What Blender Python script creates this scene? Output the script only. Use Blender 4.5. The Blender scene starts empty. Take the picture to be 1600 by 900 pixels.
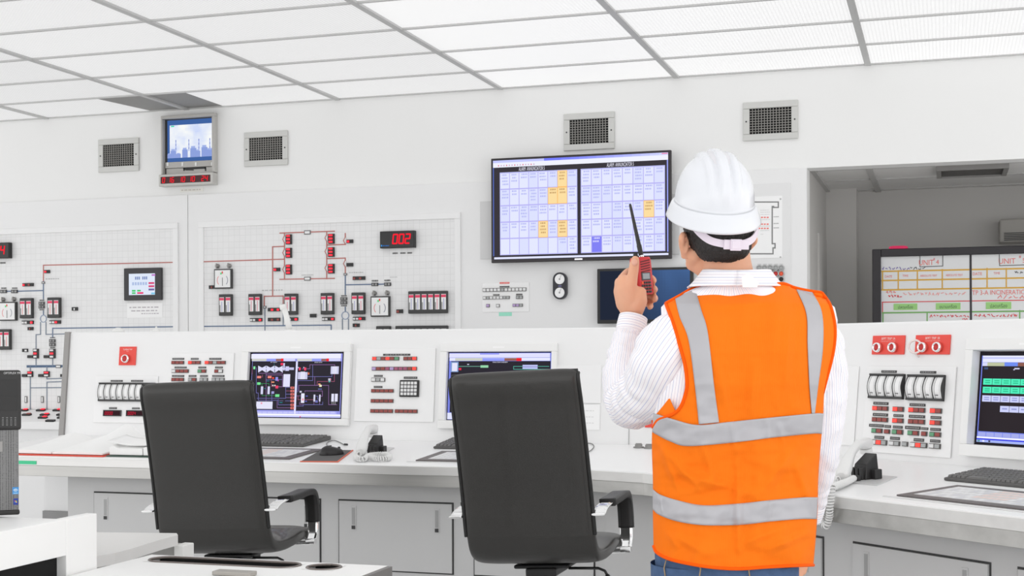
import bpy, math, random
import numpy as np
from mathutils import Vector, Matrix, noise

random.seed(7)
scene = bpy.context.scene
COL = scene.collection
PI = math.pi

# ------------------------------------------------------------------ camera
HC = 1.25                     # camera height, m
FPX = 2128.168                # focal length in pixels of a 1600 px wide frame
YAW = 0.307552                # camera turned to the left of the back wall's normal
ROLL = 0.0037571
cam_d = bpy.data.cameras.new('camera')
cam = bpy.data.objects.new('camera', cam_d)
COL.objects.link(cam)
cam_d.sensor_width = 36.0
cam_d.lens = FPX * 36.0 / 1600.0
cam_d.shift_y = 100.0 / 1600.0
cam_d.clip_start = 0.05
cam.matrix_world = (Matrix.Translation((0, 0, HC)) @ Matrix.Rotation(YAW, 4, 'Z')
                    @ Matrix.Rotation(PI / 2, 4, 'X') @ Matrix.Rotation(-ROLL, 4, 'Z'))
scene.camera = cam

V = lambda *a: np.array(a, float)
O = V(0, 0, HC)
RIGHT = V(math.cos(YAW), math.sin(YAW), 0)
FWD = V(-math.sin(YAW), math.cos(YAW), 0)
UP = V(0, 0, 1)


def ray(px, py):
    du, dv = px - 800.0, -(py - 550.0)
    c, s = math.cos(ROLL), math.sin(ROLL)
    u, v = (du * c + dv * s) / FPX, (-du * s + dv * c) / FPX
    return FWD + RIGHT * u + UP * v


def at(px, py, zf):
    return O + ray(px, py) * zf


def unit(v):
    v = np.asarray(v, float)
    return v / np.linalg.norm(v)


class Frame:
    """a real plane in the room: origin, right, up, and normal towards the room"""

    def __init__(self, o, ex, ey):
        self.o = np.asarray(o, float)
        self.ex, self.ey = unit(ex), unit(ey)
        self.ez = np.cross(self.ex, self.ey)

    def pt(self, s, t, d=0.0):
        return self.o + self.ex * s + self.ey * t + self.ez * d

    def px(self, x, y, d=0.0):
        r = ray(x, y)
        p = O + r * (np.dot(self.o + self.ez * d - O, self.ez) / np.dot(r, self.ez))
        q = p - self.o
        return float(np.dot(q, self.ex)), float(np.dot(q, self.ey))

    def rect(self, x0, y0, x1, y1, d=0.0):
        xc, yc = (x0 + x1) / 2, (y0 + y1) / 2
        s0, s1 = self.px(x0, yc, d)[0], self.px(x1, yc, d)[0]
        t1, t0 = self.px(xc, y0, d)[1], self.px(xc, y1, d)[1]
        return s0, t0, s1, t1


# ------------------------------------------------------------------ colours and materials
def lin(c):
    c = c / 255.0
    return c / 12.92 if c <= 0.04045 else ((c + 0.055) / 1.055) ** 2.4


def rgb(r, g=None, b=None):
    if g is None:
        g = b = r
    return (lin(r), lin(g), lin(b), 1.0)


MATS = {}


def mat(name, col, rough=0.5, metal=0.0, emit=None, estr=1.0, var=0.0, vscale=30.0, bump=0.0, bscale=200.0,
        spec=0.5, coat=0.0, stretch=(1, 1, 1)):
    if name in MATS:
        return MATS[name]
    m = bpy.data.materials.new(name)
    m.use_nodes = True
    nt = m.node_tree
    b = nt.nodes['Principled BSDF']
    b.inputs['Base Color'].default_value = col
    b.inputs['Roughness'].default_value = rough
    b.inputs['Metallic'].default_value = metal
    b.inputs['Specular IOR Level'].default_value = spec
    b.inputs['Coat Weight'].default_value = coat
    if emit is not None:
        b.inputs['Emission Color'].default_value = emit
        b.inputs['Emission Strength'].default_value = estr
    tc = None
    if var > 0 or bump > 0:
        tc = nt.nodes.new('ShaderNodeTexCoord')
        mp = nt.nodes.new('ShaderNodeMapping')
        mp.inputs['Scale'].default_value = stretch
        nt.links.new(tc.outputs['Object'], mp.inputs['Vector'])
    if var > 0:
        n = nt.nodes.new('ShaderNodeTexNoise')
        n.inputs['Scale'].default_value = vscale
        n.inputs['Detail'].default_value = 5
        nt.links.new(mp.outputs['Vector'], n.inputs['Vector'])
        mx = nt.nodes.new('ShaderNodeMix')
        mx.data_type = 'RGBA'
        lo = tuple(x * (1 - var) for x in col[:3]) + (1,)
        hi = tuple(min(1, x * (1 + var)) for x in col[:3]) + (1,)
        mx.inputs['A'].default_value = lo
        mx.inputs['B'].default_value = hi
        nt.links.new(n.outputs['Fac'], mx.inputs['Factor'])
        nt.links.new(mx.outputs['Result'], b.inputs['Base Color'])
    if bump > 0:
        n2 = nt.nodes.new('ShaderNodeTexNoise')
        n2.inputs['Scale'].default_value = bscale
        n2.inputs['Detail'].default_value = 3
        nt.links.new(mp.outputs['Vector'], n2.inputs['Vector'])
        bp = nt.nodes.new('ShaderNodeBump')
        bp.inputs['Strength'].default_value = bump
        bp.inputs['Distance'].default_value = 0.002
        nt.links.new(n2.outputs['Fac'], bp.inputs['Height'])
        nt.links.new(bp.outputs['Normal'], b.inputs['Normal'])
    MATS[name] = m
    return m


def attr_mat(name, emission=False, rough=0.45, estr=1.0):
    m = bpy.data.materials.new(name)
    m.use_nodes = True
    nt = m.node_tree
    b = nt.nodes['Principled BSDF']
    a = nt.nodes.new('ShaderNodeAttribute')
    a.attribute_name = 'col'
    b.inputs['Roughness'].default_value = rough
    if emission:
        b.inputs['Base Color'].default_value = (0.005, 0.005, 0.007, 1)
        b.inputs['Roughness'].default_value = 0.5
        b.inputs['Specular IOR Level'].default_value = 0.1
        nt.links.new(a.outputs['Color'], b.inputs['Emission Color'])
        b.inputs['Emission Strength'].default_value = estr
    else:
        nt.links.new(a.outputs['Color'], b.inputs['Base Color'])
    MATS[name] = m
    return m


SCREEN = attr_mat('screen_picture_and_reflection', True)
PRINT = attr_mat('printed_ink', False)
wall_white = mat('wall_paint', rgb(240, 240, 239), 0.6, var=0.02, vscale=1.3, bump=0.03, bscale=60)
panel_white = mat('console_enamel', rgb(242, 242, 242), 0.45, var=0.01, vscale=2)
plate_white = mat('instrument_plate', rgb(244, 244, 244), 0.4, var=0.01, vscale=3)
bezel_white = mat('bezel_plastic', rgb(243, 243, 242), 0.45, var=0.01, vscale=3)
board_grey = mat('board_enamel', rgb(237, 237, 237), 0.5, var=0.015, vscale=1.5)
desk_white = mat('worktop_laminate', rgb(250, 250, 250), 0.35, var=0.01, vscale=4)
cab_grey = mat('cabinet_enamel', rgb(205, 205, 205), 0.45, var=0.03, vscale=3)
gap_dark = mat('shadow_gap', rgb(70, 70, 70), 0.8, var=0.05)
steel = mat('brushed_steel', rgb(192, 191, 188), 0.36, 0.9, var=0.28, vscale=2.2, bump=0.05, bscale=120, stretch=(0.3, 8, 8))
chrome = mat('chrome', rgb(245, 245, 245), 0.08, 1.0, var=0.01)
grey_metal = mat('grey_metal', rgb(150, 148, 146), 0.4, 0.4, var=0.05, vscale=8)
vent_metal = mat('vent_aluminium', rgb(205, 205, 202), 0.45, 0.3, var=0.03, vscale=20)
black_pl = mat('black_plastic', rgb(26, 26, 27), 0.4, var=0.08, vscale=40)
charcoal = mat('charcoal_plastic', rgb(58, 58, 58), 0.5, var=0.05, vscale=40)
dark_void = mat('dark_recess', rgb(18, 18, 18), 0.9, var=0.05)
leather = mat('black_leather', rgb(50, 49, 47), 0.42, var=0.05, vscale=9, bump=0.25, bscale=420, spec=0.4, coat=0.25)
welt = mat('leather_welt', rgb(28, 28, 28), 0.42, var=0.05, vscale=30)
key_grey = mat('key_grey', rgb(112, 111, 110), 0.55, var=0.05, vscale=60)
white_pl = mat('white_plastic', rgb(238, 238, 236), 0.35, var=0.01, vscale=10)
paper = mat('paper', rgb(250, 250, 249), 0.75, var=0.01, vscale=25)
red_plate = mat('red_trip_plate', rgb(238, 74, 62), 0.4, var=0.02, vscale=20)
red_btn = mat('red_pushbutton', rgb(200, 42, 40), 0.35, var=0.04, vscale=40)
btn_frame = mat('button_housing', rgb(92, 90, 88), 0.5, var=0.05, vscale=60)
b_red = mat('unlit_red_key', rgb(150, 66, 60), 0.4, var=0.08, vscale=300)
b_lit = mat('lit_red_key', rgb(255, 60, 50), 0.4, emit=rgb(255, 60, 48), estr=0.75)
b_green = mat('green_key', rgb(98, 158, 118), 0.4, var=0.05, vscale=200)
b_grey = mat('grey_key', rgb(170, 172, 172), 0.4, var=0.05, vscale=200)
b_white = mat('white_key', rgb(228, 228, 228), 0.4, var=0.03, vscale=200)
b_violet = mat('violet_key', rgb(186, 160, 208), 0.4, var=0.05, vscale=200)
b_vred = mat('magenta_key', rgb(166, 84, 118), 0.4, var=0.05, vscale=200)
led_red = mat('red_lamp', rgb(240, 20, 45), 0.3, emit=rgb(240, 15, 45), estr=0.8)
green_tape = mat('green_tape', rgb(70, 206, 150), 0.5, var=0.03, vscale=90)
mint_tape = mat('mint_sticker', rgb(158, 230, 205), 0.5, var=0.03, vscale=90)
glass_black = mat('dark_glass', rgb(14, 14, 16), 0.15, var=0.02)
tag_dark = mat('engraved_tag', rgb(58, 57, 56), 0.5, var=0.1, vscale=300)
KEYM = dict(r=b_red, L=b_lit, g=b_green, y=b_grey, w=b_white, v=b_violet, m=b_vred)


# ------------------------------------------------------------------ mesh collector
class MB:
    nline = 0                     # keeps crossing strokes from lying in one plane

    def __init__(self):
        self.v, self.f, self.m, self.c, self.pu, self.sm = [], [], [], [], [], []

    def add(self, vs, fs, mi=0, col=None, pu=None, smooth=False):
        b = len(self.v)
        self.v.extend([np.asarray(p, float) for p in vs])
        self.pu.extend(pu if pu is not None else [0.0] * len(vs))
        for f in fs:
            self.f.append([b + i for i in f])
            self.m.append(mi)
            self.c.append(col)
            self.sm.append(smooth)
        return self

    def quad(self, a, b, c, d, mi=0, col=None):
        return self.add([a, b, c, d], [(0, 1, 2, 3)], mi, col)

    def hexa(self, p, mi=0, col=None):
        # p: four bottom points counter-clockwise seen from outside top, then four top points
        return self.add(p, [(3, 2, 1, 0), (4, 5, 6, 7), (0, 1, 5, 4), (1, 2, 6, 5), (2, 3, 7, 6), (3, 0, 4, 7)], mi, col)

    def box(self, lo, hi, mi=0, col=None, M=None):
        x0, y0, z0 = lo
        x1, y1, z1 = hi
        p = [V(x0, y0, z0), V(x1, y0, z0), V(x1, y1, z0), V(x0, y1, z0),
             V(x0, y0, z1), V(x1, y0, z1), V(x1, y1, z1), V(x0, y1, z1)]
        if M is not None:
            p = [M(q) for q in p]
        return self.hexa(p, mi, col)

    def fbox(self, fr, s0, t0, s1, t1, d0, d1, mi=0, col=None):
        p = [fr.pt(s0, t0, d0), fr.pt(s1, t0, d0), fr.pt(s1, t1, d0), fr.pt(s0, t1, d0),
             fr.pt(s0, t0, d1), fr.pt(s1, t0, d1), fr.pt(s1, t1, d1), fr.pt(s0, t1, d1)]
        return self.hexa(p, mi, col)

    def frect(self, fr, s0, t0, s1, t1, d, mi=0, col=None):
        return self.quad(fr.pt(s0, t0, d), fr.pt(s1, t0, d), fr.pt(s1, t1, d), fr.pt(s0, t1, d), mi, col)

    def fline(self, fr, pts, w, d, mi=0, col=None, th=0.0):
        for k, (a, b) in enumerate(zip(pts[:-1], pts[1:])):
            MB.nline += 1
            dk = d + (MB.nline % 11) * 4e-5
            a, b = V(*a), V(*b)
            L = b - a
            n = np.linalg.norm(L)
            if n < 1e-9:
                continue
            L = L / n * w / 2
            N = V(-L[1], L[0])
            q = [a - L - N, b + L - N, b + L + N, a - L + N]
            if th > 0:
                self.hexa([fr.pt(x, y, d) for x, y in q] + [fr.pt(x, y, dk + th) for x, y in q], mi, col)
            else:
                self.quad(*[fr.pt(x, y, dk) for x, y in q], mi, col)
        return self

    def disc(self, fr, s, t, r, d, n=20, mi=0, col=None, r2=None):
        r2 = r2 or r
        self.add([fr.pt(s + r * math.cos(2 * PI * i / n), t + r2 * math.sin(2 * PI * i / n), d) for i in range(n)],
                 [tuple(range(n))], mi, col)
        return self

    def lathe(self, o, ax, prof, n=20, mi=0, col=None, ref=None, smooth=True):
        """prof: (radius, height along ax)"""
        ax = unit(ax)
        e = np.cross(ax, ref if ref is not None else (V(0, 0, 1) if abs(ax[2]) < 0.9 else V(1, 0, 0)))
        e = unit(e)
        g = np.cross(ax, e)
        vs, fs = [], []
        for r, h in prof:
            for i in range(n):
                a = 2 * PI * i / n
                vs.append(np.asarray(o) + ax * h + (e * math.cos(a) + g * math.sin(a)) * r)
        for k in range(len(prof) - 1):
            for i in range(n):
                j = (i + 1) % n
                fs.append((k * n + i, k * n + j, (k + 1) * n + j, (k + 1) * n + i))
        self.add(vs, fs, mi, col, smooth=smooth)
        b = len(self.v) - len(vs)
        for (k, rev) in ((0, True), (len(prof) - 1, False)):
            if prof[k][0] > 1e-5:
                idx = [b + k * n + i for i in range(n)]
                self.f.append(idx[::-1] if rev else idx)
                self.m.append(mi)
                self.c.append(col)
                self.sm.append(False)
        return self

    def cyl(self, a, b, r, n=16, mi=0, r2=None, smooth=True):
        a, b = np.asarray(a, float), np.asarray(b, float)
        return self.lathe(a, b - a, [(r, 0), (r if r2 is None else r2, np.linalg.norm(b - a))], n, mi, smooth=smooth)

    def sphere(self, c, r, n=16, mi=0, sx=(1, 1, 1), R=None):
        vs, fs = [], []
        m = n // 2
        for k in range(1, m):
            th = PI * k / m
            for i in range(n):
                a = 2 * PI * i / n
                p = V(math.sin(th) * math.cos(a) * sx[0], math.sin(th) * math.sin(a) * sx[1], math.cos(th) * sx[2]) * r
                vs.append(p)
        vs.append(V(0, 0, r * sx[2]))
        vs.append(V(0, 0, -r * sx[2]))
        for k in range(m - 2):
            for i in range(n):
                j = (i + 1) % n
                fs.append((k * n + i, (k + 1) * n + i, (k + 1) * n + j, k * n + j))
        t, bt = len(vs) - 2, len(vs) - 1
        for i in range(n):
            j = (i + 1) % n
            fs.append((t, i, j))
            fs.append((bt, (m - 2) * n + j, (m - 2) * n + i))
        vs = [np.asarray(c) + (R @ p if R is not None else p) for p in vs]
        return self.add(vs, fs, mi, smooth=True)

    def tube(self, pts, rad, n=10, mi=0, cap=True, sq=None, pu=False, up=None, smooth=True):
        """rings along pts; rad: number or list; sq: (half width, half height) list for flat bars"""
        pts = [np.asarray(p, float) for p in pts]
        N = len(pts)
        rad = rad if isinstance(rad, (list, tuple, np.ndarray)) else [rad] * N
        T = []
        for i in range(N):
            T.append(unit(pts[min(i + 1, N - 1)] - pts[max(i - 1, 0)]))
        ref = np.asarray(up, float) if up is not None else (V(0, 0, 1) if abs(T[0][2]) < 0.8 else V(1, 0, 0))
        e = unit(np.cross(T[0], ref))
        vs, us = [], []
        cols = n + 1 if pu else n
        for i in range(N):
            if up is not None:
                e = unit(np.cross(T[i], ref))
            else:
                e = unit(e - T[i] * np.dot(e, T[i]))
            g = np.cross(T[i], e)
            for k in range(cols):
                a = 2 * PI * k / n
                if sq is not None:
                    hw, hh = sq[i] if isinstance(sq[0], (tuple, list)) else sq
                    ca, sa = math.cos(a), math.sin(a)
                    q = max(abs(ca), abs(sa))
                    vs.append(pts[i] + e * hw * ca / q + g * hh * sa / q)
                else:
                    vs.append(pts[i] + (e * math.cos(a) + g * math.sin(a)) * rad[i])
                us.append(k / n)
        fs = []
        for i in range(N - 1):
            for k in range(cols if not pu else n):
                j = (k + 1) % cols if not pu else k + 1
                fs.append((i * cols + k, i * cols + j, (i + 1) * cols + j, (i + 1) * cols + k))
        self.add(vs, fs, mi, pu=us, smooth=smooth)
        if cap:
            b = len(self.v) - len(vs)
            for (i, rev) in ((0, True), (N - 1, False)):
                idx = [b + i * cols + k for k in range(n)]
                self.f.append(idx[::-1] if rev else idx)
                self.m.append(mi)
                self.c.append(None)
                self.sm.append(False)
        return self

    def grid(self, P, mi=0, pu=None, smooth=True, closed=False):
        """P[r][c] points"""
        R, C = len(P), len(P[0])
        vs = [p for row in P for p in row]
        us = [u for row in pu for u in row] if pu is not None else None
        fs = []
        for r in range(R - 1):
            for c in range(C if closed else C - 1):
                d = (c + 1) % C
                fs.append((r * C + c, r * C + d, (r + 1) * C + d, (r + 1) * C + c))
        return self.add(vs, fs, mi, pu=us, smooth=smooth)


def mesh_of(name, mb, mats, base=V(0, 0, 0), angle=None):
    me = bpy.data.meshes.new(name)
    vs = [tuple(np.asarray(p) - base) for p in mb.v]
    me.from_pydata(vs, [], mb.f)
    if not isinstance(mats, (list, tuple)):
        mats = [mats]
    for m in mats:
        me.materials.append(m)
    me.polygons.foreach_set('material_index', mb.m)
    me.polygons.foreach_set('use_smooth', mb.sm)
    if any(c is not None for c in mb.c):
        ca = me.color_attributes.new('col', 'FLOAT_COLOR', 'CORNER')
        buf = []
        for f, c in zip(mb.f, mb.c):
            buf.extend((tuple(c) if c is not None else (0.5, 0.5, 0.5, 1)) * len(f))
        ca.data.foreach_set('color', buf)
    if any(mb.pu):
        a = me.attributes.new('pu', 'FLOAT', 'POINT')
        a.data.foreach_set('value', mb.pu)
    me.update()
    return me


def part(name, mb, mats, parent=None, bevel=0.0, base=None, seg=2, label=None, subsurf=0):
    """one mesh object; its points are given in the room and stored relative to its thing's base"""
    b = V(0, 0, 0)
    if parent is not None:
        r = parent
        while r.parent is not None:
            r = r.parent
        b = V(*r.location) if not r.get('local') else V(0, 0, 0)
    elif base is not None:
        b = np.asarray(base, float)
    o = bpy.data.objects.new(name, mesh_of(name, mb, mats, b))
    COL.objects.link(o)
    if parent is not None:
        o.parent = parent
    else:
        o.location = tuple(b)
    if bevel > 0:
        md = o.modifiers.new('edge', 'BEVEL')
        md.width = bevel
        md.segments = seg
        md.limit_method = 'ANGLE'
        md.angle_limit = math.radians(40)
    if subsurf:
        md = o.modifiers.new('sub', 'SUBSURF')
        md.levels = md.render_levels = subsurf
    if label:
        o['label'] = label
    return o


def tag(o, label, cat, group=None):
    o['label'] = label
    o['category'] = cat
    if group:
        o['group'] = group
    return o


def thing(name, label, cat, base, group=None, local=False):
    o = bpy.data.objects.new(name, None)
    COL.objects.link(o)
    o.empty_display_size = 0.1
    o.location = tuple(base)
    if local:
        o['local'] = True
    return tag(o, label, cat, group)


def struct(o):
    o['kind'] = 'structure'
    return o


def copy_tree(o, parent=None):
    c = o.copy()
    COL.objects.link(c)
    c.parent = parent
    for ch in list(o.children):
        copy_tree(ch, c)
    return c


_txt = {}


def text(mb, fr, s, t, body, size, d, mi=0, col=None, wide=1.0, align='CENTER'):
    """lettering laid on a plane"""
    key = (body, align)
    if key not in _txt:
        cu = bpy.data.curves.new('t', 'FONT')
        cu.body = body
        cu.align_x = align
        cu.align_y = 'CENTER'
        cu.size = 1.0
        cu.resolution_u = 3
        ob = bpy.data.objects.new('t', cu)
        me = bpy.data.meshes.new_from_object(ob)
        _txt[key] = ([tuple(v.co) for v in me.vertices], [tuple(p.vertices) for p in me.polygons])
        bpy.data.objects.remove(ob)
        bpy.data.curves.remove(cu)
        bpy.data.meshes.remove(me)
    vs, fs = _txt[key]
    mb.add([fr.pt(s + x * size * wide, t + y * size, d) for x, y, z in vs], fs, mi, col)


SEG = {'0': 'abcdef', '1': 'bc', '2': 'abged', '3': 'abgcd', '4': 'fgbc', '5': 'afgcd', '6': 'afgedc', '7': 'abc',
       '8': 'abcdefg', '9': 'abcdfg'}


def seven(mb, fr, s, t, body, h, d, col, pitch=0.72, mi=0, w=0.13, gap=None):
    """slanted seven-segment digits, left end at s, bottom at t"""
    wd = h * 0.5
    for i, ch in enumerate(body):
        x0 = s + i * h * pitch
        sk = lambda x, y: (x0 + x + 0.12 * y, t + y)
        e = h * w * 0.35
        L = {'a': ((e, h), (wd - e, h)), 'd': ((e, 0), (wd - e, 0)), 'g': ((e, h / 2), (wd - e, h / 2)),
             'f': ((0, h / 2 + e), (0, h - e)), 'b': ((wd, h / 2 + e), (wd, h - e)),
             'e': ((0, e), (0, h / 2 - e)), 'c': ((wd, e), (wd, h / 2 - e))}
        for k in SEG.get(ch, ''):
            a, b = L[k]
            mb.fline(fr, [sk(*a), sk(*b)], h * w, d, mi, col)


def crom(pts, per=8):
    """Catmull-Rom through pts (arrays of any length)"""
    P = [np.asarray(p, float) for p in pts]
    P = [2 * P[0] - P[1]] + P + [2 * P[-1] - P[-2]]
    out = []
    for i in range(1, len(P) - 2):
        for k in range(per):
            t = k / per
            a, b, c, d = P[i - 1], P[i], P[i + 1], P[i + 2]
            out.append(0.5 * (2 * b + (c - a) * t + (2 * a - 5 * b + 4 * c - d) * t * t + (3 * b - a - 3 * c + d) * t ** 3))
    out.append(P[-2])
    return out


def interp(tab, x):
    xs = [r[0] for r in tab]
    return [float(np.interp(x, xs, [r[k] for r in tab])) for k in range(1, len(tab[0]))]


def pseudo(mb, fr, s0, t0, s1, t1, d, col, mi=0, rng=random, rows=1):
    """an unreadably small line of engraving: short dashes"""
    h = (t1 - t0) / rows
    for r in range(rows):
        x = s0
        while x < s1 - (s1 - s0) * 0.05:
            w = (s1 - s0) * rng.uniform(0.05, 0.16)
            mb.frect(fr, x, t0 + h * r + h * 0.22, min(x + w, s1), t0 + h * (r + 1) - h * 0.22, d, mi, col)
            x += w + (s1 - s0) * 0.04

# ------------------------------------------------------------------ light
w = bpy.data.worlds.new('white_fill')  # even white fill, added through the open rear of the room
scene.world = w
w.use_nodes = True
bg = w.node_tree.nodes['Background']
bg.inputs['Color'].default_value = (1, 1, 1, 1)
bg.inputs['Strength'].default_value = 1.75
scene.view_settings.view_transform = 'Standard'
scene.view_settings.look = 'None'
scene.view_settings.exposure = 0.0
scene.view_settings.gamma = 1.0
scene.view_settings.use_curve_mapping = False
scene.cycles.use_denoising = True
scene.cycles.max_bounces = 8

# ------------------------------------------------------------------ the room
YB = 8.73                      # back wall
ZC = 3.03                      # ceiling
ZL = 2.40                      # top of the opening and of the mimic panels
XJ = -0.82                     # left jamb of the opening to the side room
X0G, PX, PY = -6.447, 1.2, 0.6
YR1 = YB - 0.582

mb = MB()
mb.box((-10.6, YB, 0), (XJ, YB + 0.16, ZL))
mb.box((-10.6, YB, ZL), (4.2, YB + 0.16, ZC + 0.1))
struct(part('wall_back', mb, wall_white))
mb = MB()
mb.box((-10.6, -3.0, -0.1), (4.2, YB + 2.2, 0.0))
struct(part('floor', mb, mat('floor_vinyl', rgb(205, 205, 205), 0.5, var=0.04, vscale=2)))


def diffuser_mat(name, strength):
    m = bpy.data.materials.new(name)
    m.use_nodes = True
    nt = m.node_tree
    b = nt.nodes['Principled BSDF']
    b.inputs['Base Color'].default_value = rgb(150)
    b.inputs['Roughness'].default_value = 0.6
    tc = nt.nodes.new('ShaderNodeTexCoord')
    br = nt.nodes.new('ShaderNodeTexBrick')        # the fine prismatic cells of the lens sheet
    br.offset = 0.0
    br.inputs['Scale'].default_value = 1.0
    br.inputs['Brick Width'].default_value = 0.02
    br.inputs['Row Height'].default_value = 0.02
    br.inputs['Mortar Size'].default_value = 0.0035
    br.inputs['Color1'].default_value = (0.97, 0.97, 0.97, 1)
    br.inputs['Color2'].default_value = (0.93, 0.93, 0.93, 1)
    br.inputs['Mortar'].default_value = (0.80, 0.80, 0.80, 1)
    nt.links.new(tc.outputs['Object'], br.inputs['Vector'])
    nt.links.new(br.outputs['Color'], b.inputs['Emission Color'])
    b.inputs['Emission Strength'].default_value = strength
    return m


CEIL_STR = 0.92
mb = MB()
dark_cells = []
for k in range(-3, 9):
    for j in range(-1, 19):
        xa, xb = X0G + PX * k, X0G + PX * (k + 1)
        yb_ = YB if j < 0 else YR1 - PY * j
        lamp = 4 if j >= 8 else (2 if k >= 3 else (0 if k < 1 else 3))  # unseen nearer rows are set brighter to add downward light
        ya = YR1 - PY * (j + 1) if j >= 0 else YR1
        if j < 0 and k in (0, 1):                  # the two lens sheets by the little TV have a dark end
            if k == 0:
                cut = [xb - 0.40, xb - 0.30]
                mb.quad(V(xa, ya, ZC), V(cut[0], ya, ZC), V(cut[1], yb_, ZC), V(xa, yb_, ZC), 0)
                mb.quad(V(cut[0], ya, ZC), V(xb, ya, ZC), V(xb, yb_, ZC), V(cut[1], yb_, ZC), 1)
            else:
                cut = [xa + 0.31, xa + 0.30]
                mb.quad(V(xa, ya, ZC), V(cut[0], ya, ZC), V(cut[1], yb_, ZC), V(xa, yb_, ZC), 1)
                mb.quad(V(cut[0], ya, ZC), V(xb, ya, ZC), V(xb, yb_, ZC), V(cut[1], yb_, ZC), 3)
        else:
            mb.quad(V(xa, ya, ZC), V(xb, ya, ZC), V(xb, yb_, ZC), V(xa, yb_, ZC), lamp)
ceil = struct(part('ceiling', mb, [diffuser_mat('ceiling_diffuser', 0.61), mat('unlit_sheet', rgb(150, 149, 147), 0.6, var=0.04), diffuser_mat('ceiling_diffuser_fresh', 0.82), diffuser_mat('ceiling_diffuser_mid', 0.68), diffuser_mat('ceiling_diffuser_boosted', 0.95)]))
mb = MB()
for k in range(-3, 10):
    x = X0G + PX * k
    mb.box((x - 0.019, YR1 - PY * 19, ZC - 0.012), (x + 0.019, YB, ZC + 0.004))
for j in range(0, 20):
    y = YR1 - PY * j
    mb.box((X0G - 3.6, y - 0.009, ZC - 0.010), (X0G + 10.8, y + 0.009, ZC + 0.004))
mb.box((X0G - 3.6, YB - 0.016, ZC - 0.008), (X0G + 10.8, YB, ZC + 0.004))
struct(part('ceiling_grid', mb, mat('grid_paint', rgb(196, 196, 195), 0.5, var=0.02), ceil))
mb = MB()
mb.box((-10.6, -3.4, ZC + 0.02), (4.6, YB + 0.16, ZC + 0.12))
struct(part('ceiling_slab', mb, wall_white, ceil))

# side room behind the opening
side_paint = mat('side_room_paint', rgb(196, 194, 191), 0.7, var=0.02, vscale=1.5)
mb = MB()
mb.box((XJ - 0.15, YB + 0.16, 0), (XJ, 10.15, 2.7))
mb.fbox(Frame((XJ, 9.5, 0), (0, 1, 0), (0, 0, 1)), -0.05, 0.0, 0.55, 2.05, -0.0, 0.012)
struct(part('wall_side_room_left', mb, side_paint))
mb = MB()
mb.box((XJ - 0.15, 10.15, 0), (-0.605, 10.5, 2.7))
struct(part('column', mb, mat('column_paint', rgb(205, 203, 200), 0.7, var=0.02, vscale=1.5)))
mb = MB()
mb.box((-0.605, 10.36, 0), (4.2, 10.5, 2.7))
struct(part('wall_side_room_back', mb, side_paint))
mb = MB()
mb.box((4.05, YB + 0.16, 0), (4.2, 10.36, 2.7))
struct(part('wall_side_room_right', mb, side_paint))
mb = MB()
ZS = 2.425
mb.box((XJ, YB + 0.16, ZS), (4.05, 10.36, ZS + 0.1))
sc_ = struct(part('ceiling_side_room', mb, mat('mineral_tile', rgb(226, 225, 223), 0.8, var=0.03, vscale=60)))
mb = MB()
fz = Frame((0, 0, ZS), (1, 0, 0), (0, -1, 0))
gx = fz.px(1364, 277)[0]
for k in range(-1, 4):
    x = gx + 1.2 * k
    if x > XJ + 0.05:
        mb.box((x - 0.02, YB + 0.16, ZS - 0.012), (x + 0.02, 10.36, ZS))
for y in (9.02, 9.62, 10.22):
    mb.box((XJ, y - 0.012, ZS - 0.010), (4.05, y + 0.012, ZS))
mb.box((XJ, YB + 0.16, ZS - 0.02), (XJ + 0.03, 10.15, ZS))
struct(part('ceiling_side_room_grid', mb, mat('side_grid_paint', rgb(186, 185, 183), 0.6, var=0.02), sc_))

s0, t0, s1, t1 = fz.rect(1463, 251, 1575, 269)
y_a, y_b = 9.10, 9.52
vt = thing('ceiling_diffuser', 'flat louvred air diffuser in the ceiling of the darker side room', 'air vent', (s0, -t0, ZS))
mb = MB()
mb.box((s0, y_a, ZS - 0.03), (s1, y_a + 0.03, ZS - 0.001))
mb.box((s0, y_b - 0.03, ZS - 0.03), (s1, y_b, ZS - 0.001))
mb.box((s0, y_a + 0.03, ZS - 0.03), (s0 + 0.03, y_b - 0.03, ZS - 0.001))
mb.box((s1 - 0.03, y_a + 0.03, ZS - 0.03), (s1, y_b - 0.03, ZS - 0.001))
part('frame', mb, grey_metal, vt)
mb = MB()
for i in range(6):
    y = y_a + 0.06 + i * 0.058
    mb.hexa([V(s0 + .03, y, ZS - .026), V(s1 - .03, y, ZS - .026), V(s1 - .03, y + .004, ZS - .026), V(s0 + .03, y + .004, ZS - .026),
             V(s0 + .03, y + .02, ZS - .002), V(s1 - .03, y + .02, ZS - .002), V(s1 - .03, y + .024, ZS - .002), V(s0 + .03, y + .024, ZS - .002)])
part('slat', mb, mat('diffuser_slat', rgb(120, 118, 116), 0.5, 0.3, var=0.03), vt)

wb = Frame((0, 10.36, 0), (1, 0, 0), (0, 0, 1))
s0, t0, _, t1 = wb.rect(1560, 345, 1640, 381)
ac = thing('wall_air_conditioner', 'grey box unit mounted high on the side room wall above the whiteboard', 'air conditioner', (s0, 10.36, t0))
mb = MB()
mb.fbox(wb, s0, t0, s0 + 0.85, t1, 0.0, 0.2)
part('housing', mb, mat('unit_grey', rgb(168, 165, 160), 0.5, var=0.03), ac, bevel=0.012)
mb = MB()
for i in range(5):
    mb.fbox(wb, s0 + 0.03, t0 + 0.012 + i * 0.012, s0 + 0.82, t0 + 0.018 + i * 0.012, 0.2, 0.206)
part('air_outlet', mb, charcoal, ac)

# ------------------------------------------------------------------ mimic panels on the back wall
BD = Frame((0, 8.70, 0), (1, 0, 0), (0, 0, 1))


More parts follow.
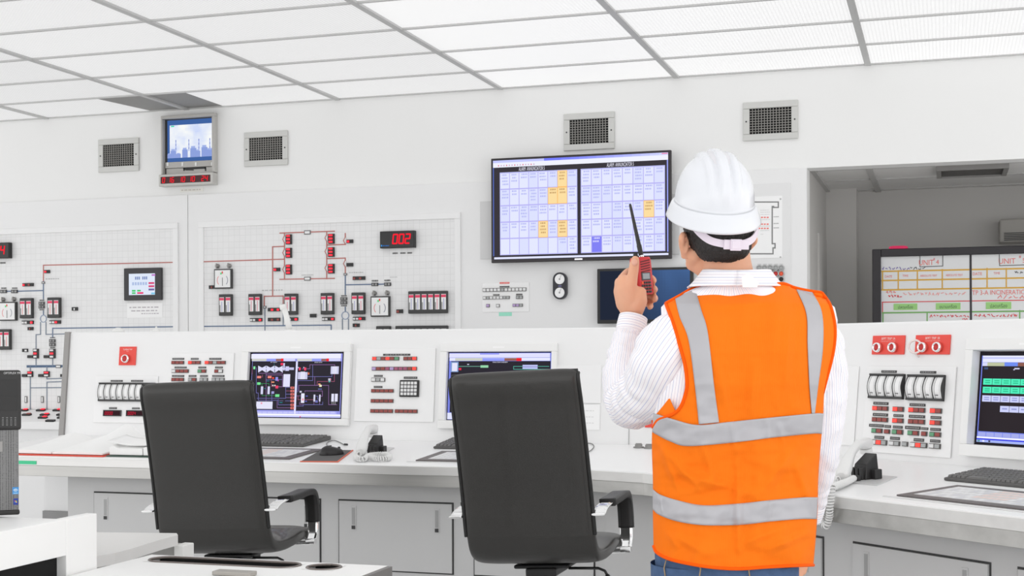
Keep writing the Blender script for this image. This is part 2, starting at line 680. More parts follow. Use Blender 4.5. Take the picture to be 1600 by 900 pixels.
def tile_mat():
    m = bpy.data.materials.new('mimic_tile')
    m.use_nodes = True
    nt = m.node_tree
    b = nt.nodes['Principled BSDF']
    b.inputs['Roughness'].default_value = 0.5
    tc = nt.nodes.new('ShaderNodeTexCoord')
    mp = nt.nodes.new('ShaderNodeMapping')
    mp.inputs['Rotation'].default_value = (-PI / 2, 0, 0)
    br = nt.nodes.new('ShaderNodeTexBrick')
    br.offset = 0.0
    br.inputs['Scale'].default_value = 1.0
    br.inputs['Brick Width'].default_value = 0.0445
    br.inputs['Row Height'].default_value = 0.0445
    br.inputs['Mortar Size'].default_value = 0.0016
    br.inputs['Mortar Smooth'].default_value = 0.6
    br.inputs['Color1'].default_value = rgb(237)
    br.inputs['Color2'].default_value = rgb(234)
    br.inputs['Mortar'].default_value = rgb(220)
    nt.links.new(tc.outputs['Object'], mp.inputs['Vector'])
    nt.links.new(mp.outputs['Vector'], br.inputs['Vector'])
    nt.links.new(br.outputs['Color'], b.inputs['Base Color'])
    MATS['mimic_tile'] = m
    return m


tile = tile_mat()
SEAM = -5.226


def mimic_panel(label, x0, x1, fx0, fx1, ft):
    p = thing('mimic_panel', label, 'control panel', ((x0 + x1) / 2, 8.70, 0))
    mb = MB()
    mb.box((x0, 8.70, 0.83), (x1, YB - 0.001, ZL))
    mb.box((x0, 8.70, 0.0), (x1, YB - 0.001, 0.83))
    part('face_plate', mb, board_grey, p, bevel=0.004)
    mb = MB()
    mb.fbox(BD, fx0, 0.84, fx1, ft, 0.0, 0.004)
    part('mimic_field', mb, tile, p)
    mb = MB()
    w = 0.042
    mb.fbox(BD, fx0 - w, ft, fx1 + w, ft + w, 0.0, 0.014)
    mb.fbox(BD, fx0 - w, 0.84, fx0, ft, 0.0, 0.014)
    mb.fbox(BD, fx1, 0.84, fx1 + w, ft, 0.0, 0.014)
    part('field_frame', mb, mat('field_frame_white', rgb(240), 0.45, var=0.01), p, bevel=0.003)
    return p


fxr0, ft_r = BD.px(319, 356)
fxr1, _ = BD.px(711, 343)
fxl1, ft_l = BD.px(271, 357)
ft_l = (ft_l + ft_r) / 2
ft_r = ft_l
panel_r = mimic_panel('pale grey wall panel right of the seam, red line diagram, reaching behind big TV', SEAM + 0.002, XJ, fxr0, fxr1, ft_r)
panel_l = mimic_panel('pale grey wall panel left of the seam, with touch screen and switch bench', -9.6, SEAM - 0.002, -9.4, fxl1, ft_l)
for p, x0, x1 in ((panel_l, -9.6, SEAM - 0.002), (panel_r, SEAM + 0.002, -1.6)):
    mb = MB()
    mb.add([V(x0, 8.70, 0.83), V(x0, 8.38, 0.755), V(x0, 8.38, 0.70), V(x0, 8.70, 0.70),
            V(x1, 8.70, 0.83), V(x1, 8.38, 0.755), V(x1, 8.38, 0.70), V(x1, 8.70, 0.70)],
           [(0, 1, 2, 3), (7, 6, 5, 4), (0, 4, 5, 1), (1, 5, 6, 2), (2, 6, 7, 3)])
    part('benchboard', mb, panel_white, p, bevel=0.004)
    mb = MB()
    mb.box((x0, 8.42, 0.0), (x1, 8.70, 0.70))
    part('bench_base', mb, board_grey, p)

RED_L, BLUE_L, GREY_L = rgb(186, 112, 104), rgb(96, 116, 146), rgb(120, 132, 148)


def lines(p, segs, col, w=0.0075):
    """each run of the diagram is a part"""
    for pts in segs:
        mb = MB()
        mb.fline(BD, [BD.px(x, y) for x, y in pts], w, 0.0045, col=col, th=0.002)
        part('diagram_line', mb, PRINT, p)


lines(panel_r, [[(319, 409), (445, 405)], [(438, 364.3), (523, 361.3)], [(438, 436.5), (523, 435)],
                [(445, 364), (445, 436)], [(511, 363), (511, 435.5)],
                [(445, 385), (426.5, 385.7), (426.5, 462)], [(413.5, 478), (413.5, 463), (443, 462.5), (443, 476)],
                [(512, 383), (540, 382), (540, 365)], [(512, 404.3), (540, 403.3), (540, 426)]], RED_L)
lines(panel_r, [[(540, 430), (540, 460)], [(540, 480), (540, 487)], [(540, 445), (582, 444.3)], [(592, 444.2), (601, 444)],
                [(320, 510), (518, 508), (518, 524)]], BLUE_L, 0.008)
lines(panel_r, [[(414.5, 481), (414.5, 525)], [(443, 478), (443, 509)], [(535.5, 499), (535.5, 530)], [(545, 499), (545, 530)]], GREY_L, 0.007)
lines(panel_l, [[(271, 410), (68.5, 414.5), (68.5, 440)], [(-120, 424), (-60, 422)]], RED_L)
lines(panel_l, [[(68.5, 440), (68.5, 467)], [(68.5, 486), (68.5, 492)], [(68.5, 454), (28.5, 455)], [(19, 455), (11.5, 455.2)],
                [(271, 510.5), (83, 513), (83, 526)]], BLUE_L, 0.008)
lines(panel_l, [[(64, 504), (64, 522.5), (57, 523), (57, 546)], [(72.5, 504), (72.5, 522.5), (113, 521.5)], [(83, 560), (83, 572)],
                [(57, 560), (57, 572)], [(48, 573), (48, 640)], [(74, 573), (74, 592), (100, 591), (100, 640)],
                [(107, 596), (74, 597), (74, 640)], [(48, 606), (107, 605.5)]], GREY_L, 0.007)
lines(panel_l, [[(44, 572.5), (112, 572)]], rgb(74, 100, 132), 0.018)

for p, boxes in ((panel_r, [(476, 360, 486, 366.5), (476, 432.5, 486, 438.5), (537.5, 427, 543, 430.5), (412, 478, 417, 482), (440.5, 475, 446, 479)]),
                 (panel_l, [(88, 570, 96, 575), (66, 440, 71, 443.5), (39.5, 619, 43.5, 629.5), (65, 619, 69, 629.5), (91, 619, 95, 629.5)])):
    for b in boxes:
        mb = MB()
        s0, t0, s1, t1 = BD.rect(*b)
        mb.fbox(BD, s0, t0, s1, t1, 0.004, 0.009, 0, rgb(110))
        e = 0.006
        mb.fbox(BD, s0 + e, t0 + e, s1 - e, t1 - e, 0.009, 0.0105, 0, rgb(236))
        part('link_box', mb, PRINT, p)
for p, (x, y) in ((panel_r, (540, 493)), (panel_l, (68.5, 498))):
    s, t = BD.px(x, y)
    r = 0.029
    mb = MB()
    n = 28
    P = [[BD.pt(s + q * math.cos(2 * PI * i / n), t + q * math.sin(2 * PI * i / n), d) for i in range(n)]
         for q, d in ((r - .005, .0045), (r - .005, .008), (r, .008), (r, .0045))]
    mb.grid(P, closed=True, smooth=False)
    part('generator_ring', mb, mat('ring_blue', rgb(150, 165, 190), 0.5, var=0.02), p)
# hairline switch marks beside the buses
for x, ys in ((445, (374, 395, 421)), (511, (372, 393, 419)), (540, (376, 412))):
    for y in ys:
        s, t = BD.px(x, y)
        mb = MB()
        mb.fbox(BD, s - 0.012, t - 0.02, s + 0.008, t + 0.02, 0.0066, 0.0085, 0, rgb(226))
        mb.fline(BD, [(s, t + .022), (s - .012, t), (s, t - .022)], 0.006, 0.009, col=RED_L)
        part('switch_symbol', mb, PRINT, panel_r)

# indicator blocks: (x0,y0,x1,y1, code): one letter per window, R red lit, d dark red, w white, k dark
IND_R = [((448, 366.5, 457, 382), 'RRR', 1), ((448, 387.5, 457, 403), 'RgR', 1), ((448, 413.5, 457, 429), 'RRR', 1),
         ((514, 365.5, 523.5, 381), 'RRR', 1), ((514, 386.5, 523.5, 401.5), 'RRR', 1), ((514, 412.5, 523.5, 427.5), 'RRR', 1),
         ((429, 418.5, 438.5, 424), 'Rk', 0), ((543, 374.5, 552.5, 380), 'Rk', 0), ((543, 411, 552.5, 416.5), 'kk', 0),
         ((552.5, 432, 571.5, 437.5), 'dkdk', 0), ((328, 446, 337.3, 451.5), 'kdk', 0), ((420, 481, 438.5, 486.5), 'kRkR', 0),
         ((420, 496.5, 438.5, 502), 'kdkd', 0), ((392, 497, 410.5, 502.5), 'wwkR', 0), ((447, 496, 466.5, 501.5), 'wwkR', 0),
         ((485.5, 490.5, 495, 496), 'kk', 0), ((504.5, 495.5, 523.5, 501), 'wwkR', 0), ((552.5, 495, 571.5, 500.5), 'wwRk', 0),
         ((552.5, 505.5, 562.5, 511), 'kdk', 0), ((620.5, 483.5, 630.5, 489.5), 'dk', 0)]
IND_L = [((71, 422, 79, 427), 'Rk', 0), ((37, 442.5, 53.5, 447.5), 'Rkdk', 0), ((36, 501, 53.5, 506.5), 'wwkR', 0),
         ((79, 500.5, 96, 506), 'wwRk', 0), ((45, 511, 53, 516), 'kdk', 0), ((114, 480, 122.5, 485.5), 'kwk', 0),
         ((36.5, 545, 44.5, 550), 'kw', 0), ((44.5, 555, 53, 559.5), 'kk', 0), ((70, 555, 78.5, 559.5), 'kk', 0),
         ((36, 584.5, 43.5, 589), 'kk', 0), ((61.5, 584.5, 69.5, 589), 'kk', 0), ((96, 584.5, 104, 589), 'kk', 0),
         ((53.5, 545, 61.5, 560), 'wRw', 1), ((79, 545, 87.5, 560), 'wRw', 1), ((44.5, 580, 52.5, 589), 'Rw', 1), ((70, 580, 78.5, 589), 'Rw', 1)]
WIN = dict(R=led_red, d=b_red, w=b_white, k=tag_dark, g=led_red)
for p, tab in ((panel_r, IND_R), (panel_l, IND_L)):
    for b, code, vert in tab:
        s0, t0, s1, t1 = BD.rect(*b)
        mb = MB()
        mb.fbox(BD, s0, t0, s1, t1, 0.004, 0.016)
        blk = part('indicator_block', mb, black_pl, p)
        n = len(code)
        for i, ch in enumerate(code):
            if ch == 'k':
                continue
            mb = MB()
            if vert:
                h = (t1 - t0) / n
                a = (s0 + 0.007, t1 - h * (i + 1) + 0.006, s1 - 0.012 if n == 3 else s1 - 0.006, t1 - h * i - 0.004)
            else:
                w = (s1 - s0) / n
                a = (s0 + w * i + 0.003, t0 + 0.004, s0 + w * (i + 1) - 0.003, t1 - 0.007)
            mb.fbox(BD, *a, 0.016, 0.020)
            part('lamp', mb, WIN[ch], blk)
# grey double windows
for p, tab in ((panel_r, [(581.5, 436.5, 591.5, 441, 1), (581.5, 442, 591.5, 447, 0), (601, 436, 611, 440.5, 1), (601.5, 441.5, 611.5, 447, 0),
                          (533.5, 460.5, 542.5, 464, 1), (533, 464.5, 543, 469.5, 0), (533, 470.5, 543, 475.5, 0), (533.5, 476, 542.5, 479.5, 1)]),
               (panel_l, [(2.5, 448.5, 11, 452, 1), (2, 452.8, 11.5, 458, 0), (19.5, 448.5, 28, 452, 1), (19, 452.8, 28.5, 458, 0),
                          (62.5, 467.5, 70, 471, 1), (62, 471.5, 70.5, 476.5, 0), (62, 477.3, 70.5, 482, 0), (62.5, 482.5, 70, 485.5, 1),
                          (79, 526, 87, 529, 1), (78.5, 530, 87.5, 535, 0), (78.5, 536, 87.5, 541, 0), (79, 541.5, 87, 544.5, 1)])):
    for x0, y0, x1, y1, k in tab:
        s0, t0, s1, t1 = BD.rect(x0, y0, x1, y1)
        mb = MB()
        if k:
            pseudo(mb, BD, s0, t0, s1, t1, 0.006, rgb(80))
            part('engraving', mb, PRINT, p)
        else:
            mb.fbox(BD, s0, t0, s1, t1, 0.004, 0.014, 0, rgb(70))
            mb.fbox(BD, s0 + .006, t0 + .005, s1 - .006, t1 - .005, 0.014, 0.0155, 0, rgb(150))
            mb.fbox(BD, (s0 + s1) / 2 - .004, t0 + .004, (s0 + s1) / 2 + .004, t1 - .004, 0.0155, 0.0165, 0, rgb(70))
            part('readout_window', mb, PRINT, p)
# lamps on the small bench
for x, y, c in ((37, 642, 'R'), (64, 642, 'R'), (90, 642, 'R'), (42, 649, 'd'), (70, 649, 'R'), (96, 649, 'd'), (67, 653.5, 'R'), (97, 653.5, 'd'), (79, 658.5, 'k')):
    fb = Frame((0, 8.38, 0.755), (1, 0, 0), (0, 0.32, 0.075))
    s, t = fb.px(x, y)
    mb = MB()
    mb.fbox(fb, s - 0.035, t - 0.014, s + 0.035, t + 0.014, -0.002, 0.012)
    blk = part('bench_switch', mb, black_pl, panel_l)
    if c != 'k':
        mb = MB()
        mb.fbox(fb, s + 0.004, t - 0.010, s + 0.033, t + 0.010, 0.012, 0.018)
        part('lamp', mb, WIN[c], blk)
# captions too small to read
mb = MB()
for b in ((614, 393.5, 622, 398), (626, 393.3, 634, 397.7), (637, 393, 645, 397.5)):
    s0, t0, s1, t1 = BD.rect(*b)
    pseudo(mb, BD, s0, t0, s1, t1, 0.006, rgb(95))
for b in ((410, 452, 445, 455), (472, 428.5, 490, 431), (546, 424.5, 568, 427), (610, 432, 622, 434)):
    s0, t0, s1, t1 = BD.rect(*b)
    pseudo(mb, BD, s0, t0, s1, t1, 0.006, rgb(190))
part('engraving', mb, PRINT, panel_r)
mb = MB()
for b in ((-12, 408.5, -4, 413), (1, 408.5, 9.5, 413)):
    s0, t0, s1, t1 = BD.rect(*b)
    pseudo(mb, BD, s0, t0, s1, t1, 0.006, rgb(95))
s0, t0, s1, t1 = BD.rect(72, 434.5, 94, 437)
pseudo(mb, BD, s0, t0, s1, t1, 0.006, rgb(175))
part('engraving', mb, PRINT, panel_l)


# edgewise meters -----------------------------------------------------------
def meter_bank(b, n, label, cols, group='edgewise meters on the wall panels'):
    s0, t0, s1, t1 = BD.rect(*b)
    m = thing('vertical_meter', label, 'meter', ((s0 + s1) / 2, 8.696, t0), group)
    mb = MB()
    mb.fbox(BD, s0, t0, s1, t1, 0.0046, 0.035)
    part('case', mb, charcoal, m, bevel=0.004)
    w = (s1 - s0) / n
    for i in range(n):
        a, c = s0 + w * i + w * 0.15, s0 + w * (i + 1) - w * 0.13
        lo, hi = t0 + 0.026, t1 - 0.022
        mb = MB()
        mb.fbox(BD, a, lo, c, hi, 0.035, 0.037, 0, rgb(236))
        ink = cols[i % len(cols)]
        mb.fbox(BD, a, hi - 0.022, c, hi - 0.004, 0.037, 0.0376, 0, rgb(232, 60, 100))
        x = a + (c - a) * 0.45
        yy = lo + 0.004
        while yy < hi - 0.035:
            mb.fbox(BD, x, yy, x + (c - a) * 0.16, yy + 0.006, 0.037, 0.0374, 0, ink)
            yy += 0.009
        mb.fbox(BD, a + .002, lo, a + .008, lo + 0.05, 0.037, 0.0374, 0, rgb(120))
        part('scale', mb, PRINT, m)
    return m


RB, BB = rgb(225, 80, 120), rgb(130, 130, 200)
meter_bank((345.5, 460, 365, 493.5), 2, 'pair of edgewise meters under the square gauge left of the red line diagram', [BB, BB])
meter_bank((391.5, 459.5, 410.5, 492.5), 2, 'pair of edgewise meters left of the small two-lamp block between white tipped lines', [RB, RB])
meter_bank((447.5, 459, 467, 492), 2, 'pair of edgewise meters with the white pole rising in front of it', [RB, BB])
meter_bank((504, 458, 523.5, 491.5), 2, 'pair of edgewise meters just left of the blue generator ring, second panel', [BB, RB])
meter_bank((552, 457.3, 572, 491), 2, 'pair of edgewise meters just right of the blue generator ring, beside the square gauge', [BB, RB])
meter_bank((640.5, 455, 701, 489.8), 6, 'wide block of six edgewise meters under the red 002 display', [BB, BB, BB, BB, RB, BB])
meter_bank((590.5, 509.5, 612, 543), 2, 'pair of edgewise meters mostly hidden by the console top, under the right square gauge', [BB, RB])
meter_bank((620.5, 509, 701.5, 543), 8, 'block of eight edgewise meters mostly hidden by the console top, under the six-meter block', [RB, BB])
meter_bank((35, 466, 54, 497.5), 2, 'pair of edgewise meters left of the generator ring on the far-left panel', [rgb(225, 70, 70)])
meter_bank((78, 465, 97, 496.8), 2, 'pair of edgewise meters right of the generator ring on the far-left panel', [rgb(225, 70, 70)])
meter_bank((0.5, 514.5, 19.5, 546.5), 2, 'pair of edgewise meters above the black computer tower, lowest on the panel', [rgb(225, 70, 70)])


def square_gauge(b, knobs, label):
    s0, t0, s1, t1 = BD.rect(*b)
    g = thing('square_gauge', label, 'gauge', ((s0 + s1) / 2, 8.696, t0), 'square dial gauges on the wall panels')
    mb = MB()
    mb.fbox(BD, s0, t0, s1, t1, 0.0046, 0.03)
    part('case', mb, charcoal, g, bevel=0.003)
    mb = MB()
    e = 0.009
    mb.fbox(BD, s0 + e, t0 + e, s1 - e, t1 - e, 0.03, 0.032, 0, rgb(240))
    cx, cy = (s0 + s1) / 2, t0 + (t1 - t0) * 0.42
    for sg, c in ((-1, rgb(235, 150, 150)), (1, rgb(150, 150, 165))):
        pts = [(cx + sg * 0.042 * math.cos(a), cy + 0.042 * math.sin(a)) for a in np.linspace(-0.7, 0.7, 9)]
        mb.fline(BD, pts, 0.005, 0.0325, col=c)
    mb.frect(BD, cx - .006, t1 - .034, cx + .004, t1 - .018, 0.0325, col=rgb(235, 60, 60))
    mb.frect(BD, cx - .018, t1 - .04, cx - .006, t1 - .026, 0.0325, col=rgb(90, 220, 140))
    part('dial', mb, PRINT, g)
    mb = MB()
    mb.fbox(BD, cx - .002, t0 + 0.02, cx + .002, cy + 0.02, 0.0325, 0.034)
    part('needle', mb, mat('needle_grey', rgb(120), 0.5, var=0.02), g)
    for x, y in knobs:
        s, t = BD.px(x, y)
        mb = MB()
        mb.lathe(BD.pt(s, t, 0.0046), BD.ez, [(0.016, 0), (0.016, 0.012), (0.011, 0.014), (0.010, 0.024)], 16)
        mb.fbox(BD, s - 0.004, t - 0.018, s + 0.004, t + 0.018, 0.024, 0.032)
        part('selector_knob', mb, grey_metal, g)


square_gauge((337.5, 420.5, 364.8, 451.3), ((341, 415.8), (359.3, 415.3)), 'square white dial gauge with two knobs above it, below the long red line')
square_gauge((581.5, 463, 611, 495), ((586, 458.3), (606, 457.8)), 'square white dial gauge with two knobs above it, left of the six-meter block')
square_gauge((2, 472, 28.5, 501.3), ((6.5, 468), (23.5, 467.5)), 'square white dial gauge with two knobs above it, at the far left of the wall')


def led_display(b, digits, label, h):
    s0, t0, s1, t1 = BD.rect(*b)
    g = thing('digital_display', label, 'display', ((s0 + s1) / 2, 8.696, t0), 'red digit displays on the wall panels')
    mb = MB()
    mb.fbox(BD, s0, t0, s1, t1, 0.0046, 0.04)
    part('case', mb, black_pl, g, bevel=0.003)
    mb = MB()
    mb.fbox(BD, s0 + .006, t0 + .006, s1 - .006, t1 - .006, 0.04, 0.0415)
    part('window', mb, glass_black, g)
    mb = MB()
    seven(mb, BD, s0 + (s1 - s0) * 0.375, t0 + (t1 - t0) * 0.26, digits, h, 0.0425, rgb(255, 20, 45), pitch=0.74, w=0.17)
    part('digits', mb, SCREEN, g)
    mb = MB()
    mb.frect(BD, s0 + .01, t0 + .012, s0 + .017, t0 + .024, 0.0422, 0, rgb(60, 160, 235))
    pseudo(mb, BD, s0 + .02, t0 + .011, s0 + 0.07, t0 + .023, 0.0422, rgb(40, 110, 190))
    part('maker_mark', mb, SCREEN, g)


led_display((597, 361.5, 651, 388), '002', 'black digital display showing red 002 at the upper right of the diagram panel', 0.062)
led_display((-27, 380, 19.8, 404.5), '004', 'black digital display showing red digits ending in 04 at the far left', 0.062)

# touch panel and its paper note
s0, t0, s1, t1 = BD.rect(197, 419, 255.3, 469.3)
tp = thing('touch_panel', 'small black framed touch screen on the left wall panel above a white note', 'screen', ((s0 + s1) / 2, 8.696, t0))
mb = MB()
mb.fbox(BD, s0, t0, s1, t1, 0.0046, 0.03)
part('case', mb, mat('touch_case', rgb(48, 47, 50), 0.45, var=0.04), tp, bevel=0.004)
mb = MB()
fa = (s0 + (s1 - s0) * 0.14, t0 + (t1 - t0) * 0.165, s1 - (s1 - s0) * 0.165, t1 - (t1 - t0) * 0.175)
mb.fbox(BD, *fa, 0.03, 0.031, 0, rgb(222, 232, 248))
fw, fh = fa[2] - fa[0], fa[3] - fa[1]
R_ = lambda x0, y0, x1, y1, c: mb.frect(BD, fa[0] + fw * x0, fa[1] + fh * y0, fa[0] + fw * x1, fa[1] + fh * y1, 0.0315, 0, c)
for i in range(2):
    for j in range(3):
        R_(0.24 + i * 0.28 + j * 0.07, 0.72, 0.29 + i * 0.28 + j * 0.07, 0.86, rgb(120, 140, 190))
for j in range(6):
    R_(0.13 + j * 0.1, 0.46, 0.2 + j * 0.1, 0.6, rgb(170, 188, 225))
for j, c in enumerate((rgb(215, 70, 120), rgb(215, 70, 120), rgb(110, 100, 160))):
    R_(0.76, 0.5 - j * 0.15, 0.98, 0.59 - j * 0.15, c)
for x, y, c in ((0.12, 0.16, rgb(70, 200, 110)), (0.32, 0.16, rgb(70, 200, 110)), (0.12, 0.05, rgb(70, 200, 110)), (0.32, 0.05, rgb(235, 50, 110)), (0.42, 0.05, rgb(235, 50, 110)), (0.86, 0.02, rgb(120, 200, 235)), (0.88, 0.88, rgb(190, 120, 200))):
    R_(x, y, x + 0.14, y + 0.08, c)
part('screen', mb, SCREEN, tp)
s0, t0, s1, t1 = BD.rect(199.3, 473.3, 254.5, 496.5)
mb = MB()
mb.fbox(BD, s0, t0, s1, t1, 0.0046, 0.006, 0, rgb(246))
pseudo(mb, BD, s0 + .02, t1 - .04, s1 - .03, t1 - .025, 0.0063, rgb(185, 180, 185))
pseudo(mb, BD, s0 + .035, t1 - .065, s1 - .04, t1 - .05, 0.0063, rgb(185, 180, 185))
pseudo(mb, BD, s0 + .12, t1 - .085, s1 - .03, t1 - .072, 0.0063, rgb(185, 180, 185))
tag(part('paper_note', mb, PRINT, base=BD.pt(s0, t0)), 'white paper note with two printed lines stuck under the small touch screen', 'note')

# ------------------------------------------------------------------ things on the upper wall
WF = Frame((0, YB, 0), (1, 0, 0), (0, 0, 1))
VENTS = [((154.5, 216, 218.5, 269.5), 'square metal air grille on the upper wall left of the little blue TV'),
         ((382.5, 206, 450.5, 259), 'square metal air grille on the upper wall right of the little blue TV'),
         ((881.5, 177, 960.5, 234), 'square metal air grille just above the big alarm TV'),
         ((1161.5, 158.5, 1247, 219), 'square metal air grille on the upper wall right of the white hard hat')]
vw = vh = 0
for b, _ in VENTS:
    s0, t0, s1, t1 = WF.rect(*b)
    vw += (s1 - s0) / 4
    vh += (t1 - t0) / 4
vent = thing('air_vent', VENTS[0][1], 'air vent', (0, YB - 0.001, 0), 'air grilles along the upper wall', local=True)
LF = Frame((0, 0, 0), (1, 0, 0), (0, 0, 1))
fw = 0.042
mb = MB()
mb.fbox(LF, -vw / 2, -vh / 2, vw / 2, -vh / 2 + fw, 0, 0.014)
mb.fbox(LF, -vw / 2, vh / 2 - fw, vw / 2, vh / 2, 0, 0.014)
mb.fbox(LF, -vw / 2, -vh / 2 + fw, -vw / 2 + fw, vh / 2 - fw, 0, 0.014)
mb.fbox(LF, vw / 2 - fw, -vh / 2 + fw, vw / 2, vh / 2 - fw, 0, 0.014)
part('frame', mb, vent_metal, vent, bevel=0.004)
mb = MB()
mb.fbox(LF, -vw / 2 + fw, -vh / 2 + fw, vw / 2 - fw, vh / 2 - fw, 0, 0.002)
part('duct_opening', mb, mat('duct_black', rgb(8), .9, var=.02), vent)
mb = MB()
iw, ih = vw - 2 * fw, vh - 2 * fw
nv, nh = 14, 10
for i in range(1, nv):
    x = -iw / 2 + iw * i / nv
    mb.fbox(LF, x - 0.0021, -ih / 2, x + 0.0021, ih / 2, 0.006, 0.013)
for i in range(1, nh):
    z = -ih / 2 + ih * i / nh
    mb.fbox(LF, -iw / 2, z - 0.0021, iw / 2, z + 0.0021, 0.003, 0.010)
part('grille', mb, mat('grille_bar', rgb(150, 148, 144), 0.5, 0.2, var=0.04, vscale=30), vent)
for sx in (-1, 1):
    mb = MB()
    mb.lathe(LF.pt(sx * (vw / 2 - fw / 2), 0, 0.013), LF.ez, [(0.006, 0), (0.005, 0.003)], 10)
    part('screw', mb, charcoal, vent)
for i, (b, lab) in enumerate(VENTS):
    s0, t0, s1, t1 = WF.rect(*b)
    o = vent if i == 0 else copy_tree(vent)
    o.location = ((s0 + s1) / 2, YB - 0.001, (t0 + t1) / 2)
    o['label'] = lab

# little television set in the wall
s0, t0, s1, t1 = WF.rect(257, 180.5, 340.5, 272)
tv = thing('tube_television', 'small grey tube television high on the left wall, showing hazy chimneys under a blue sky', 'television', ((s0 + s1) / 2, YB, t0))
mb = MB()
e = 0.022
for a in ((s0, t1 - e, s1, t1), (s0, t0, s0 + e * .6, t1 - e), (s1 - e, t0, s1, t1 - e)):
    mb.fbox(WF, *a, 0.0, 0.05)
part('surround', mb, mat('tv_surround', rgb(190, 188, 184), 0.5, var=0.04), tv, bevel=0.003)
mb = MB()
mb.fbox(WF, s0 + e * .6, t0, s1 - e, t1 - e, 0.0, 0.012)
part('case', mb, charcoal, tv)
a0, b0, a1, b1 = WF.rect(263.5, 187, 336, 252)
mb = MB()
G = lambda x0, y0, x1, y1, c, d=0.016: mb.frect(WF, a0 + (a1 - a0) * x0, b0 + (b1 - b0) * y0, a0 + (a1 - a0) * x1, b0 + (b1 - b0) * y1, d, 0, c)
mb.fbox(WF, a0, b0, a1, b1, 0.012, 0.016, 0, rgb(58, 96, 160))
rng = random.Random(4)
N = 26
for i in range(N):
    for j in range(20):
        x, y = 0.05 + 0.95 * i / N, 0.09 + 0.79 * j / 20
        n = noise.fractal(Vector((x * 3.2, y * 3.2, 1.7)), 1.0, 2.0, 4)
        k = max(0, min(1, 0.72 + 0.5 * n)) * (0.72 + 0.28 * min(1, y * 2.2))
        c = rgb(190 + 62 * k, 205 + 48 * k, 248)
        G(x, y, x + 0.951 / N, y + 0.7905 / 20, c, 0.0165)
for x, w, h in ((0.13, .12, .22), (0.24, .1, .12), (0.38, .12, .24), (0.56, .13, .27), (0.66, .1, .18), (0.8, .13, .28), (0.92, .14, .2), (0.05, .1, .12)):
    G(x - w / 2, 0.09, x + w / 2, 0.09 + h * .8, rgb(140, 160, 220), 0.017)
    G(x - w * .38, 0.09 + h * .8, x + w * .3, 0.09 + h * .98, rgb(160, 178, 230), 0.017)
for x in (0.185, 0.465, 0.68, 0.915):
    for q in range(6):
        G(x - 0.009, 0.24 + 0.047 * q, x + 0.009, 0.24 + 0.047 * (q + 1), rgb(110, 130, 205) if q % 2 else rgb(165, 180, 232), 0.0172)
G(0.08, 0.84, 0.15, 0.87, rgb(40, 215, 170), 0.0173)
part('screen', mb, SCREEN, tv)
mb = MB()
a0, b0, a1, b1 = WF.rect(261, 252.5, 337.5, 262)
mb.fbox(WF, a0, b0, a1, b1, 0.012, 0.026)
c0, d0, c1, d1 = WF.rect(262, 262.5, 338, 273)
mb.fbox(WF, c0, d0, c1, d1, 0.012, 0.020)
part('control_strip', mb, mat('tv_lower', rgb(186, 184, 180), 0.45, var=0.05, vscale=15), tv, bevel=0.003)
mb = MB()
for x0, x1 in ((264, 266.5), (287, 289.5), (308, 310.5), (333, 335.5)):
    q = WF.rect(x0, 254.5, x1, 260)
    mb.fbox(WF, *q, 0.026, 0.030)
part('button', mb, white_pl, tv)
mb = MB()
q = WF.rect(289, 262, 324, 265)
mb.fbox(WF, *q, 0.020, 0.0225)
for x in (289, 322.5):
    mb.fbox(WF, *WF.rect(x, 262, x + 2, 267.5), 0.020, 0.0225)
for i in range(8):
    mb.fbox(WF, *WF.rect(292 + i * 1.7, 265.3, 293 + i * 1.7, 267), 0.020, 0.0225)
part('tape_slot', mb, black_pl, tv)

s0, t0, s1, t1 = WF.rect(256.5, 272.8, 340.5, 291.3)
ck = thing('digital_clock', 'long red digit clock reading 016 10 10 24 just beneath the little blue TV', 'clock', ((s0 + s1) / 2, YB, t0))
mb = MB()
mb.fbox(WF, s0, t0, s1, t1, 0.0, 0.075)
part('case', mb, mat('clock_case', rgb(196, 194, 190), 0.4, 0.2, var=0.03), ck, bevel=0.005)
mb = MB()
e = 0.018
mb.fbox(WF, s0 + e, t0 + e, s1 - e, t1 - e, 0.075, 0.0765)
part('window', mb, mat('clock_window', rgb(64, 10, 14), 0.3, var=0.05), ck)
mb = MB()
hh = (t1 - t0) * 0.40
W_ = s1 - s0
for tx, f in (('0', .075), ('16', .215), ('10', .42), ('10', .60), ('24', .80)):
    seven(mb, WF, s0 + W_ * f - (0.016 if tx[0] == '1' else 0), t0 + (t1 - t0) * 0.3, tx, hh, 0.0775, rgb(255, 15, 40), pitch=0.84, w=0.15)
part('digits', mb, SCREEN, ck)
s0, t0, s1, t1 = WF.rect(282, 293.8, 318, 299.8)
mb = MB()
mb.fbox(WF, s0, t0, s1, t1, 0.0, 0.004, 0, rgb(238, 237, 232))
pseudo(mb, WF, s0 + .01, t0 + .006, s1 - .01, t1 - .006, 0.0045, rgb(205, 200, 192))
tag(part('name_strip', mb, PRINT, base=WF.pt(s0, t0)), 'narrow cream label strip stuck below the red digit wall clock', 'label')

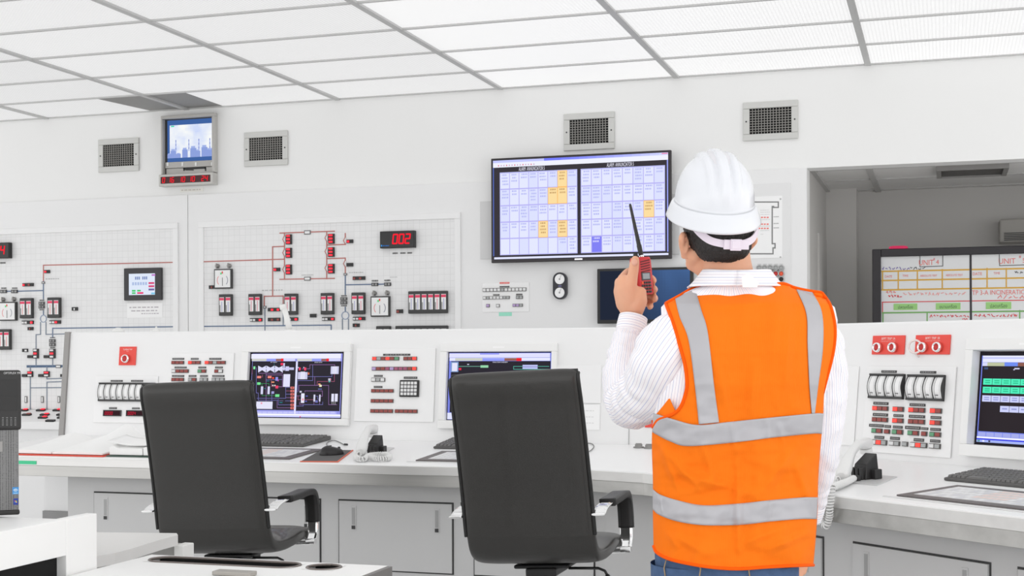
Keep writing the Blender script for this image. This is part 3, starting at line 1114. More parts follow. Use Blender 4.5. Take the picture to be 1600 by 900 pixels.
# ------------------------------------------------------------------ big alarm TV
s0, t0, s1, t1 = BD.rect(751, 309, 1062, 401)
mb = MB()
mb.fbox(BD, s0, t0, s1, t1, 0.0006, 0.01)
tag(part('mounting_plate', mb, mat('plate_grey', rgb(216, 216, 216), 0.5, var=0.02), base=BD.pt(s0, t0)), 'flat pale grey plate on the wall behind the big alarm TV, its edge showing left', 'plate')
TD = 0.075
s0, t0, s1, t1 = BD.rect(767.3, 241, 1048.8, 407.5, TD)
tv = thing('wall_television', 'big black framed wall TV showing pale blue alarm tiles in two blocks', 'television', ((s0 + s1) / 2, 8.70, t0))
mb = MB()
mb.fbox(BD, s0 + 0.05, t0 + 0.05, s1 - 0.05, t1 - 0.05, 0.011, TD - 0.02)
mb.fbox(BD, s0, t0, s1, t1, TD - 0.03, TD)
part('case', mb, mat('tv_bezel', rgb(38, 32, 36), 0.35, var=0.04), tv, bevel=0.004)
sw, sh = s1 - s0, t1 - t0
a0, a1, b0, b1 = s0 + sw * .0125, s1 - sw * .0155, t0 + sh * .026, t1 - sh * .022
aw, ah = a1 - a0, b1 - b0
mb = MB()
mb.fbox(BD, a0, b0, a1, b1, TD, TD + 0.001, 0, rgb(52, 48, 54))
D1 = TD + 0.0018


def A(x0, y0, x1, y1, c, d=D1):
    mb.frect(BD, a0 + aw * x0, b1 - ah * y1, a0 + aw * x1, b1 - ah * y0, d, 0, c)


A(0, 0, 1, 0.071, rgb(240, 242, 255))
for i in range(20):
    k = 1 - abs(i - 6.5) / 14 if i >= 6 else 0.25
    A(i / 20, 0, (i + 1) / 20, 0.024, rgb(222 - 110 * k, 226 - 105 * k, 255), D1 + .0004)
A(0.965, 0.004, 0.998, 0.014, rgb(235, 130, 170), D1 + .0006)
for i in range(14):
    A(0.03 + i * 0.016, 0.046, 0.036 + i * 0.016, 0.06, rgb(205, 170, 200) if i % 3 else rgb(225, 110, 130), D1 + .0004)
A(0, 0.071, 0.005, 0.96, rgb(84, 110, 200), D1 + .0004)
A(0.993, 0.071, 1.0, 0.96, rgb(150, 160, 240), D1 + .0004)
A(0.005, 0.972, 1, 0.992, rgb(226, 230, 255), D1 + .0004)
rng = random.Random(11)
YEL = {(0, 0, 6), (0, 1, 5), (0, 1, 6), (0, 3, 4), (0, 3, 6), (1, 2, 6)}
EMPTY = {(0, 4, c) for c in range(6)} | {(1, 2, 2), (1, 3, 4)}
for blk, (fx0, fx1) in enumerate(((0.042, 0.489), (0.5126, 0.981))):
    A(fx0 - .002, 0.122, fx1 + .002, 0.953, rgb(196, 202, 252), D1 + .0002)
    for r in range(5):
        for c in range(8):
            x0 = fx0 + (fx1 - fx0) * c / 8
            x1 = fx0 + (fx1 - fx0) * (c + 1) / 8
            y0 = 0.127 + 0.824 * r / 5
            y1 = 0.127 + 0.824 * (r + 1) / 5
            k = (blk, r, c)
            yel, blu = k in YEL, k == (1, 4, 1)
            A(x0, y0, x1, y1, rgb(184, 180, 245) if not yel else rgb(250, 190, 110), D1 + .0006)
            base = rgb(228, 232, 255) if rng.random() < .55 else rgb(220, 225, 254)
            A(x0 + .0022, y0 + .006, x1 - .0022, y1 - .006, rgb(252, 222, 160) if yel else (rgb(128, 128, 245) if blu else base), D1 + .001)
            if k in EMPTY:
                continue
            for ln in range(rng.choice((2, 3, 3, 4))):
                yy = y0 + .014 + ln * .031
                xx = x0 + .008 + rng.uniform(0, .008)
                end = x1 - .007 - rng.uniform(0, .010)
                while xx < end:
                    w = rng.uniform(.004, .009)
                    A(xx, yy, min(xx + w, end), yy + .016, rgb(205, 165, 110) if yel else (rgb(215, 215, 255) if blu else rgb(184, 188, 244)), D1 + .0014)
                    xx += w + .0025
for fx, tx in ((0.228, 'ALARM  ANNUNCIATOR 5'), (0.735, 'ALARM  ANNUNCIATOR 5')):
    text(mb, BD, a0 + aw * fx, b1 - ah * 0.098, tx, ah * 0.054, D1 + .0006, 0, rgb(235, 235, 250), wide=0.42)
part('screen', mb, SCREEN, tv)
mb = MB()
q = BD.rect(898, 403.8, 910, 406, TD)
mb.fbox(BD, *q, TD, TD + 0.002)
part('maker_badge', mb, chrome, tv)

# second, dark TV: a blue reflection is painted into its glowing screen colours
TD2 = 0.06
s0, t0, s1, t1 = BD.rect(933, 418.5, 1083, 505, TD2)
tv2 = thing('wall_television', 'smaller wall TV with a blue reflection painted on its dark screen, behind the raised radio', 'television', ((s0 + s1) / 2, 8.70, t0))
mb = MB()
mb.fbox(BD, s0 + 0.04, t0 + 0.04, s1 - 0.04, t1 - 0.04, 0.001, TD2 - 0.02)
mb.fbox(BD, s0, t0, s1, t1, TD2 - 0.03, TD2)
part('case', mb, black_pl, tv2, bevel=0.004)
mb = MB()
e = 0.02
a0, a1, b0, b1 = s0 + e, s1 - e, t0 + e * 1.2, t1 - e * .8
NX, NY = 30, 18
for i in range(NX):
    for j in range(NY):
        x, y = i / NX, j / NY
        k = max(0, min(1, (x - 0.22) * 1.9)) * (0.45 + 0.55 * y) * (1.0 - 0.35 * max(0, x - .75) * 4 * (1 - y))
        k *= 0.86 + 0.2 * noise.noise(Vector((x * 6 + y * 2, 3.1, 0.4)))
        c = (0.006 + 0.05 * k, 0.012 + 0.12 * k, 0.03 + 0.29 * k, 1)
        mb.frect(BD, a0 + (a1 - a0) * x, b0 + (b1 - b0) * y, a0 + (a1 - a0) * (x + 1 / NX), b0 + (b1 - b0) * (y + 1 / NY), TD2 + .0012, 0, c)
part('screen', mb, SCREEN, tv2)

# black two-dial gauge
s0, t0, s1, t1 = BD.rect(866, 426, 887.3, 468)
dg = thing('dial_gauge', 'black pill shaped wall gauge with two round white dials beneath the big TV', 'gauge', ((s0 + s1) / 2, 8.70, t0))
r = (s1 - s0) / 2
cx = (s0 + s1) / 2
rim = [(cx + r * math.cos(a), t1 - r + r * math.sin(a)) for a in np.linspace(0, PI, 14)] + \
      [(cx + r * math.cos(a), t0 + r + r * math.sin(a)) for a in np.linspace(PI, 2 * PI, 14)]
mb = MB()
n = len(rim)
P = [[BD.pt(x, y, d) for x, y in rim] for d in (0.0006, 0.035)]
mb.grid(P, closed=True, smooth=False)
mb.add([BD.pt(x, y, 0.035) for x, y in rim], [tuple(range(n))])
part('case', mb, mat('gauge_case', rgb(34, 34, 42), 0.4, var=0.03), dg, bevel=0.005)
for py in (436.6, 457.6):
    s, t = BD.px(876.7, py)
    mb = MB()
    mb.lathe(BD.pt(s, t, 0.035), BD.ez, [(r * .72, 0), (r * .70, 0.004)], 24, col=rgb(246))
    mb.disc(BD, s, t, 0.006, 0.0396, 10, 0, rgb(150))
    mb.fline(BD, [(s, t), (s + 0.012, t + 0.028)], 0.003, 0.0398, col=rgb(170))
    part('dial', mb, PRINT, dg)
mb = MB()
mb.fbox(BD, *BD.rect(874.5, 446.6, 879.5, 448), 0.035, 0.036)
part('maker_mark', mb, mat('gauge_mark', rgb(120, 120, 170), 0.4, var=0.02), dg)


# generic row of square keys on any plate
def key_row(fr, parent, r, code, d=0.0, h=0.007):
    s0, t0, s1, t1 = r
    mb = MB()
    mb.fbox(fr, s0, t0, s1, t1, d, d + h)
    blk = part('key_row', mb, btn_frame, parent)
    n = len(code)
    w = (s1 - s0) / n
    e = min(w, t1 - t0) * 0.13
    for i, ch in enumerate(code):
        mb = MB()
        mb.fbox(fr, s0 + w * i + e, t0 + e, s0 + w * (i + 1) - e, t1 - e, d + h, d + h + 0.003)
        part('key', mb, KEYM[ch], blk)
    return blk


def label_bar(fr, parent, r, d=0.0, ink=rgb(165), ground=rgb(58, 57, 56)):
    s0, t0, s1, t1 = r
    mb = MB()
    mb.fbox(fr, s0, t0, s1, t1, d, d + 0.0025, 0, ground)
    pseudo(mb, fr, s0 + (s1 - s0) * .08, t0 + (t1 - t0) * .2, s1 - (s1 - s0) * .06, t1 - (t1 - t0) * .2, d + 0.003, ink, rng=random.Random(int(abs(s0) * 1e5) % 9999))
    return part('name_tag', mb, PRINT, parent)


def knob(fr, parent, s, t, r, m, d=0.0, h=0.02, name='push_button', ring=None):
    if ring:
        mb = MB()
        mb.lathe(fr.pt(s, t, d), fr.ez, [(r * 1.4, 0), (r * 1.4, h * .6), (r * 1.22, h), (r * 1.02, h), (r * 1.02, h * .4)], 22)
        part('collar', mb, ring, parent)
    mb = MB()
    mb.lathe(fr.pt(s, t, d), fr.ez, [(r, 0), (r, h * .7), (r * .85, h * .8), (0.0001, h * .82)], 18)
    return part(name, mb, m, parent)


z2p = lambda x, y: (730 + x * .23125, 400 + y * .23125)
zr = lambda fr, f, x0, x1, y0, y1, d=0.0: fr.rect(*f(x0, y0), *f(x1, y1), d)
s0, t0, s1, t1 = BD.rect(754, 441.5, 827, 487.5)
bp = thing('switch_plate', 'small white key plate on the wall below the left half of the big TV', 'control panel', ((s0 + s1) / 2, 8.70, t0))
mb = MB()
mb.fbox(BD, s0, t0, s1, t1, 0.0006, 0.006)
part('plate', mb, plate_white, bp, bevel=0.002)
label_bar(BD, bp, zr(BD, z2p, 222, 287, 177, 188), 0.006, ground=rgb(228, 70, 66), ink=rgb(250, 200, 195))
for a in ((222, 287, 203, 213), (178, 220, 258, 268), (333, 375, 255, 265)):
    label_bar(BD, bp, zr(BD, z2p, *a), 0.006)
for a, code in (((108, 402, 216, 240), 'wwwwwywwwwww'), ((110, 290, 272, 292), 'wywwwwyy'), ((333, 378, 268, 290), 'yy'),
                ((132, 155, 325, 347), 'v'), ((200, 222, 325, 347), 'w'), ((310, 378, 323, 343), 'vvy')):
    key_row(BD, bp, zr(BD, z2p, *a), code, 0.006)
s0, t0, s1, t1 = BD.rect(779.7, 488, 799.8, 493.8)
mb = MB()
mb.fbox(BD, s0, t0, s1, t1, 0.0006, 0.002)
tag(part('sticker', mb, mint_tape, base=BD.pt(s0, t0)), 'mint green sticker on the wall just under the small white key plate', 'sticker')

# unit outline plate right of the person's head
s0, t0, s1, t1 = BD.rect(1110, 288, 1236, 500)
dp = thing('diagram_plate', 'tall pale wall plate with a stepped outline drawing, right of the hard hat', 'control panel', ((s0 + s1) / 2, 8.70, t0))
mb = MB()
mb.fbox(BD, s0, t0, s1, t1, 0.0006, 0.006)
part('plate', mb, mat('plate_pale', rgb(231), 0.45, var=0.01), dp, bevel=0.002)
mb = MB()
q = BD.rect(1112, 308, 1222.5, 404)
mb.fbox(BD, *q, 0.006, 0.009, 0, rgb(247))
z5 = lambda x, y: (1160 + x * .211, 280 + y * .211)
pl = [(-60, 170), (267, 170), (267, 210), (232, 210), (232, 203), (222, 203), (222, 478), (243, 478), (243, 510), (228, 510), (228, 553),
      (20, 553), (20, 510), (0, 510), (0, 478), (20, 478), (20, 203), (-60, 203), (-60, 170)]
mb.fline(BD, [BD.px(*z5(x, y)) for x, y in pl], 0.008, 0.0095, col=rgb(130))
for y in (284, 334, 365):
    for i in range(4):
        mb.frect(BD, *zr(BD, z5, 118 + i * 21, 133 + i * 21, y - 5, y + 5), 0.0095, col=rgb(240, 130, 120))
for y in (280, 330, 362):
    pseudo(mb, BD, *zr(BD, z5, 232, 272, y - 7, y + 5), 0.0095, rgb(170))
for y in (230, 245, 262, 300, 348, 380, 408):
    pseudo(mb, BD, *zr(BD, z5, 135 if y < 400 else 137, 205 if y < 400 else 158, y - 3, y + 4), 0.0095, rgb(205))
for x, y in ((283, 148), (283, 578)):
    s, t = BD.px(*z5(x, y))
    mb.disc(BD, s, t, 0.006, 0.0095, 10, 0, rgb(190))
part('drawing', mb, PRINT, dp)
for y, row in ((658, [(127, b_grey), (167, b_grey), (207, b_grey), (249, b_grey), (290, b_grey)]),
               (701, [(167, red_btn), (207, red_btn), (249, red_btn), (290, mat('orange_lamp', rgb(240, 92, 60), 0.4, var=0.02))]), (742, [(290, black_pl)])):
    for x, m in row:
        s, t = BD.px(*z5(x, y))
        knob(BD, dp, s, t, 0.014, m, 0.006, 0.02, 'push_button' if y > 660 else 'selector_knob', ring=mat('collar_grey', rgb(190), 0.4, 0.3, var=0.02))
mb = MB()
for y in (630, 682, 722):
    for x in (127, 167, 207, 249, 290):
        if y > 700 and x < 280:
            continue
        pseudo(mb, BD, *zr(BD, z5, x - 14, x + 14, y - 3, y + 4), 0.0065, rgb(170))
part('engraving', mb, PRINT, dp)

# ------------------------------------------------------------------ whiteboard in the side room
WQ = Frame((0, 9.50, 0), (1, 0, 0), (0, 0, 1))
zw = lambda x, y: (1360 + x * .155541, 370 + y * .155541)
sL = WQ.px(*zw(22, 500))[0]
tT = WQ.px(*zw(60, 128))[1]
sR, tB = sL + 2.45, tT - 1.15
wt = thing('whiteboard', 'black framed whiteboard with UNIT 4 and tables in coloured tape, behind the right-hand console', 'whiteboard', ((sL + sR) / 2, 9.50, 0))
fw = WQ.px(*zw(108, 500))[0] - sL
mb = MB()
mb.fbox(WQ, sL, tB, sL + fw, tT, -0.04, 0.03)
mb.fbox(WQ, sR - fw, tB, sR, tT, -0.04, 0.03)
mb.fbox(WQ, sL + fw, tT - fw * .92, sR - fw, tT, -0.04, 0.03)
mb.fbox(WQ, sL + fw, tB, sR - fw, tB + fw, -0.04, 0.03)
part('frame', mb, mat('board_frame', rgb(30, 26, 32), 0.4, var=0.05), wt, bevel=0.004)
mb = MB()
mb.fbox(WQ, sL + fw - .005, tB + fw - .005, sR - fw + .005, tT - fw * .9, -0.03, 0.0)
part('writing_surface', mb, mat('board_white', rgb(228, 229, 230), 0.25, var=0.02, vscale=4), wt)
for x in (sL + 0.3, sR - 0.3):
    mb = MB()
    mb.box((x - 0.02, 9.54, 0.06), (x + 0.02, 9.58, tT - 0.05))
    mb.box((x - 0.02, 9.20, 0.03), (x + 0.02, 9.92, 0.07))
    mb.box((x - 0.02, 9.20, 0.0), (x + 0.02, 9.25, 0.03))
    mb.box((x - 0.02, 9.87, 0.0), (x + 0.02, 9.92, 0.03))
    part('stand_leg', mb, charcoal, wt)
sE, tE = sR - fw, tB + fw
mb = MB()
K = 0.0012
wl = lambda pts, w, c, d=K: mb.fline(WQ, [WQ.px(*zw(x, y)) for x, y in pts], w, d, col=c)


def wl_ext(x0, y0, w, c, d=K):
    s, t = WQ.px(*zw(x0, y0))
    mb.fline(WQ, [(s, t), (sE, t)], w, d, col=c)


YT, GT, RT = rgb(222, 172, 60), rgb(120, 176, 100), rgb(222, 60, 66)
for y in (348, 440, 534):
    wl_ext(118, y, 0.010, YT)
for x in (122, 280, 472, 722):
    wl([(x, 346 - (x - 122) * .026), (x, 532 - (x - 122) * .026)], 0.008, YT)
for x in (1172, 1365, 1600, 1900):
    wl([(x, 318), (x, 508)], 0.008, YT)
wl_ext(120, 657, 0.006, RT)
wl([(122, 657), (122, 757)], 0.006, RT)
wl_ext(124, 764, 0.010, GT)
for x in (126, 570):
    wl([(x, 762), (x, 1100)], 0.008, GT)
wl([(1500, 742), (1500, 1100)], 0.008, GT)
wl([(1006, 178), (1012, 1150)], 0.014, rgb(44, 40, 46), K + .0004)
wl([(498, 196), (498, 302), (727, 294), (727, 188)], 0.005, rgb(95), K + .0004)
wl([(1295, 180), (1298, 290), (1560, 282), (1560, 170)], 0.005, rgb(95), K + .0004)
INK = rgb(236, 120, 112)
for x, y, tx, h, c, w in ((560, 262, 'UNIT', 62, INK, .8), (640, 225, '#', 30, RT, .8), (674, 256, '4', 54, INK, .9), (1372, 247, 'UNIT', 62, INK, .9),
                          (1503, 200, '#', 34, RT, .8), (1542, 240, '5', 54, INK, .9),
                          (182, 400, 'DATE', 26, INK, .9), (352, 393, 'TIME', 24, INK, .9), (585, 392, 'ABSOLUTE TEST', 24, INK, .75),
                          (842, 386, 'ABSOLUTE TEST', 24, INK, .75), (1074, 374, 'DATE', 34, INK, .85), (1270, 367, 'TIME', 26, INK, .9),
                          (1310, 560, 'TP 3-A INCINERATION', 54, INK, .8)):
    s, t = WQ.px(*zw(x, y))
    hm = WQ.px(*zw(x, y))[1] - WQ.px(*zw(x, y + h))[1]
    text(mb, WQ, s, t, tx, hm * 1.25, K + .0006, 0, c, wide=w)


def scribble(x0, x1, y, h, c, seed, w=0.0045):
    r = random.Random(seed)
    x = x0
    while x < x1:
        pts = []
        n = r.choice((3, 4, 5))
        for i in range(n):
            pts.append((x + i * h * .28, y + r.uniform(-h / 2, h / 2)))
        wl(pts, w, c, K + .0006)
        x += n * h * .28 + h * .35


scribble(120, 385, 318, 28, rgb(110, 90, 170), 1)
scribble(402, 550, 318, 28, rgb(70, 70, 80), 2)
scribble(162, 240, 556, 26, INK, 3)
scribble(185, 310, 595, 24, RT, 4, .006)
scribble(330, 960, 572, 30, rgb(240, 165, 160), 5)
scribble(1280, 1540, 605, 34, INK, 6)
scribble(598, 985, 797, 26, RT, 7)
scribble(925, 975, 828, 16, RT, 8)
scribble(1045, 1478, 790, 28, RT, 9)
scribble(1452, 1600, 362, 30, rgb(80, 78, 84), 10)
part('writing', mb, PRINT, wt)
for x0, y0, x1, y1, tx in ((233, 672, 472, 735, 'ปลดเครื่อง'), (657, 665, 905, 731, 'ขนานเครื่อง'), (1160, 655, 1415, 726, 'ปลดเครื่อง')):
    s0, t0, s1, t1 = WQ.rect(*zw(x0, y0), *zw(x1, y1))
    mb = MB()
    mb.fbox(WQ, s0, t0, s1, t1, 0.0, 0.003, 0, rgb(158, 212, 128))
    text(mb, WQ, (s0 + s1) / 2, (t0 + t1) / 2 - .004, tx, (t1 - t0) * .68, 0.0035, 0, rgb(50, 84, 56), wide=0.8)
    part('magnet_label', mb, PRINT, wt, label='green magnetic strip with dark lettering')
s0, t0 = WQ.px(*zw(187, 112))
s1, t1 = WQ.px(*zw(376, 84))
mb = MB()
n = 16
prof = [(0, 0), (1, 0), (1, .55), (.96, .8), (.8, .98), (.5, 1.0), (.2, .98), (.04, .8), (0, .55)]
pts0 = [WQ.pt(s0 + (s1 - s0) * x, tT + .0005 + (t1 - t0 + .004) * y, -0.03) for x, y in prof]
pts1 = [WQ.pt(s0 + (s1 - s0) * x, tT + .0005 + (t1 - t0 + .004) * y, 0.025) for x, y in prof]
mb.grid([pts0, pts1], closed=True, smooth=False)
mb.add(pts1, [tuple(range(len(prof)))])
mb.add(pts0, [tuple(range(len(prof)))[::-1]])
tag(part('board_eraser', mb, mat('pink_plastic', rgb(240, 22, 96), 0.45, var=0.03), base=WQ.pt(s0, tT)), 'bright pink eraser lying on top of the black whiteboard frame', 'eraser')

# ------------------------------------------------------------------ the operator console
A2, C2 = V(-4.66, 5.57), V(-1.285, 5.57)
DW = V(0.766, -0.643)
DW = DW / np.linalg.norm(DW)
NW = V(-DW[1], DW[0])
E2 = C2 + DW * 3.3
CH = 0.14
PATH = [A2, C2 - V(CH, 0), C2 + DW * CH, E2]


def sweep(mb, path, prof, mi=0, closed=True):
    rings = []
    n = len(path)
    segs = [unit(path[i + 1] - path[i]) for i in range(n - 1)]
    nor = [V(-t[1], t[0]) for t in segs]
    for i in range(n):
        if i == 0:
            m = nor[0]
        elif i == n - 1:
            m = nor[-1]
        else:
            m = (nor[i - 1] + nor[i]) / (1 + np.dot(nor[i - 1], nor[i]))
        rings.append([V(*(path[i] + m * d), z) for d, z in prof])
    mb.grid(rings, mi, closed=closed, smooth=False)
    if closed:
        mb.add(rings[0], [tuple(range(len(prof)))], mi)
        mb.add(rings[-1], [tuple(range(len(prof)))[::-1]], mi)
    return mb


PD, PZ0, PZ1, PT = 0.88, 0.80, 1.369, 0.94
con = thing('control_console', 'long white operator console with steel edged worktop, bending towards the camera behind the person', 'console', (-2.5, 5.9, 0))
mb = MB()
sweep(mb, PATH, [(0.0, 0.755), (0.0, 0.74), (PD, 0.78), (PD, 0.80)])
part('worktop', mb, desk_white, con, bevel=0.002)
mb = MB()
sweep(mb, PATH, [(-0.006, 0.750), (-0.006, 0.711), (0.03, 0.711), (0.03, 0.742)])
part('edge_band', mb, mat('steel_light', rgb(222, 221, 219), 0.4, 0.8, var=0.10, vscale=3, bump=0.04, bscale=90, stretch=(0.3, 8, 8)), con, bevel=0.0015)
mb = MB()
sweep(mb, PATH, [(0.002, 0.711), (0.002, 0.660), (0.12, 0.660), (0.12, 0.711)])
part('apron', mb, steel, con, bevel=0.0015)
mb = MB()
sweep(mb, PATH, [(PD, PZ0 - 0.02), (PT, PZ1 - 0.006), (PT + 0.008, PZ1), (1.30, PZ1), (1.30, 0.0), (1.0, 0.0), (1.0, 0.5)])
part('upright_panel', mb, panel_white, con, bevel=0.004)
mb = MB()
CD = 0.15
sweep(mb, [V(-4.11, 5.57)] + PATH[1:], [(CD, 0.70), (CD, 0.09), (CD + 0.05, 0.09), (CD + 0.05, 0.0), (0.95, 0.0), (0.86, 0.70)])
part('cabinet_base', mb, cab_grey, con, bevel=0.003)
mb = MB()
mb.box((-4.66, 6.28, 0.40), (-4.115, 6.30, 0.70))
part('knee_panel', mb, panel_white, con)
mb = MB()
mb.box((-4.66, 6.26, 0.0), (-4.115, 6.28, 0.40))
part('kick_plate', mb, mat('kick_grey', rgb(150), 0.6, var=0.04), con)

PN = Frame((0, 5.57 + PD, PZ0), (1, 0, 0), (0, PT - PD, PZ1 - PZ0))
DK = Frame((0, 5.57, 0.755), (1, 0, 0), (0, PD, PZ0 - 0.755))
pw = C2 + NW * PD
PWG = Frame((pw[0], pw[1], PZ0), (DW[0], DW[1], 0), (NW[0] * (PT - PD), NW[1] * (PT - PD), PZ1 - PZ0))
DWG = Frame((C2[0], C2[1], 0.755), (DW[0], DW[1], 0), (NW[0] * PD, NW[1] * PD, PZ0 - 0.755))
CB = Frame((0, 5.57 + CD, 0), (1, 0, 0), (0, 0, 1))
cw = C2 + NW * CD
CBW = Frame((cw[0], cw[1], 0), (DW[0], DW[1], 0), (0, 0, 1))

mb = MB()
mb.fbox(PN, -4.688, -0.01, -4.655, 0.574, -0.2, 0.012)
part('end_trim', mb, grey_metal, con, bevel=0.003)
# panel seams
for fr, x in ((PN, 983), (PWG, 1268)):
    s = fr.px(x, 660)[0]
    mb = MB()
    mb.fbox(fr, s - 0.0015, 0.0, s + 0.0015, 0.566, -0.001, 0.0012)
    part('panel_seam', mb, mat('seam_grey', rgb(176), 0.6, var=0.02), con)
s = DK.px(945, 715)[0]


def door(fr, s0, t0, s1, t1, handles):
    mb = MB()
    mb.fbox(fr, s0, t0, s1, t1, 0.0, 0.0015, 1)
    e = 0.007
    mb.fbox(fr, s0 + e, t0 + e, s1 - e, t1 - e, 0.0015, 0.010, 0)
    d = part('door', mb, [cab_grey, gap_dark], con)
    for hs, ht in handles:
        mb = MB()
        mb.fbox(fr, hs - 0.013, ht - 0.055, hs + 0.013, ht + 0.055, 0.010, 0.0125, 0)
        mb.fbox(fr, hs - 0.008, ht - 0.030, hs + 0.008, ht + 0.048, 0.0125, 0.0135, 1)
        mb.fbox(fr, hs - 0.008, ht - 0.050, hs + 0.008, ht - 0.034, 0.0125, 0.016, 2)
        part('handle', mb, [mat('latch_grey', rgb(205), 0.4, 0.3, var=0.03), mat('latch_dim', rgb(170), 0.5, 0.3, var=0.03), charcoal], d)


cz0, cz1 = 0.255, 0.578
dx = [CB.px(x, 800)[0] for x in (147, 502, 529, 709, 740, 930)]
hz = CB.px(554, 809)[1]
hh = lambda x, fr=CB: (fr.px(x, 810)[0], hz)
door(CB, dx[0], cz0, dx[1], cz1, [hh(167), hh(480)])
door(CB, dx[2], cz0, dx[3], cz1, [hh(554), hh(684)])
door(CB, dx[4], cz0, dx[5], cz1, [hh(762), hh(905)])
for (xa, xb, hs) in ((1060, 1288, (1085, 1262)), (1333, 1549, (1357, 1511)), (1590, 1900, (1625,))):
    sa, sb = CBW.px(xa, 860)[0], CBW.px(xb, 880)[0]
    door(CBW, max(sa, 0.02), cz0, sb, cz1, [(CBW.px(x, 880)[0], hz) for x in hs])

# tapes and notes on the console
s0, t0 = CB.px(33, 722)
fe = Frame((0, 5.57 - 0.006, 0), (1, 0, 0), (0, 0, 1))
s0, t0, s1, t1 = fe.rect(24, 719.8, 57, 725.3)
mb = MB()
mb.fbox(fe, s0, t0, s1, t1, 0.0005, 0.002)
tag(part('tape_label', mb, green_tape, base=fe.pt(s0, t0)), 'green tape label on the steel desk edge below the open book, beside the computer tower', 'label')
s0, t0, s1, t1 = PN.rect(868, 632, 937.5, 671.5)
mb = MB()
mb.fbox(PN, s0, t0, s1, t1, 0.0005, 0.002, 0, rgb(250))
for i in range(3):
    pseudo(mb, PN, s1 - .13, t0 + .03 + i * .03, s1 - .03, t0 + .037 + i * .03, 0.0024, rgb(225), rng=random.Random(i))
tag(part('paper_note', mb, PRINT, base=PN.pt(s0, t0)), 'white paper sheet stuck on the console face behind the chair nearer the person', 'note')


def blank_plate(fr, r, label):
    mb = MB()
    mb.fbox(fr, *r, 0.0005, 0.004)
    return tag(part('blanking_plate', mb, plate_white, base=fr.pt(r[0], r[1]), bevel=0.0015), label, 'plate')


blank_plate(PN, PN.rect(866, 570, 939.5, 630), 'blank white plate on the console face above a paper sheet, left of the raised elbow')
blank_plate(PWG, PWG.rect(1282, 572, 1339, 695), 'blank white plate on the console face just right of the hanging striped sleeve')


# instrument pieces ----------------------------------------------------------
def plate(fr, r, label):
    p = thing('instrument_panel', label, 'control panel', fr.pt(r[0], r[1]))
    mb = MB()
    mb.fbox(fr, *r, 0.0005, 0.006)
    part('plate', mb, plate_white, p, bevel=0.002)
    return p


def curved_bank(fr, parent, r, n, d0=0.006, bulge=0.03):
    s0, t0, s1, t1 = r
    mb = MB()
    e = 0.012
    m = 10
    # dark cheeks with a bowed front, top and bottom rails
    mb.fbox(fr, s0, t0, s1, t1, d0, d0 + 0.006)
    mb.fbox(fr, s0, t1 - e * .6, s1, t1, d0, d0 + 0.016)
    mb.fbox(fr, s0, t0, s1, t0 + e * .8, d0, d0 + 0.016)
    w = (s1 - s0) / n
    for i in range(n + 1):
        x = s0 + w * i
        xa, xb = max(s0, x - 0.0014), min(s1, x + 0.0014)
        top = [(t0 + (t1 - t0) * k / m, d0 + 0.009 + bulge * math.sin(PI * k / m)) for k in range(m + 1)]
        P = [[fr.pt(xa, t, d0) for t, d in top], [fr.pt(xa, t, d) for t, d in top], [fr.pt(xb, t, d) for t, d in top], [fr.pt(xb, t, d0) for t, d in top]]
        mb.grid(P, smooth=False)
    bank = part('meter_case', mb, charcoal, parent)
    for i in range(n):
        a, c = s0 + w * i + 0.0016, s0 + w * (i + 1) - 0.0016
        ww = c - a
        mb = MB()
        for u0, u1, col in ((0, .07, rgb(110)), (.07, .22, rgb(226)), (.22, .27, rgb(150)), (.28, .80, rgb(244)), (.80, .84, rgb(196)), (.84, 1.0, rgb(228))):
            for k in range(m):
                q = []
                for kk in (k, k + 1):
                    t = t0 + e * .8 + (t1 - t0 - e * 1.6) * kk / m
                    q.append((t, d0 + 0.010 + bulge * math.sin(PI * (kk + .2) / (m + .4))))
                mb.quad(fr.pt(a + ww * u0, *q[0]), fr.pt(a + ww * u1, *q[0]), fr.pt(a + ww * u1, *q[1]), fr.pt(a + ww * u0, *q[1]), 0, col)
        tn = t0 + (t1 - t0) * 0.2
        mb.fbox(fr, a + ww * .3, tn, a + ww * .62, tn + 0.003, d0 + 0.017, d0 + 0.0225, 0, rgb(90))
        part('meter_scale', mb, PRINT, bank)
    return bank


def small_led(fr, parent, r, digits, d=0.006):
    s0, t0, s1, t1 = r
    mb = MB()
    mb.fbox(fr, s0, t0, s1, t1, d, d + 0.008)
    c = part('readout_case', mb, charcoal, parent)
    mb = MB()
    e = 0.005
    mb.fbox(fr, s0 + e, t0 + e, s1 - e, t1 - e, d + .008, d + .009, 0, rgb(42, 4, 12))
    seven(mb, fr, s0 + (s1 - s0) * .12, t0 + (t1 - t0) * .24, digits, (t1 - t0) * .46, d + .0096, rgb(190, 18, 50), pitch=0.85, w=.18)
    part('digits', mb, SCREEN, c)


# A: meter plate half hidden by the first chair
z7 = lambda x, y: (140 + x * .14447, 535 + y * .14447)
pa = plate(PN, PN.rect(148, 587.5, 246, 661), 'white console plate with curved meters and two red readouts, left of left chair')
curved_bank(PN, pa, PN.rect(157.0, 598.3, 244, 627.5), 9, bulge=0.015)
for a in ((238, 365, 408, 427), (458, 585, 408, 427)):
    label_bar(PN, pa, zr(PN, z7, *a), 0.006)
for a in ((220, 302, 703, 722), (468, 550, 705, 723)):
    label_bar(PN, pa, zr(PN, z7, *a), 0.006)
small_led(PN, pa, zr(PN, z7, 160, 353, 733, 799), '0000')
small_led(PN, pa, zr(PN, z7, 408, 605, 735, 800), '0004')

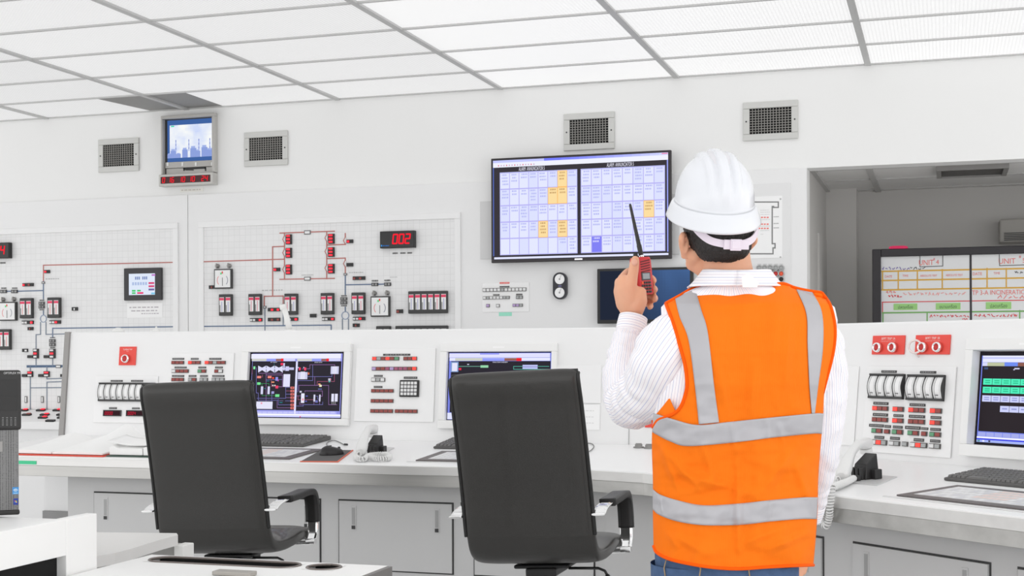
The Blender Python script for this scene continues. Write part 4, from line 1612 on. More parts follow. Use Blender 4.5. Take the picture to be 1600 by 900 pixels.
# B: key plate behind the first chair
pb = plate(PN, zr(PN, z7, 862, 1551, 116, 860), 'white console plate with rows of red keys rising just above the left chair back')
for a in ((903, 1030, 170, 188), (1103, 1185, 170, 188), (1303, 1432, 170, 188), (928, 1056, 263, 282), (1184, 1267, 263, 282), (1365, 1447, 263, 282),
          (900, 1030, 355, 374), (1080, 1162, 355, 374), (1203, 1285, 355, 374), (1335, 1465, 355, 374), (900, 1030, 450, 468), (1080, 1162, 450, 468)):
    label_bar(PN, pb, zr(PN, z7, *a), 0.006)
for a, code in (((897, 1030, 202, 238), 'rrr'), ((1077, 1210, 202, 238), 'Lrr'), ((1257, 1480, 202, 238), 'Lryrr'), ((900, 1080, 293, 331), 'wrrr'),
                ((1180, 1270, 294, 331), 'gr'), ((1361, 1450, 294, 331), 'rw'), ((897, 1030, 385, 422), 'rrr'), ((1077, 1165, 385, 422), 'yr'),
                ((1200, 1287, 385, 422), 'yy'), ((1332, 1467, 385, 422), 'yyy'), ((897, 1030, 480, 516), 'rrr'), ((1077, 1165, 480, 516), 'rr')):
    key_row(PN, pb, zr(PN, z7, *a), code, 0.006)

# C: key plate between the two console monitors
zc = lambda x, y: (560 + x * .13333, 545 + y * .13333)
pc_ = plate(PN, PN.rect(555.5, 544.5, 679.5, 659), 'white console plate with red key rows and a small keypad, between the two console monitors')
for a in ((297, 613, 60, 82), (190, 290, 308, 330), (188, 287, 437, 460), (540, 695, 328, 353)):
    label_bar(PN, pc_, zr(PN, zc, *a), 0.006)
for a, code in (((172, 485, 95, 138), 'LyrLrg'), ((537, 693, 95, 138), 'rrL'), ((168, 692, 213, 257), 'vrrmvmmmrL'), ((163, 320, 342, 387), 'wyw'),
                ((160, 420, 474, 515), 'rrrrr'), ((155, 417, 591, 634), 'rrrrr'), ((150, 412, 709, 753), 'rrrrr'), ((437, 700, 712, 755), 'rrrrr')):
    key_row(PN, pc_, zr(PN, zc, *a), code, 0.006)
s0, t0, s1, t1 = zr(PN, zc, 498, 720, 370, 566)
mb = MB()
mb.fbox(PN, s0, t0, s1, t1, 0.006, 0.02)
kp = part('keypad', mb, black_pl, pc_, bevel=0.002)
e = (s1 - s0) * .06
for i in range(5):
    for j in range(4):
        w, h = (s1 - s0 - 2 * e) / 5, (t1 - t0 - 2 * e) / 4
        mb = MB()
        mb.fbox(PN, s0 + e + w * (i + .12), t0 + e + h * (j + .12), s0 + e + w * (i + .88), t0 + e + h * (j + .88), 0.02, 0.025)
        part('key', mb, b_white, kp)


# red trip plates
def trip_plate(fr, r, label, line1, line2, btns, cover=None):
    s0, t0, s1, t1 = r
    p = thing('trip_button_plate', label, 'emergency button', fr.pt(s0, t0))
    mb = MB()
    mb.fbox(fr, s0, t0, s1, t1, 0.0005, 0.006)
    part('plate', mb, red_plate, p, bevel=0.001)
    mb = MB()
    W, H = s1 - s0, t1 - t0
    text(mb, fr, (s0 + s1) / 2, t1 - H * line1[1], line1[0], H * line1[2], 0.0066, 0, rgb(252, 232, 226), wide=line1[3])
    text(mb, fr, (s0 + s1) / 2, t1 - H * line2[1], line2[0], H * line2[2], 0.0066, 0, rgb(250, 190, 182), wide=line2[3])
    part('lettering', mb, PRINT, p)
    for (u, v, rr) in btns:
        knob(fr, p, s0 + W * u, t0 + H * v, rr, red_btn, 0.006, 0.022, ring=chrome)
    if cover:
        u, v, rr = cover
        c = V(*fr.pt(s0 + W * u, t0 + H * v, 0.03))
        mb = MB()
        mb.tube([c + (fr.ex * math.cos(a) + fr.ez * math.sin(a) * .5 + fr.ey * math.sin(a) * .0) * 0 + fr.ex * rr * math.cos(a) * .85 + fr.ey * rr * math.sin(a) - fr.ez * rr * .45 * math.cos(a)
                 for a in np.linspace(0, 2 * PI, 25)], 0.0045, 6)
        q = fr.pt(s0 + W * (u + .02), t0 + H * (v - .5), 0.006)
        mb.cyl(c - fr.ey * rr, q, 0.003, 6)
        part('hinged_cover', mb, mat('clear_cover', rgb(240, 225, 222), 0.25, var=0.02), p)
    return p


trip_plate(PN, PN.rect(187, 541.8, 213, 570.7), 'red square trip plate with one button, alone at the left end of the console face',
           ('TURBINE TRIP', .16, .12, .75), ('PUSH', .26, .07, .9), [(.455, .34, 0.017)])
trip_plate(PWG, PWG.rect(1364.3, 524.5, 1414.5, 554), 'red trip plate lettered BFPT TRIP 1A with two buttons on the right console wing',
           ('BFPT TRIP 1A', .17, .17, .95), ('PUSH BOTH BUTTONS TO TRIP', .31, .085, .8), [(.225, .36, 0.015), (.70, .36, 0.015)])
trip_plate(PWG, PWG.rect(1431.5, 523.5, 1485.5, 554), 'red trip plate lettered BFPT TRIP 1B with two buttons, one under a hinged cover',
           ('BFPT TRIP 1B', .17, .17, .95), ('PUSH BOTH BUTTONS TO TRIP', .31, .085, .8), [(.27, .36, 0.015), (.70, .36, 0.015)], cover=(.12, .37, 0.026))
s0, t0, s1, t1 = PN.rect(1008, 652, 1034, 668)
mb = MB()
mb.fbox(PN, s0, t0, s1, t1, 0.0005, 0.004)
tag(part('small_red_plate', mb, red_plate, base=PN.pt(s0, t0)), 'small red plate low on the console face, just peeking out left of the vest', 'plate')

# wing plate with meters and keys
z2 = lambda x, y: (1340 + x / 9.0, 620 + y / 9.0)
pd_ = plate(PWG, PWG.rect(1352, 572.5, 1491, 711), 'white plate with two meter blocks above red and green keys on the right console wing')
curved_bank(PWG, pd_, PWG.rect(1362.5, 584.5, 1415.5, 623.5), 4, bulge=0.016)
curved_bank(PWG, pd_, PWG.rect(1421.5, 586, 1478.5, 626.5), 4, bulge=0.016)
z3 = lambda x, y: (1340 + x * .1, 515 + y * .1)
for a in ((393, 628, 640, 677), (997, 1245, 650, 688)):
    label_bar(PWG, pd_, zr(PWG, z3, *a), 0.006)
for a in ((240, 450, 76, 114), (750, 970, 97, 135), (232, 443, 234, 274), (522, 660, 249, 285), (740, 965, 259, 300), (1045, 1192, 275, 313), (180, 385, 387, 426),
          (396, 485, 400, 437), (515, 650, 409, 446), (685, 903, 415, 460), (915, 1010, 432, 467), (1040, 1187, 441, 480), (255, 390, 552, 592), (475, 610, 566, 606),
          (808, 950, 587, 630), (1037, 1180, 604, 643)):
    label_bar(PWG, pd_, zr(PWG, z2, *a), 0.006)
for a, code in (((235, 452, 133, 198), 'Lrr'), ((520, 670, 142, 212), 'Lr'), ((743, 970, 155, 225), 'Lrr'), ((1045, 1205, 165, 237), 'Lr'), ((230, 447, 291, 357), 'rrr'),
                ((515, 665, 304, 372), 'Lr'), ((738, 967, 318, 387), 'rrr'), ((1042, 1197, 333, 402), 'Lr'), ((223, 367, 446, 512), 'gr'), ((400, 475, 459, 522), 'r'),
                ((510, 658, 462, 532), 'gr'), ((730, 882, 477, 546), 'gr'), ((922, 998, 489, 556), 'r'), ((1037, 1192, 498, 568), 'gr'), ((217, 433, 606, 680), 'wLy'),
                ((470, 615, 624, 691), 'wy'), ((652, 727, 634, 700), 'y'), ((767, 997, 645, 718), 'wLy'), ((1030, 1187, 660, 732), 'wy')):
    key_row(PWG, pd_, zr(PWG, z2, *a), code, 0.006)


# built-in monitors ----------------------------------------------------------
def monitor(fr, outer, inner, label, d_out=0.03):
    s0, t0, s1, t1 = outer
    a0, b0, a1, b1 = inner
    m = thing('console_monitor', label, 'monitor', fr.pt(s0, t0))
    mb = MB()
    bev = 0.014
    mb.fbox(fr, s0, t0, s1, b0, 0.0005, d_out)
    mb.fbox(fr, s0, b1, s1, t1, 0.0005, d_out)
    mb.fbox(fr, s0, b0, a0, b1, 0.0005, d_out)
    mb.fbox(fr, a1, b0, s1, b1, 0.0005, d_out)
    part('bezel', mb, bezel_white, m, bevel=0.003)
    mb = MB()
    q = ((a0 + a1) / 2, (b1 + t1) / 2)
    mb.fbox(fr, q[0] - 0.03, q[1] - 0.004, q[0] + 0.03, q[1] + 0.004, d_out, d_out + .001)
    part('maker_badge', mb, mat('badge_white', rgb(252), 0.3, var=0.01), m)
    return m


PUR, BLU, PNK = rgb(150, 110, 170), rgb(120, 120, 190), rgb(170, 90, 120)
m1 = monitor(PN, PN.rect(374.5, 536.8, 545.5, 664, 0.03), PN.rect(385.5, 549.5, 535, 653.5, 0.03), 'built-in console monitor with dark process diagrams, right of the left chair back')
SD = 0.005
mb = MB()
zs = lambda x, y: (380 + x * .1278, 545 + y * .1278)
S = lambda x0, y0, x1, y1, c, d=SD + .0012: mb.frect(PN, *zr(PN, zs, x0, x1, y0, y1, d), d, 0, c)
Ln = lambda pts, c, w=0.0022, d=SD + .0008: mb.fline(PN, [PN.px(*zs(x, y), d) for x, y in pts], w, d, 0, c)
a = PN.rect(386, 549, 535, 654, 0.0)
mb.fbox(PN, *a, 0.001, SD, 0, rgb(20, 18, 26))
S(98, 58, 1200, 838, rgb(150, 152, 232), SD + .0002)
S(100, 62, 1195, 120, rgb(238, 238, 255), SD + .0004)
for x0 in (100, 655):
    S(x0 + 5, 122, x0 + 185, 150, rgb(208, 210, 200), SD + .0004)
    S(x0 + 185, 122, x0 + 300, 150, rgb(150, 160, 245), SD + .0004)
    S(x0 + 300, 122, x0 + 362, 150, rgb(150, 100, 90), SD + .0004)
    S(x0 + 362, 118, x0 + 392, 152, rgb(245, 20, 30), SD + .0006)
    S(x0 + 395, 122, x0 + 535, 150, rgb(214, 216, 250), SD + .0004)
S(102, 153, 640, 748, rgb(38, 34, 44), SD + .0004)
S(655, 153, 1190, 760, rgb(38, 34, 44), SD + .0004)
S(100, 765, 1140, 795, rgb(176, 178, 248), SD + .0004)
for i in range(16):
    S(105 + i * 64, 768, 160 + i * 64, 792, rgb(196, 198, 250), SD + .0006)
S(100, 797, 1190, 815, rgb(250, 250, 255), SD + .0004)
S(100, 815, 1190, 836, rgb(205, 208, 255), SD + .0004)
S(690, 824, 703, 836, rgb(240, 40, 90), SD + .0006)
text(mb, PN, *PN.px(*zs(380, 166)), 'BFP TURBINE', 0.008, SD + .001, 0, rgb(220, 220, 240), wide=.8)
text(mb, PN, *PN.px(*zs(925, 168)), 'BOILER SYSTEM', 0.008, SD + .001, 0, rgb(220, 220, 240), wide=.8)
for x0 in (190, 292, 395):                      # turbine bow-ties
    for (xa, xb) in ((x0, x0 + 48), (x0 + 95, x0 + 48)):
        p = [PN.px(*zs(xa, 208)), PN.px(*zs(xb, 232)), PN.px(*zs(xb, 262)), PN.px(*zs(xa, 292))]
        q = [PN.pt(x, y, SD + .0012) for x, y in p]
        mb.quad(*(q if xa < xb else q[::-1]), col=rgb(222, 222, 250))
S(190, 236, 600, 250, rgb(225, 225, 250), SD + .001)
S(515, 215, 560, 270, rgb(205, 205, 245)); S(560, 228, 620, 258, rgb(200, 200, 235)); S(490, 175, 508, 265, rgb(210, 210, 245))
for pts, c in (([(190, 300), (480, 300), (480, 270)], PUR), ([(280, 300), (280, 640)], PUR), ([(380, 300), (380, 180)], rgb(40, 120, 130)), ([(480, 320), (480, 465), (430, 465)], PUR),
               ([(110, 230), (110, 310)], PNK), ([(160, 230), (160, 540), (185, 540), (185, 630), (430, 630)], BLU), ([(235, 320), (235, 345), (215, 345)], PNK),
               ([(280, 380), (480, 375)], BLU), ([(345, 380), (345, 460), (480, 465)], PNK), ([(170, 605), (520, 605), (520, 470), (640, 470)], BLU),
               ([(520, 515), (580, 515)], PNK), ([(520, 555), (580, 555)], BLU), ([(520, 597), (580, 597)], PUR), ([(515, 637), (580, 637)], BLU),
               ([(430, 620), (430, 685), (580, 685)], BLU), ([(415, 640), (415, 722), (580, 722)], PUR), ([(350, 540), (350, 640)], BLU),
               ([(190, 425), (315, 425), (315, 450)], rgb(50, 150, 90)), ([(230, 425), (230, 572), (390, 572)], rgb(50, 150, 90)), ([(280, 320), (480, 320)], PUR),
               ([(720, 245), (815, 245), (815, 195), (1120, 195), (1120, 215)], PUR), ([(850, 195), (850, 388), (665, 388), (665, 530)], BLU),
               ([(785, 340), (1085, 340), (1085, 310)], BLU), ([(875, 340), (875, 445)], PUR), ([(1115, 310), (1115, 400), (905, 400), (905, 445)], PNK),
               ([(680, 520), (680, 447), (1045, 447), (1045, 683), (1145, 683)], PUR), ([(755, 530), (755, 515), (968, 515), (968, 580), (945, 580)], PUR),
               ([(750, 622), (860, 622)], PNK), ([(890, 580), (912, 580), (912, 615), (930, 615)], BLU), ([(650, 700), (735, 700), (735, 683), (972, 683), (972, 650)], BLU),
               ([(655, 575), (710, 575)], PUR), ([(670, 580), (670, 622), (710, 622)], PNK), ([(690, 650), (690, 680), (735, 680)], PUR), ([(865, 650), (865, 683)], PUR),
               ([(935, 650), (935, 683)], PUR), ([(1085, 645), (1085, 683)], rgb(190, 190, 190)), ([(1105, 645), (1105, 683)], rgb(190, 190, 190)), ([(1125, 645), (1125, 683)], rgb(190, 190, 190))):
    Ln(pts, c)
for b, c in (((490, 310, 572, 465), rgb(225, 225, 250)), ((215, 460, 243, 555), rgb(215, 215, 245)), ((298, 460, 325, 555), rgb(215, 215, 245)), ((160, 645, 358, 735), rgb(228, 228, 250)),
             ((170, 410, 212, 440), rgb(120, 230, 150)), ((392, 556, 442, 588), rgb(120, 230, 150)), ((124, 215, 148, 250), rgb(140, 235, 170)),
             ((170, 332, 218, 360), rgb(240, 140, 130)), ((300, 332, 346, 360), rgb(240, 140, 130)), ((355, 347, 377, 368), rgb(240, 70, 50)), ((395, 345, 425, 390), rgb(150, 150, 235)),
             ((420, 375, 435, 398), rgb(200, 70, 160)), ((345, 400, 380, 415), rgb(240, 150, 110)), ((355, 440, 370, 455), rgb(230, 230, 230)), ((380, 440, 395, 455), rgb(230, 230, 230)),
             ((395, 450, 428, 485), rgb(235, 60, 100)), ((345, 520, 378, 550), rgb(160, 160, 215)), ((215, 652, 232, 675), rgb(245, 50, 80)), ((458, 172, 490, 200), rgb(240, 50, 90)),
             ((255, 480, 280, 492), rgb(40, 110, 120)), ((440, 630, 490, 640), rgb(90, 90, 120)), ((445, 652, 480, 662), rgb(30, 130, 140)), ((285, 390, 320, 400), rgb(30, 110, 120)),
             ((668, 285, 785, 372), rgb(205, 205, 235)), ((700, 280, 755, 372), rgb(235, 235, 250)), ((1070, 215, 1168, 308), rgb(205, 205, 235)), ((1090, 215, 1145, 308), rgb(236, 236, 250)),
             ((680, 228, 702, 262), rgb(240, 70, 100)), ((745, 228, 770, 265), rgb(240, 70, 100)), ((668, 222, 680, 236), rgb(210, 210, 240)), ((735, 222, 746, 236), rgb(210, 210, 240)),
             ((792, 290, 808, 315), rgb(235, 120, 80)), ((1040, 362, 1072, 390), rgb(200, 200, 225)), ((1062, 368, 1074, 384), rgb(230, 60, 120)), ((1045, 392, 1065, 408), rgb(90, 200, 190)),
             ((918, 425, 945, 440), rgb(240, 170, 120)), ((930, 440, 960, 465), rgb(235, 235, 200)), ((915, 487, 962, 497), rgb(110, 120, 190)), ((707, 545, 748, 662), rgb(232, 232, 250)),
             ((720, 605, 738, 632), rgb(245, 40, 50)), ((860, 560, 880, 645), rgb(220, 220, 245)), ((928, 560, 945, 645), rgb(220, 220, 245)), ((880, 630, 912, 658), rgb(110, 110, 180)),
             ((690, 515, 715, 535), rgb(215, 215, 235)), ((765, 572, 790, 584), rgb(100, 100, 190)), ((755, 635, 780, 648), rgb(100, 100, 190)), ((1078, 550, 1110, 645), rgb(228, 228, 250)), ((1120, 550, 1155, 645), rgb(228, 228, 250))):
    S(*b, c, SD + .0016)
for y in (477, 516, 556, 597, 638, 685, 724):
    S(578, y - 14, 624, y + 14, rgb(225, 120, 110), SD + .0016)
    S(590, y - 5, 612, y + 5, rgb(120, 50, 60), SD + .002)
S(632, 153, 655, 795, rgb(225, 225, 255), SD + .0014)
part('screen', mb, SCREEN, m1)

m2 = monitor(PN, PN.rect(685.5, 536, 868, 670.5, 0.03), PN.rect(696.5, 549, 860, 657.5, 0.03), 'built-in console monitor mostly hidden behind the chair nearer the person')
mb = MB()
zs = lambda x, y: (680 + x * .25, 500 + y * .25)
a = PN.rect(697, 548, 860, 658, 0.0)
mb.fbox(PN, *a, 0.001, SD, 0, rgb(20, 18, 26))
S(82, 205, 722, 625, rgb(120, 130, 225), SD + .0002)
S(88, 208, 718, 234, rgb(225, 225, 255), SD + .0004)
S(280, 208, 400, 216, rgb(150, 155, 245), SD + .0006)
S(90, 236, 718, 255, rgb(230, 232, 255), SD + .0004)
S(125, 238, 295, 255, rgb(205, 208, 195), SD + .0006); S(295, 238, 433, 255, rgb(150, 160, 250), SD + .0006)
S(433, 238, 508, 255, rgb(150, 95, 80), SD + .0006); S(508, 237, 540, 256, rgb(245, 20, 30), SD + .0006)
S(95, 257, 718, 580, rgb(36, 32, 42), SD + .0004)
S(97, 262, 145, 325, rgb(130, 160, 210), SD + .0008); S(105, 268, 138, 320, rgb(230, 230, 250), SD + .001)
Ln([(145, 290), (285, 290)], rgb(110, 170, 150), .003); S(283, 283, 332, 298, rgb(150, 215, 170))
Ln([(490, 290), (710, 290)], rgb(80, 170, 150), .003); Ln([(490, 290), (490, 308), (710, 308)], rgb(80, 170, 150), .003); S(546, 280, 640, 306, rgb(190, 195, 245)); S(546, 291, 640, 294, rgb(90, 90, 150), SD + .0016)
S(147, 300, 163, 313, rgb(235, 40, 70)); S(200, 275, 212, 280, rgb(220, 220, 240))
text(mb, PN, *PN.px(*zs(408, 265)), 'MAIN STEAM OVERVIEW', 0.009, SD + .001, 0, rgb(230, 230, 250), wide=.8)
S(75, 580, 115, 620, rgb(225, 228, 255), SD + .0006); S(115, 600, 718, 622, rgb(200, 205, 255), SD + .0006); S(85, 433, 103, 440, rgb(80, 180, 220))
part('screen', mb, SCREEN, m2)

# wing monitor
D3 = 0.05
oA = PWG.px(1503, 620, D3)[0]
iA = PWG.px(1514.5, 620, D3)[0]
sA = PWG.px(1522.5, 620, 0.005)[0]
tt = PWG.px(1560, 546.5, D3)[1]
tb = PWG.px(1560, 697, D3)[1]
ot = PWG.px(1560, 529, D3)[1]
ob = PWG.px(1560, 716, D3)[1]
wd = (tt - tb) * 1.33
m3 = monitor(PWG, (oA, ob, iA + wd + (iA - oA), ot), (iA, tb, iA + wd, tt), 'built-in monitor with rows of green tiles, at the right end of the console', D3)
mb = MB()
zs = lambda x, y: (1500 + x * .2, 540 + y * .2)
mb.fbox(PWG, iA + .002, tb + .002, iA + wd - .002, tt - .002, 0.001, 0.005, 0, rgb(26, 22, 28))
# the picture, in fractions of the screen
q0, r0 = iA + .012, tb + .012
qw, qh = wd - .024, tt - tb - .03
T3 = lambda x0, y0, x1, y1, c, d=0.0056: mb.frect(PWG, q0 + qw * x0, r0 + qh * (1 - y1), q0 + qw * x1, r0 + qh * (1 - y0), d, 0, c)
T3(0, 0, 1, 1, rgb(120, 135, 235))
T3(.01, 0, 1, .075, rgb(232, 234, 255), .006)
T3(.01, .02, 1, .035, rgb(190, 195, 250), .0064)
T3(.01, .078, 1, .12, rgb(215, 218, 250), .006)
T3(.06, .078, .23, .12, rgb(190, 196, 160), .0064); T3(.23, .078, .36, .12, rgb(110, 140, 240), .0064); T3(.36, .078, .44, .12, rgb(140, 90, 75), .0064); T3(.44, .078, .48, .12, rgb(250, 20, 40), .0064)
T3(.01, .12, 1, .875, rgb(36, 28, 32), .006)
for r, (y, c) in enumerate(((.265, rgb(80, 240, 190)), (.36, rgb(80, 240, 190)), (.46, rgb(205, 210, 250)))):
    for i in range(10):
        x = .03 + i * .092
        T3(x, y, x + .088, y + .072, c, .0066)
        T3(x + .02, y + .018, x + .07, y + .03, rgb(40, 190, 140) if r < 2 else rgb(150, 155, 215), .007)
        T3(x + .02, y + .042, x + .07, y + .054, rgb(40, 190, 140) if r < 2 else rgb(150, 155, 215), .007)
for i in range(3):
    x = .215 + i * .092
    T3(x, .575, x + .088, .645, rgb(205, 210, 250), .0066)
    T3(x + .02, .6, x + .07, .615, rgb(150, 155, 215), .007)
T3(.03, .135, .07, .16, rgb(60, 80, 120), .0066); T3(.33, .14, .38, .155, rgb(210, 210, 240), .0066); T3(.32, .155, .335, .165, rgb(210, 210, 240), .0066)
for i in range(12):
    T3(.012 + i * .082, .885, .088 + i * .082, .93, rgb(165, 172, 235), .0064)
T3(0, .935, 1, .955, rgb(245, 246, 255), .0064); T3(0, .955, 1, .972, rgb(50, 60, 230), .0064); T3(0, .972, 1, 1, rgb(165, 180, 245), .0064)
T3(.01, .975, .035, .995, rgb(90, 150, 150), .007); T3(.06, .975, .08, .995, rgb(235, 235, 255), .007); T3(.12, .975, .14, .995, rgb(50, 50, 70), .007)
part('screen', mb, SCREEN, m3)

# little white things standing on the console's top
for (px, kind) in ((193, 'dome'), (252, 'tip')):
    p = PN.px(px, 516)
    x = p[0]
    c = V(x * (6.70 / 6.5), 6.66, PZ1)
    mb = MB()
    if kind == 'dome':
        mb.lathe(c, UP, [(0.034, 0), (0.034, 0.012), (0.026, 0.020), (0.012, 0.027), (0.0001, 0.028)], 20)
        tag(part('beacon_cap', mb, white_pl, base=c), 'low white domed cap on the console top above the single red trip plate', 'cap')
    else:
        mb.lathe(c, UP, [(0.022, 0), (0.020, 0.010), (0.007, 0.022), (0.005, 0.03), (0.0001, 0.031)], 16)
        tag(part('beacon_cap', mb, white_pl, base=c), 'small white pointed cap on the console top between the domed cap and the pole', 'cap')
base = at(452.5, 518, 8.1)
base = V(base[0], base[1], 1.374 if base[1] < 6.87 else 1.374)
by = 6.74
r_ = ray(453, 512)
bx = r_[0] / r_[1] * by
pole = thing('microphone_pole', 'slanting white pole with a short cross head standing on the console top', 'pole', (bx, by, PZ1))
tp_ = at(443.5, 480, 0)  # direction only
k_ = by / ray(443.5, 480)[1]
top = O + ray(443.5, 478) * k_
bot = V(bx, by, PZ1)
mb = MB()
mb.tube([bot, bot * .5 + top * .5, top], [0.017, 0.016, 0.014], 14)
mb.lathe(bot, UP, [(0.03, 0), (0.03, 0.008), (0.017, 0.01)], 16)
part('shaft', mb, white_pl, pole)
mb = MB()
h0 = O + ray(437.5, 480.5) * k_
h1 = O + ray(447, 479.5) * k_
mb.tube([h0, h1], 0.017, 14)
part('head', mb, white_pl, pole, bevel=0.004)

# ------------------------------------------------------------------ things on the worktop
def keyboard(fr, s0, s1, t0, t1, label):
    k = thing('keyboard', label, 'keyboard', fr.pt((s0 + s1) / 2, t0, 0))
    mb = MB()
    mb.hexa([fr.pt(s0, t0, .0008), fr.pt(s1, t0, .0008), fr.pt(s1, t1, .0008), fr.pt(s0, t1, .0008),
             fr.pt(s0, t0, .012), fr.pt(s1, t0, .012), fr.pt(s1, t1, .022), fr.pt(s0, t1, .022)])
    part('case', mb, mat('keyboard_case', rgb(88, 87, 86), 0.5, var=0.05), k, bevel=0.004)
    mb = MB()
    rows, W, H = 6, s1 - s0, t1 - t0
    rng = random.Random(3)
    for r in range(rows):
        y0 = t0 + H * (0.06 + 0.15 * r)
        y1 = y0 + H * 0.125
        z = 0.012 + 0.010 * (0.1 + 0.15 * r)
        x = 0.015
        for seg_n, seg_w in ((15, .62), (3, .125), (4, .17)):
            kw = seg_w / seg_n
            for i in range(seg_n):
                if r == 0 and seg_n == 15 and 4 <= i <= 8:
                    if i == 4:
                        a, b = s0 + W * (x + kw * 4.06), s0 + W * (x + kw * 8.94)
                    else:
                        continue
                else:
                    a, b = s0 + W * (x + kw * (i + .06)), s0 + W * (x + kw * (i + .94))
                i_ = (b - a) * .12
                mb.hexa([fr.pt(a, y0, z), fr.pt(b, y0, z), fr.pt(b, y1, z), fr.pt(a, y1, z),
                         fr.pt(a + i_, y0 + .003, z + .008), fr.pt(b - i_, y0 + .003, z + .008), fr.pt(b - i_, y1 - .003, z + .009), fr.pt(a + i_, y1 - .003, z + .009)])
            x += seg_w + .025
    part('keys', mb, key_grey, k)
    return k


def membrane(fr, s0, s1, t0, t1, label, seed):
    k = thing('membrane_keyboard', label, 'keyboard', fr.pt((s0 + s1) / 2, t0, 0))
    e = (t1 - t0) * 0.13
    mb = MB()
    mb.fbox(fr, s0, t0, s1, t1, .0006, 0.006)
    part('border', mb, mat('membrane_border', rgb(104, 98, 98), 0.5, var=0.03), k, bevel=0.002)
    mb = MB()
    mb.fbox(fr, s0 + e, t0 + e, s1 - e, t1 - e, 0.006, 0.0068, 0, rgb(226))
    W, H = s1 - s0 - 2 * e, t1 - t0 - 2 * e
    rng = random.Random(seed)
    for r in range(5):
        for c in range(20):
            col = rgb(242, 242, 244)
            if 7 <= c <= 11 and r >= 1:
                col = rgb(244, 222, 216)
            elif rng.random() < .25:
                col = rgb(222, 222, 228)
            mb.frect(fr, s0 + e + W * (c + .12) / 20, t0 + e + H * (r + .14) / 5, s0 + e + W * (c + .88) / 20, t0 + e + H * (r + .86) / 5, 0.0072, 0, col)
    part('key_sheet', mb, PRINT, k)
    mb = MB()
    mb.fbox(fr, s0 - .03, t0 - .035, s1 - .03, t0 - .022, .0006, 0.003)
    part('wrist_rail', mb, mat('rail_white', rgb(228), 0.4, var=0.01), k)
    return k


s1 = DK.px(500, 692)[0]
keyboard(DK, s1 - 0.47, s1, DK.px(455, 698.5)[1], DK.px(470, 686.5)[1], 'grey keyboard on the worktop under the monitor beside the left chair')
s1 = DK.px(484, 710)[0] - 0.005
membrane(DK, s1 - 0.44, s1, DK.px(455, 718.5)[1], DK.px(470, 702.5)[1], 'flat dark framed key sheet on the worktop just left of the mouse mat', 5)
s0 = DK.px(693, 696)[0]
keyboard(DK, s0, s0 + 0.47, DK.px(705, 702)[1], DK.px(712, 691.5)[1], 'grey keyboard on the worktop mostly hidden behind the chair nearer the person')
s0 = DK.px(668, 714)[0]
membrane(DK, s0, s0 + 0.62, DK.px(690, 721.5)[1], DK.px(700, 706.5)[1], 'flat dark framed key sheet on the worktop left of the chair nearer the person', 6)
# right wing
kb0, kb1 = DWG.px(1507, 746)[0], None
keyboard(DWG, kb0, kb0 + 0.46, DWG.px(1520, 755.5)[1], DWG.px(1545, 741.5)[1], 'grey keyboard on the right console wing under the green-tiled monitor')
mm0 = DWG.px(1446, 768)[0]
membrane(DWG, mm0, mm0 + 0.62, DWG.px(1500, 786.5)[1], DWG.px(1500, 760.5)[1], 'flat dark framed key sheet on the right console wing, in front of its keyboard', 7)

# mouse mat, mouse and its cord
cs = [DK.px(*p) for p in ((470, 722), (527.5, 722.5), (551, 704.5), (502, 704))]
mb = MB()
mb.hexa([DK.pt(*c, .0006) for c in cs] + [DK.pt(*c, .004) for c in cs])
mm = thing('mouse_mat', 'dark grey mouse mat with an orange edge on the worktop', 'mouse mat', DK.pt(*cs[0]))
part('pad', mb, mat('mat_grey', rgb(92, 91, 91), 0.8, var=0.04, vscale=80), mm)
mb = MB()
mb.fline(DK, [cs[0], cs[1], cs[2]], 0.006, .0006, th=0.0042)
part('edge_stripe', mb, mat('orange_edge', rgb(224, 112, 84), 0.6, var=0.02), mm)
mc = DK.px(518.5, 711.5)
mo = thing('computer_mouse', 'black computer mouse lying on the dark grey mouse mat', 'mouse', DK.pt(*mc, 0.004))
P = []
mdir = unit(V(0.093, 0.055))
mside = V(-mdir[1], mdir[0])
for i in range(15):
    th = PI / 2 * i / 14
    row = []
    for k in range(32):
        a = 2 * PI * k / 32
        ca, sa = math.cos(a), math.sin(a)
        x = 0.058 * math.copysign(abs(ca) ** .8, ca) * math.cos(th) ** .7
        y = 0.033 * math.copysign(abs(sa) ** .85, sa) * math.cos(th) ** .7 * (1 - .12 * math.cos(2 * a))
        z = 0.036 * math.sin(th) * (1 - .25 * ca * .6) + 0.006
        row.append(DK.pt(mc[0] + mdir[0] * x + mside[0] * y, mc[1] + mdir[1] * x + mside[1] * y, z))
    P.append(row)
mb = MB()
mb.grid(P, closed=True)
mb.add([P[0][k] for k in range(32)], [tuple(range(32))[::-1]])
part('body', mb, mat('mouse_black', rgb(30, 27, 28), 0.35, var=0.05), mo)
mb = MB()
c0 = DK.pt(mc[0] + mdir[0] * .034, mc[1] + mdir[1] * .034, .030)
mb.lathe(c0 - DK.ex * .004, DK.ex, [(0.009, 0), (0.010, .002), (0.010, .006), (0.009, .008)], 14)
part('scroll_wheel', mb, charcoal, mo)
pts = [DK.pt(mc[0] + mdir[0] * .055, mc[1] + mdir[1] * .055, .014)]
for x, y, h in ((516, 701, .004), (510.5, 696, .004), (513, 691.5, .004), (522, 689.5, .004), (531, 692.5, .004), (538, 696.5, .004)):
    s, t = DK.px(x, y)
    pts.append(DK.pt(s, min(t, .86), h))
mb = MB()
mb.tube(crom(pts, 6), 0.0022, 6)
part('cord', mb, mat('cord_grey', rgb(120), 0.5, var=0.03), mo)
mb = MB()
mb.tube([pts[-1] + DK.ez * .003, pts[-1] + DK.ez * .003 + DK.ex * .02 - DK.ey * .006], 0.005, 8)
part('plug', mb, charcoal, mo)
pts = []
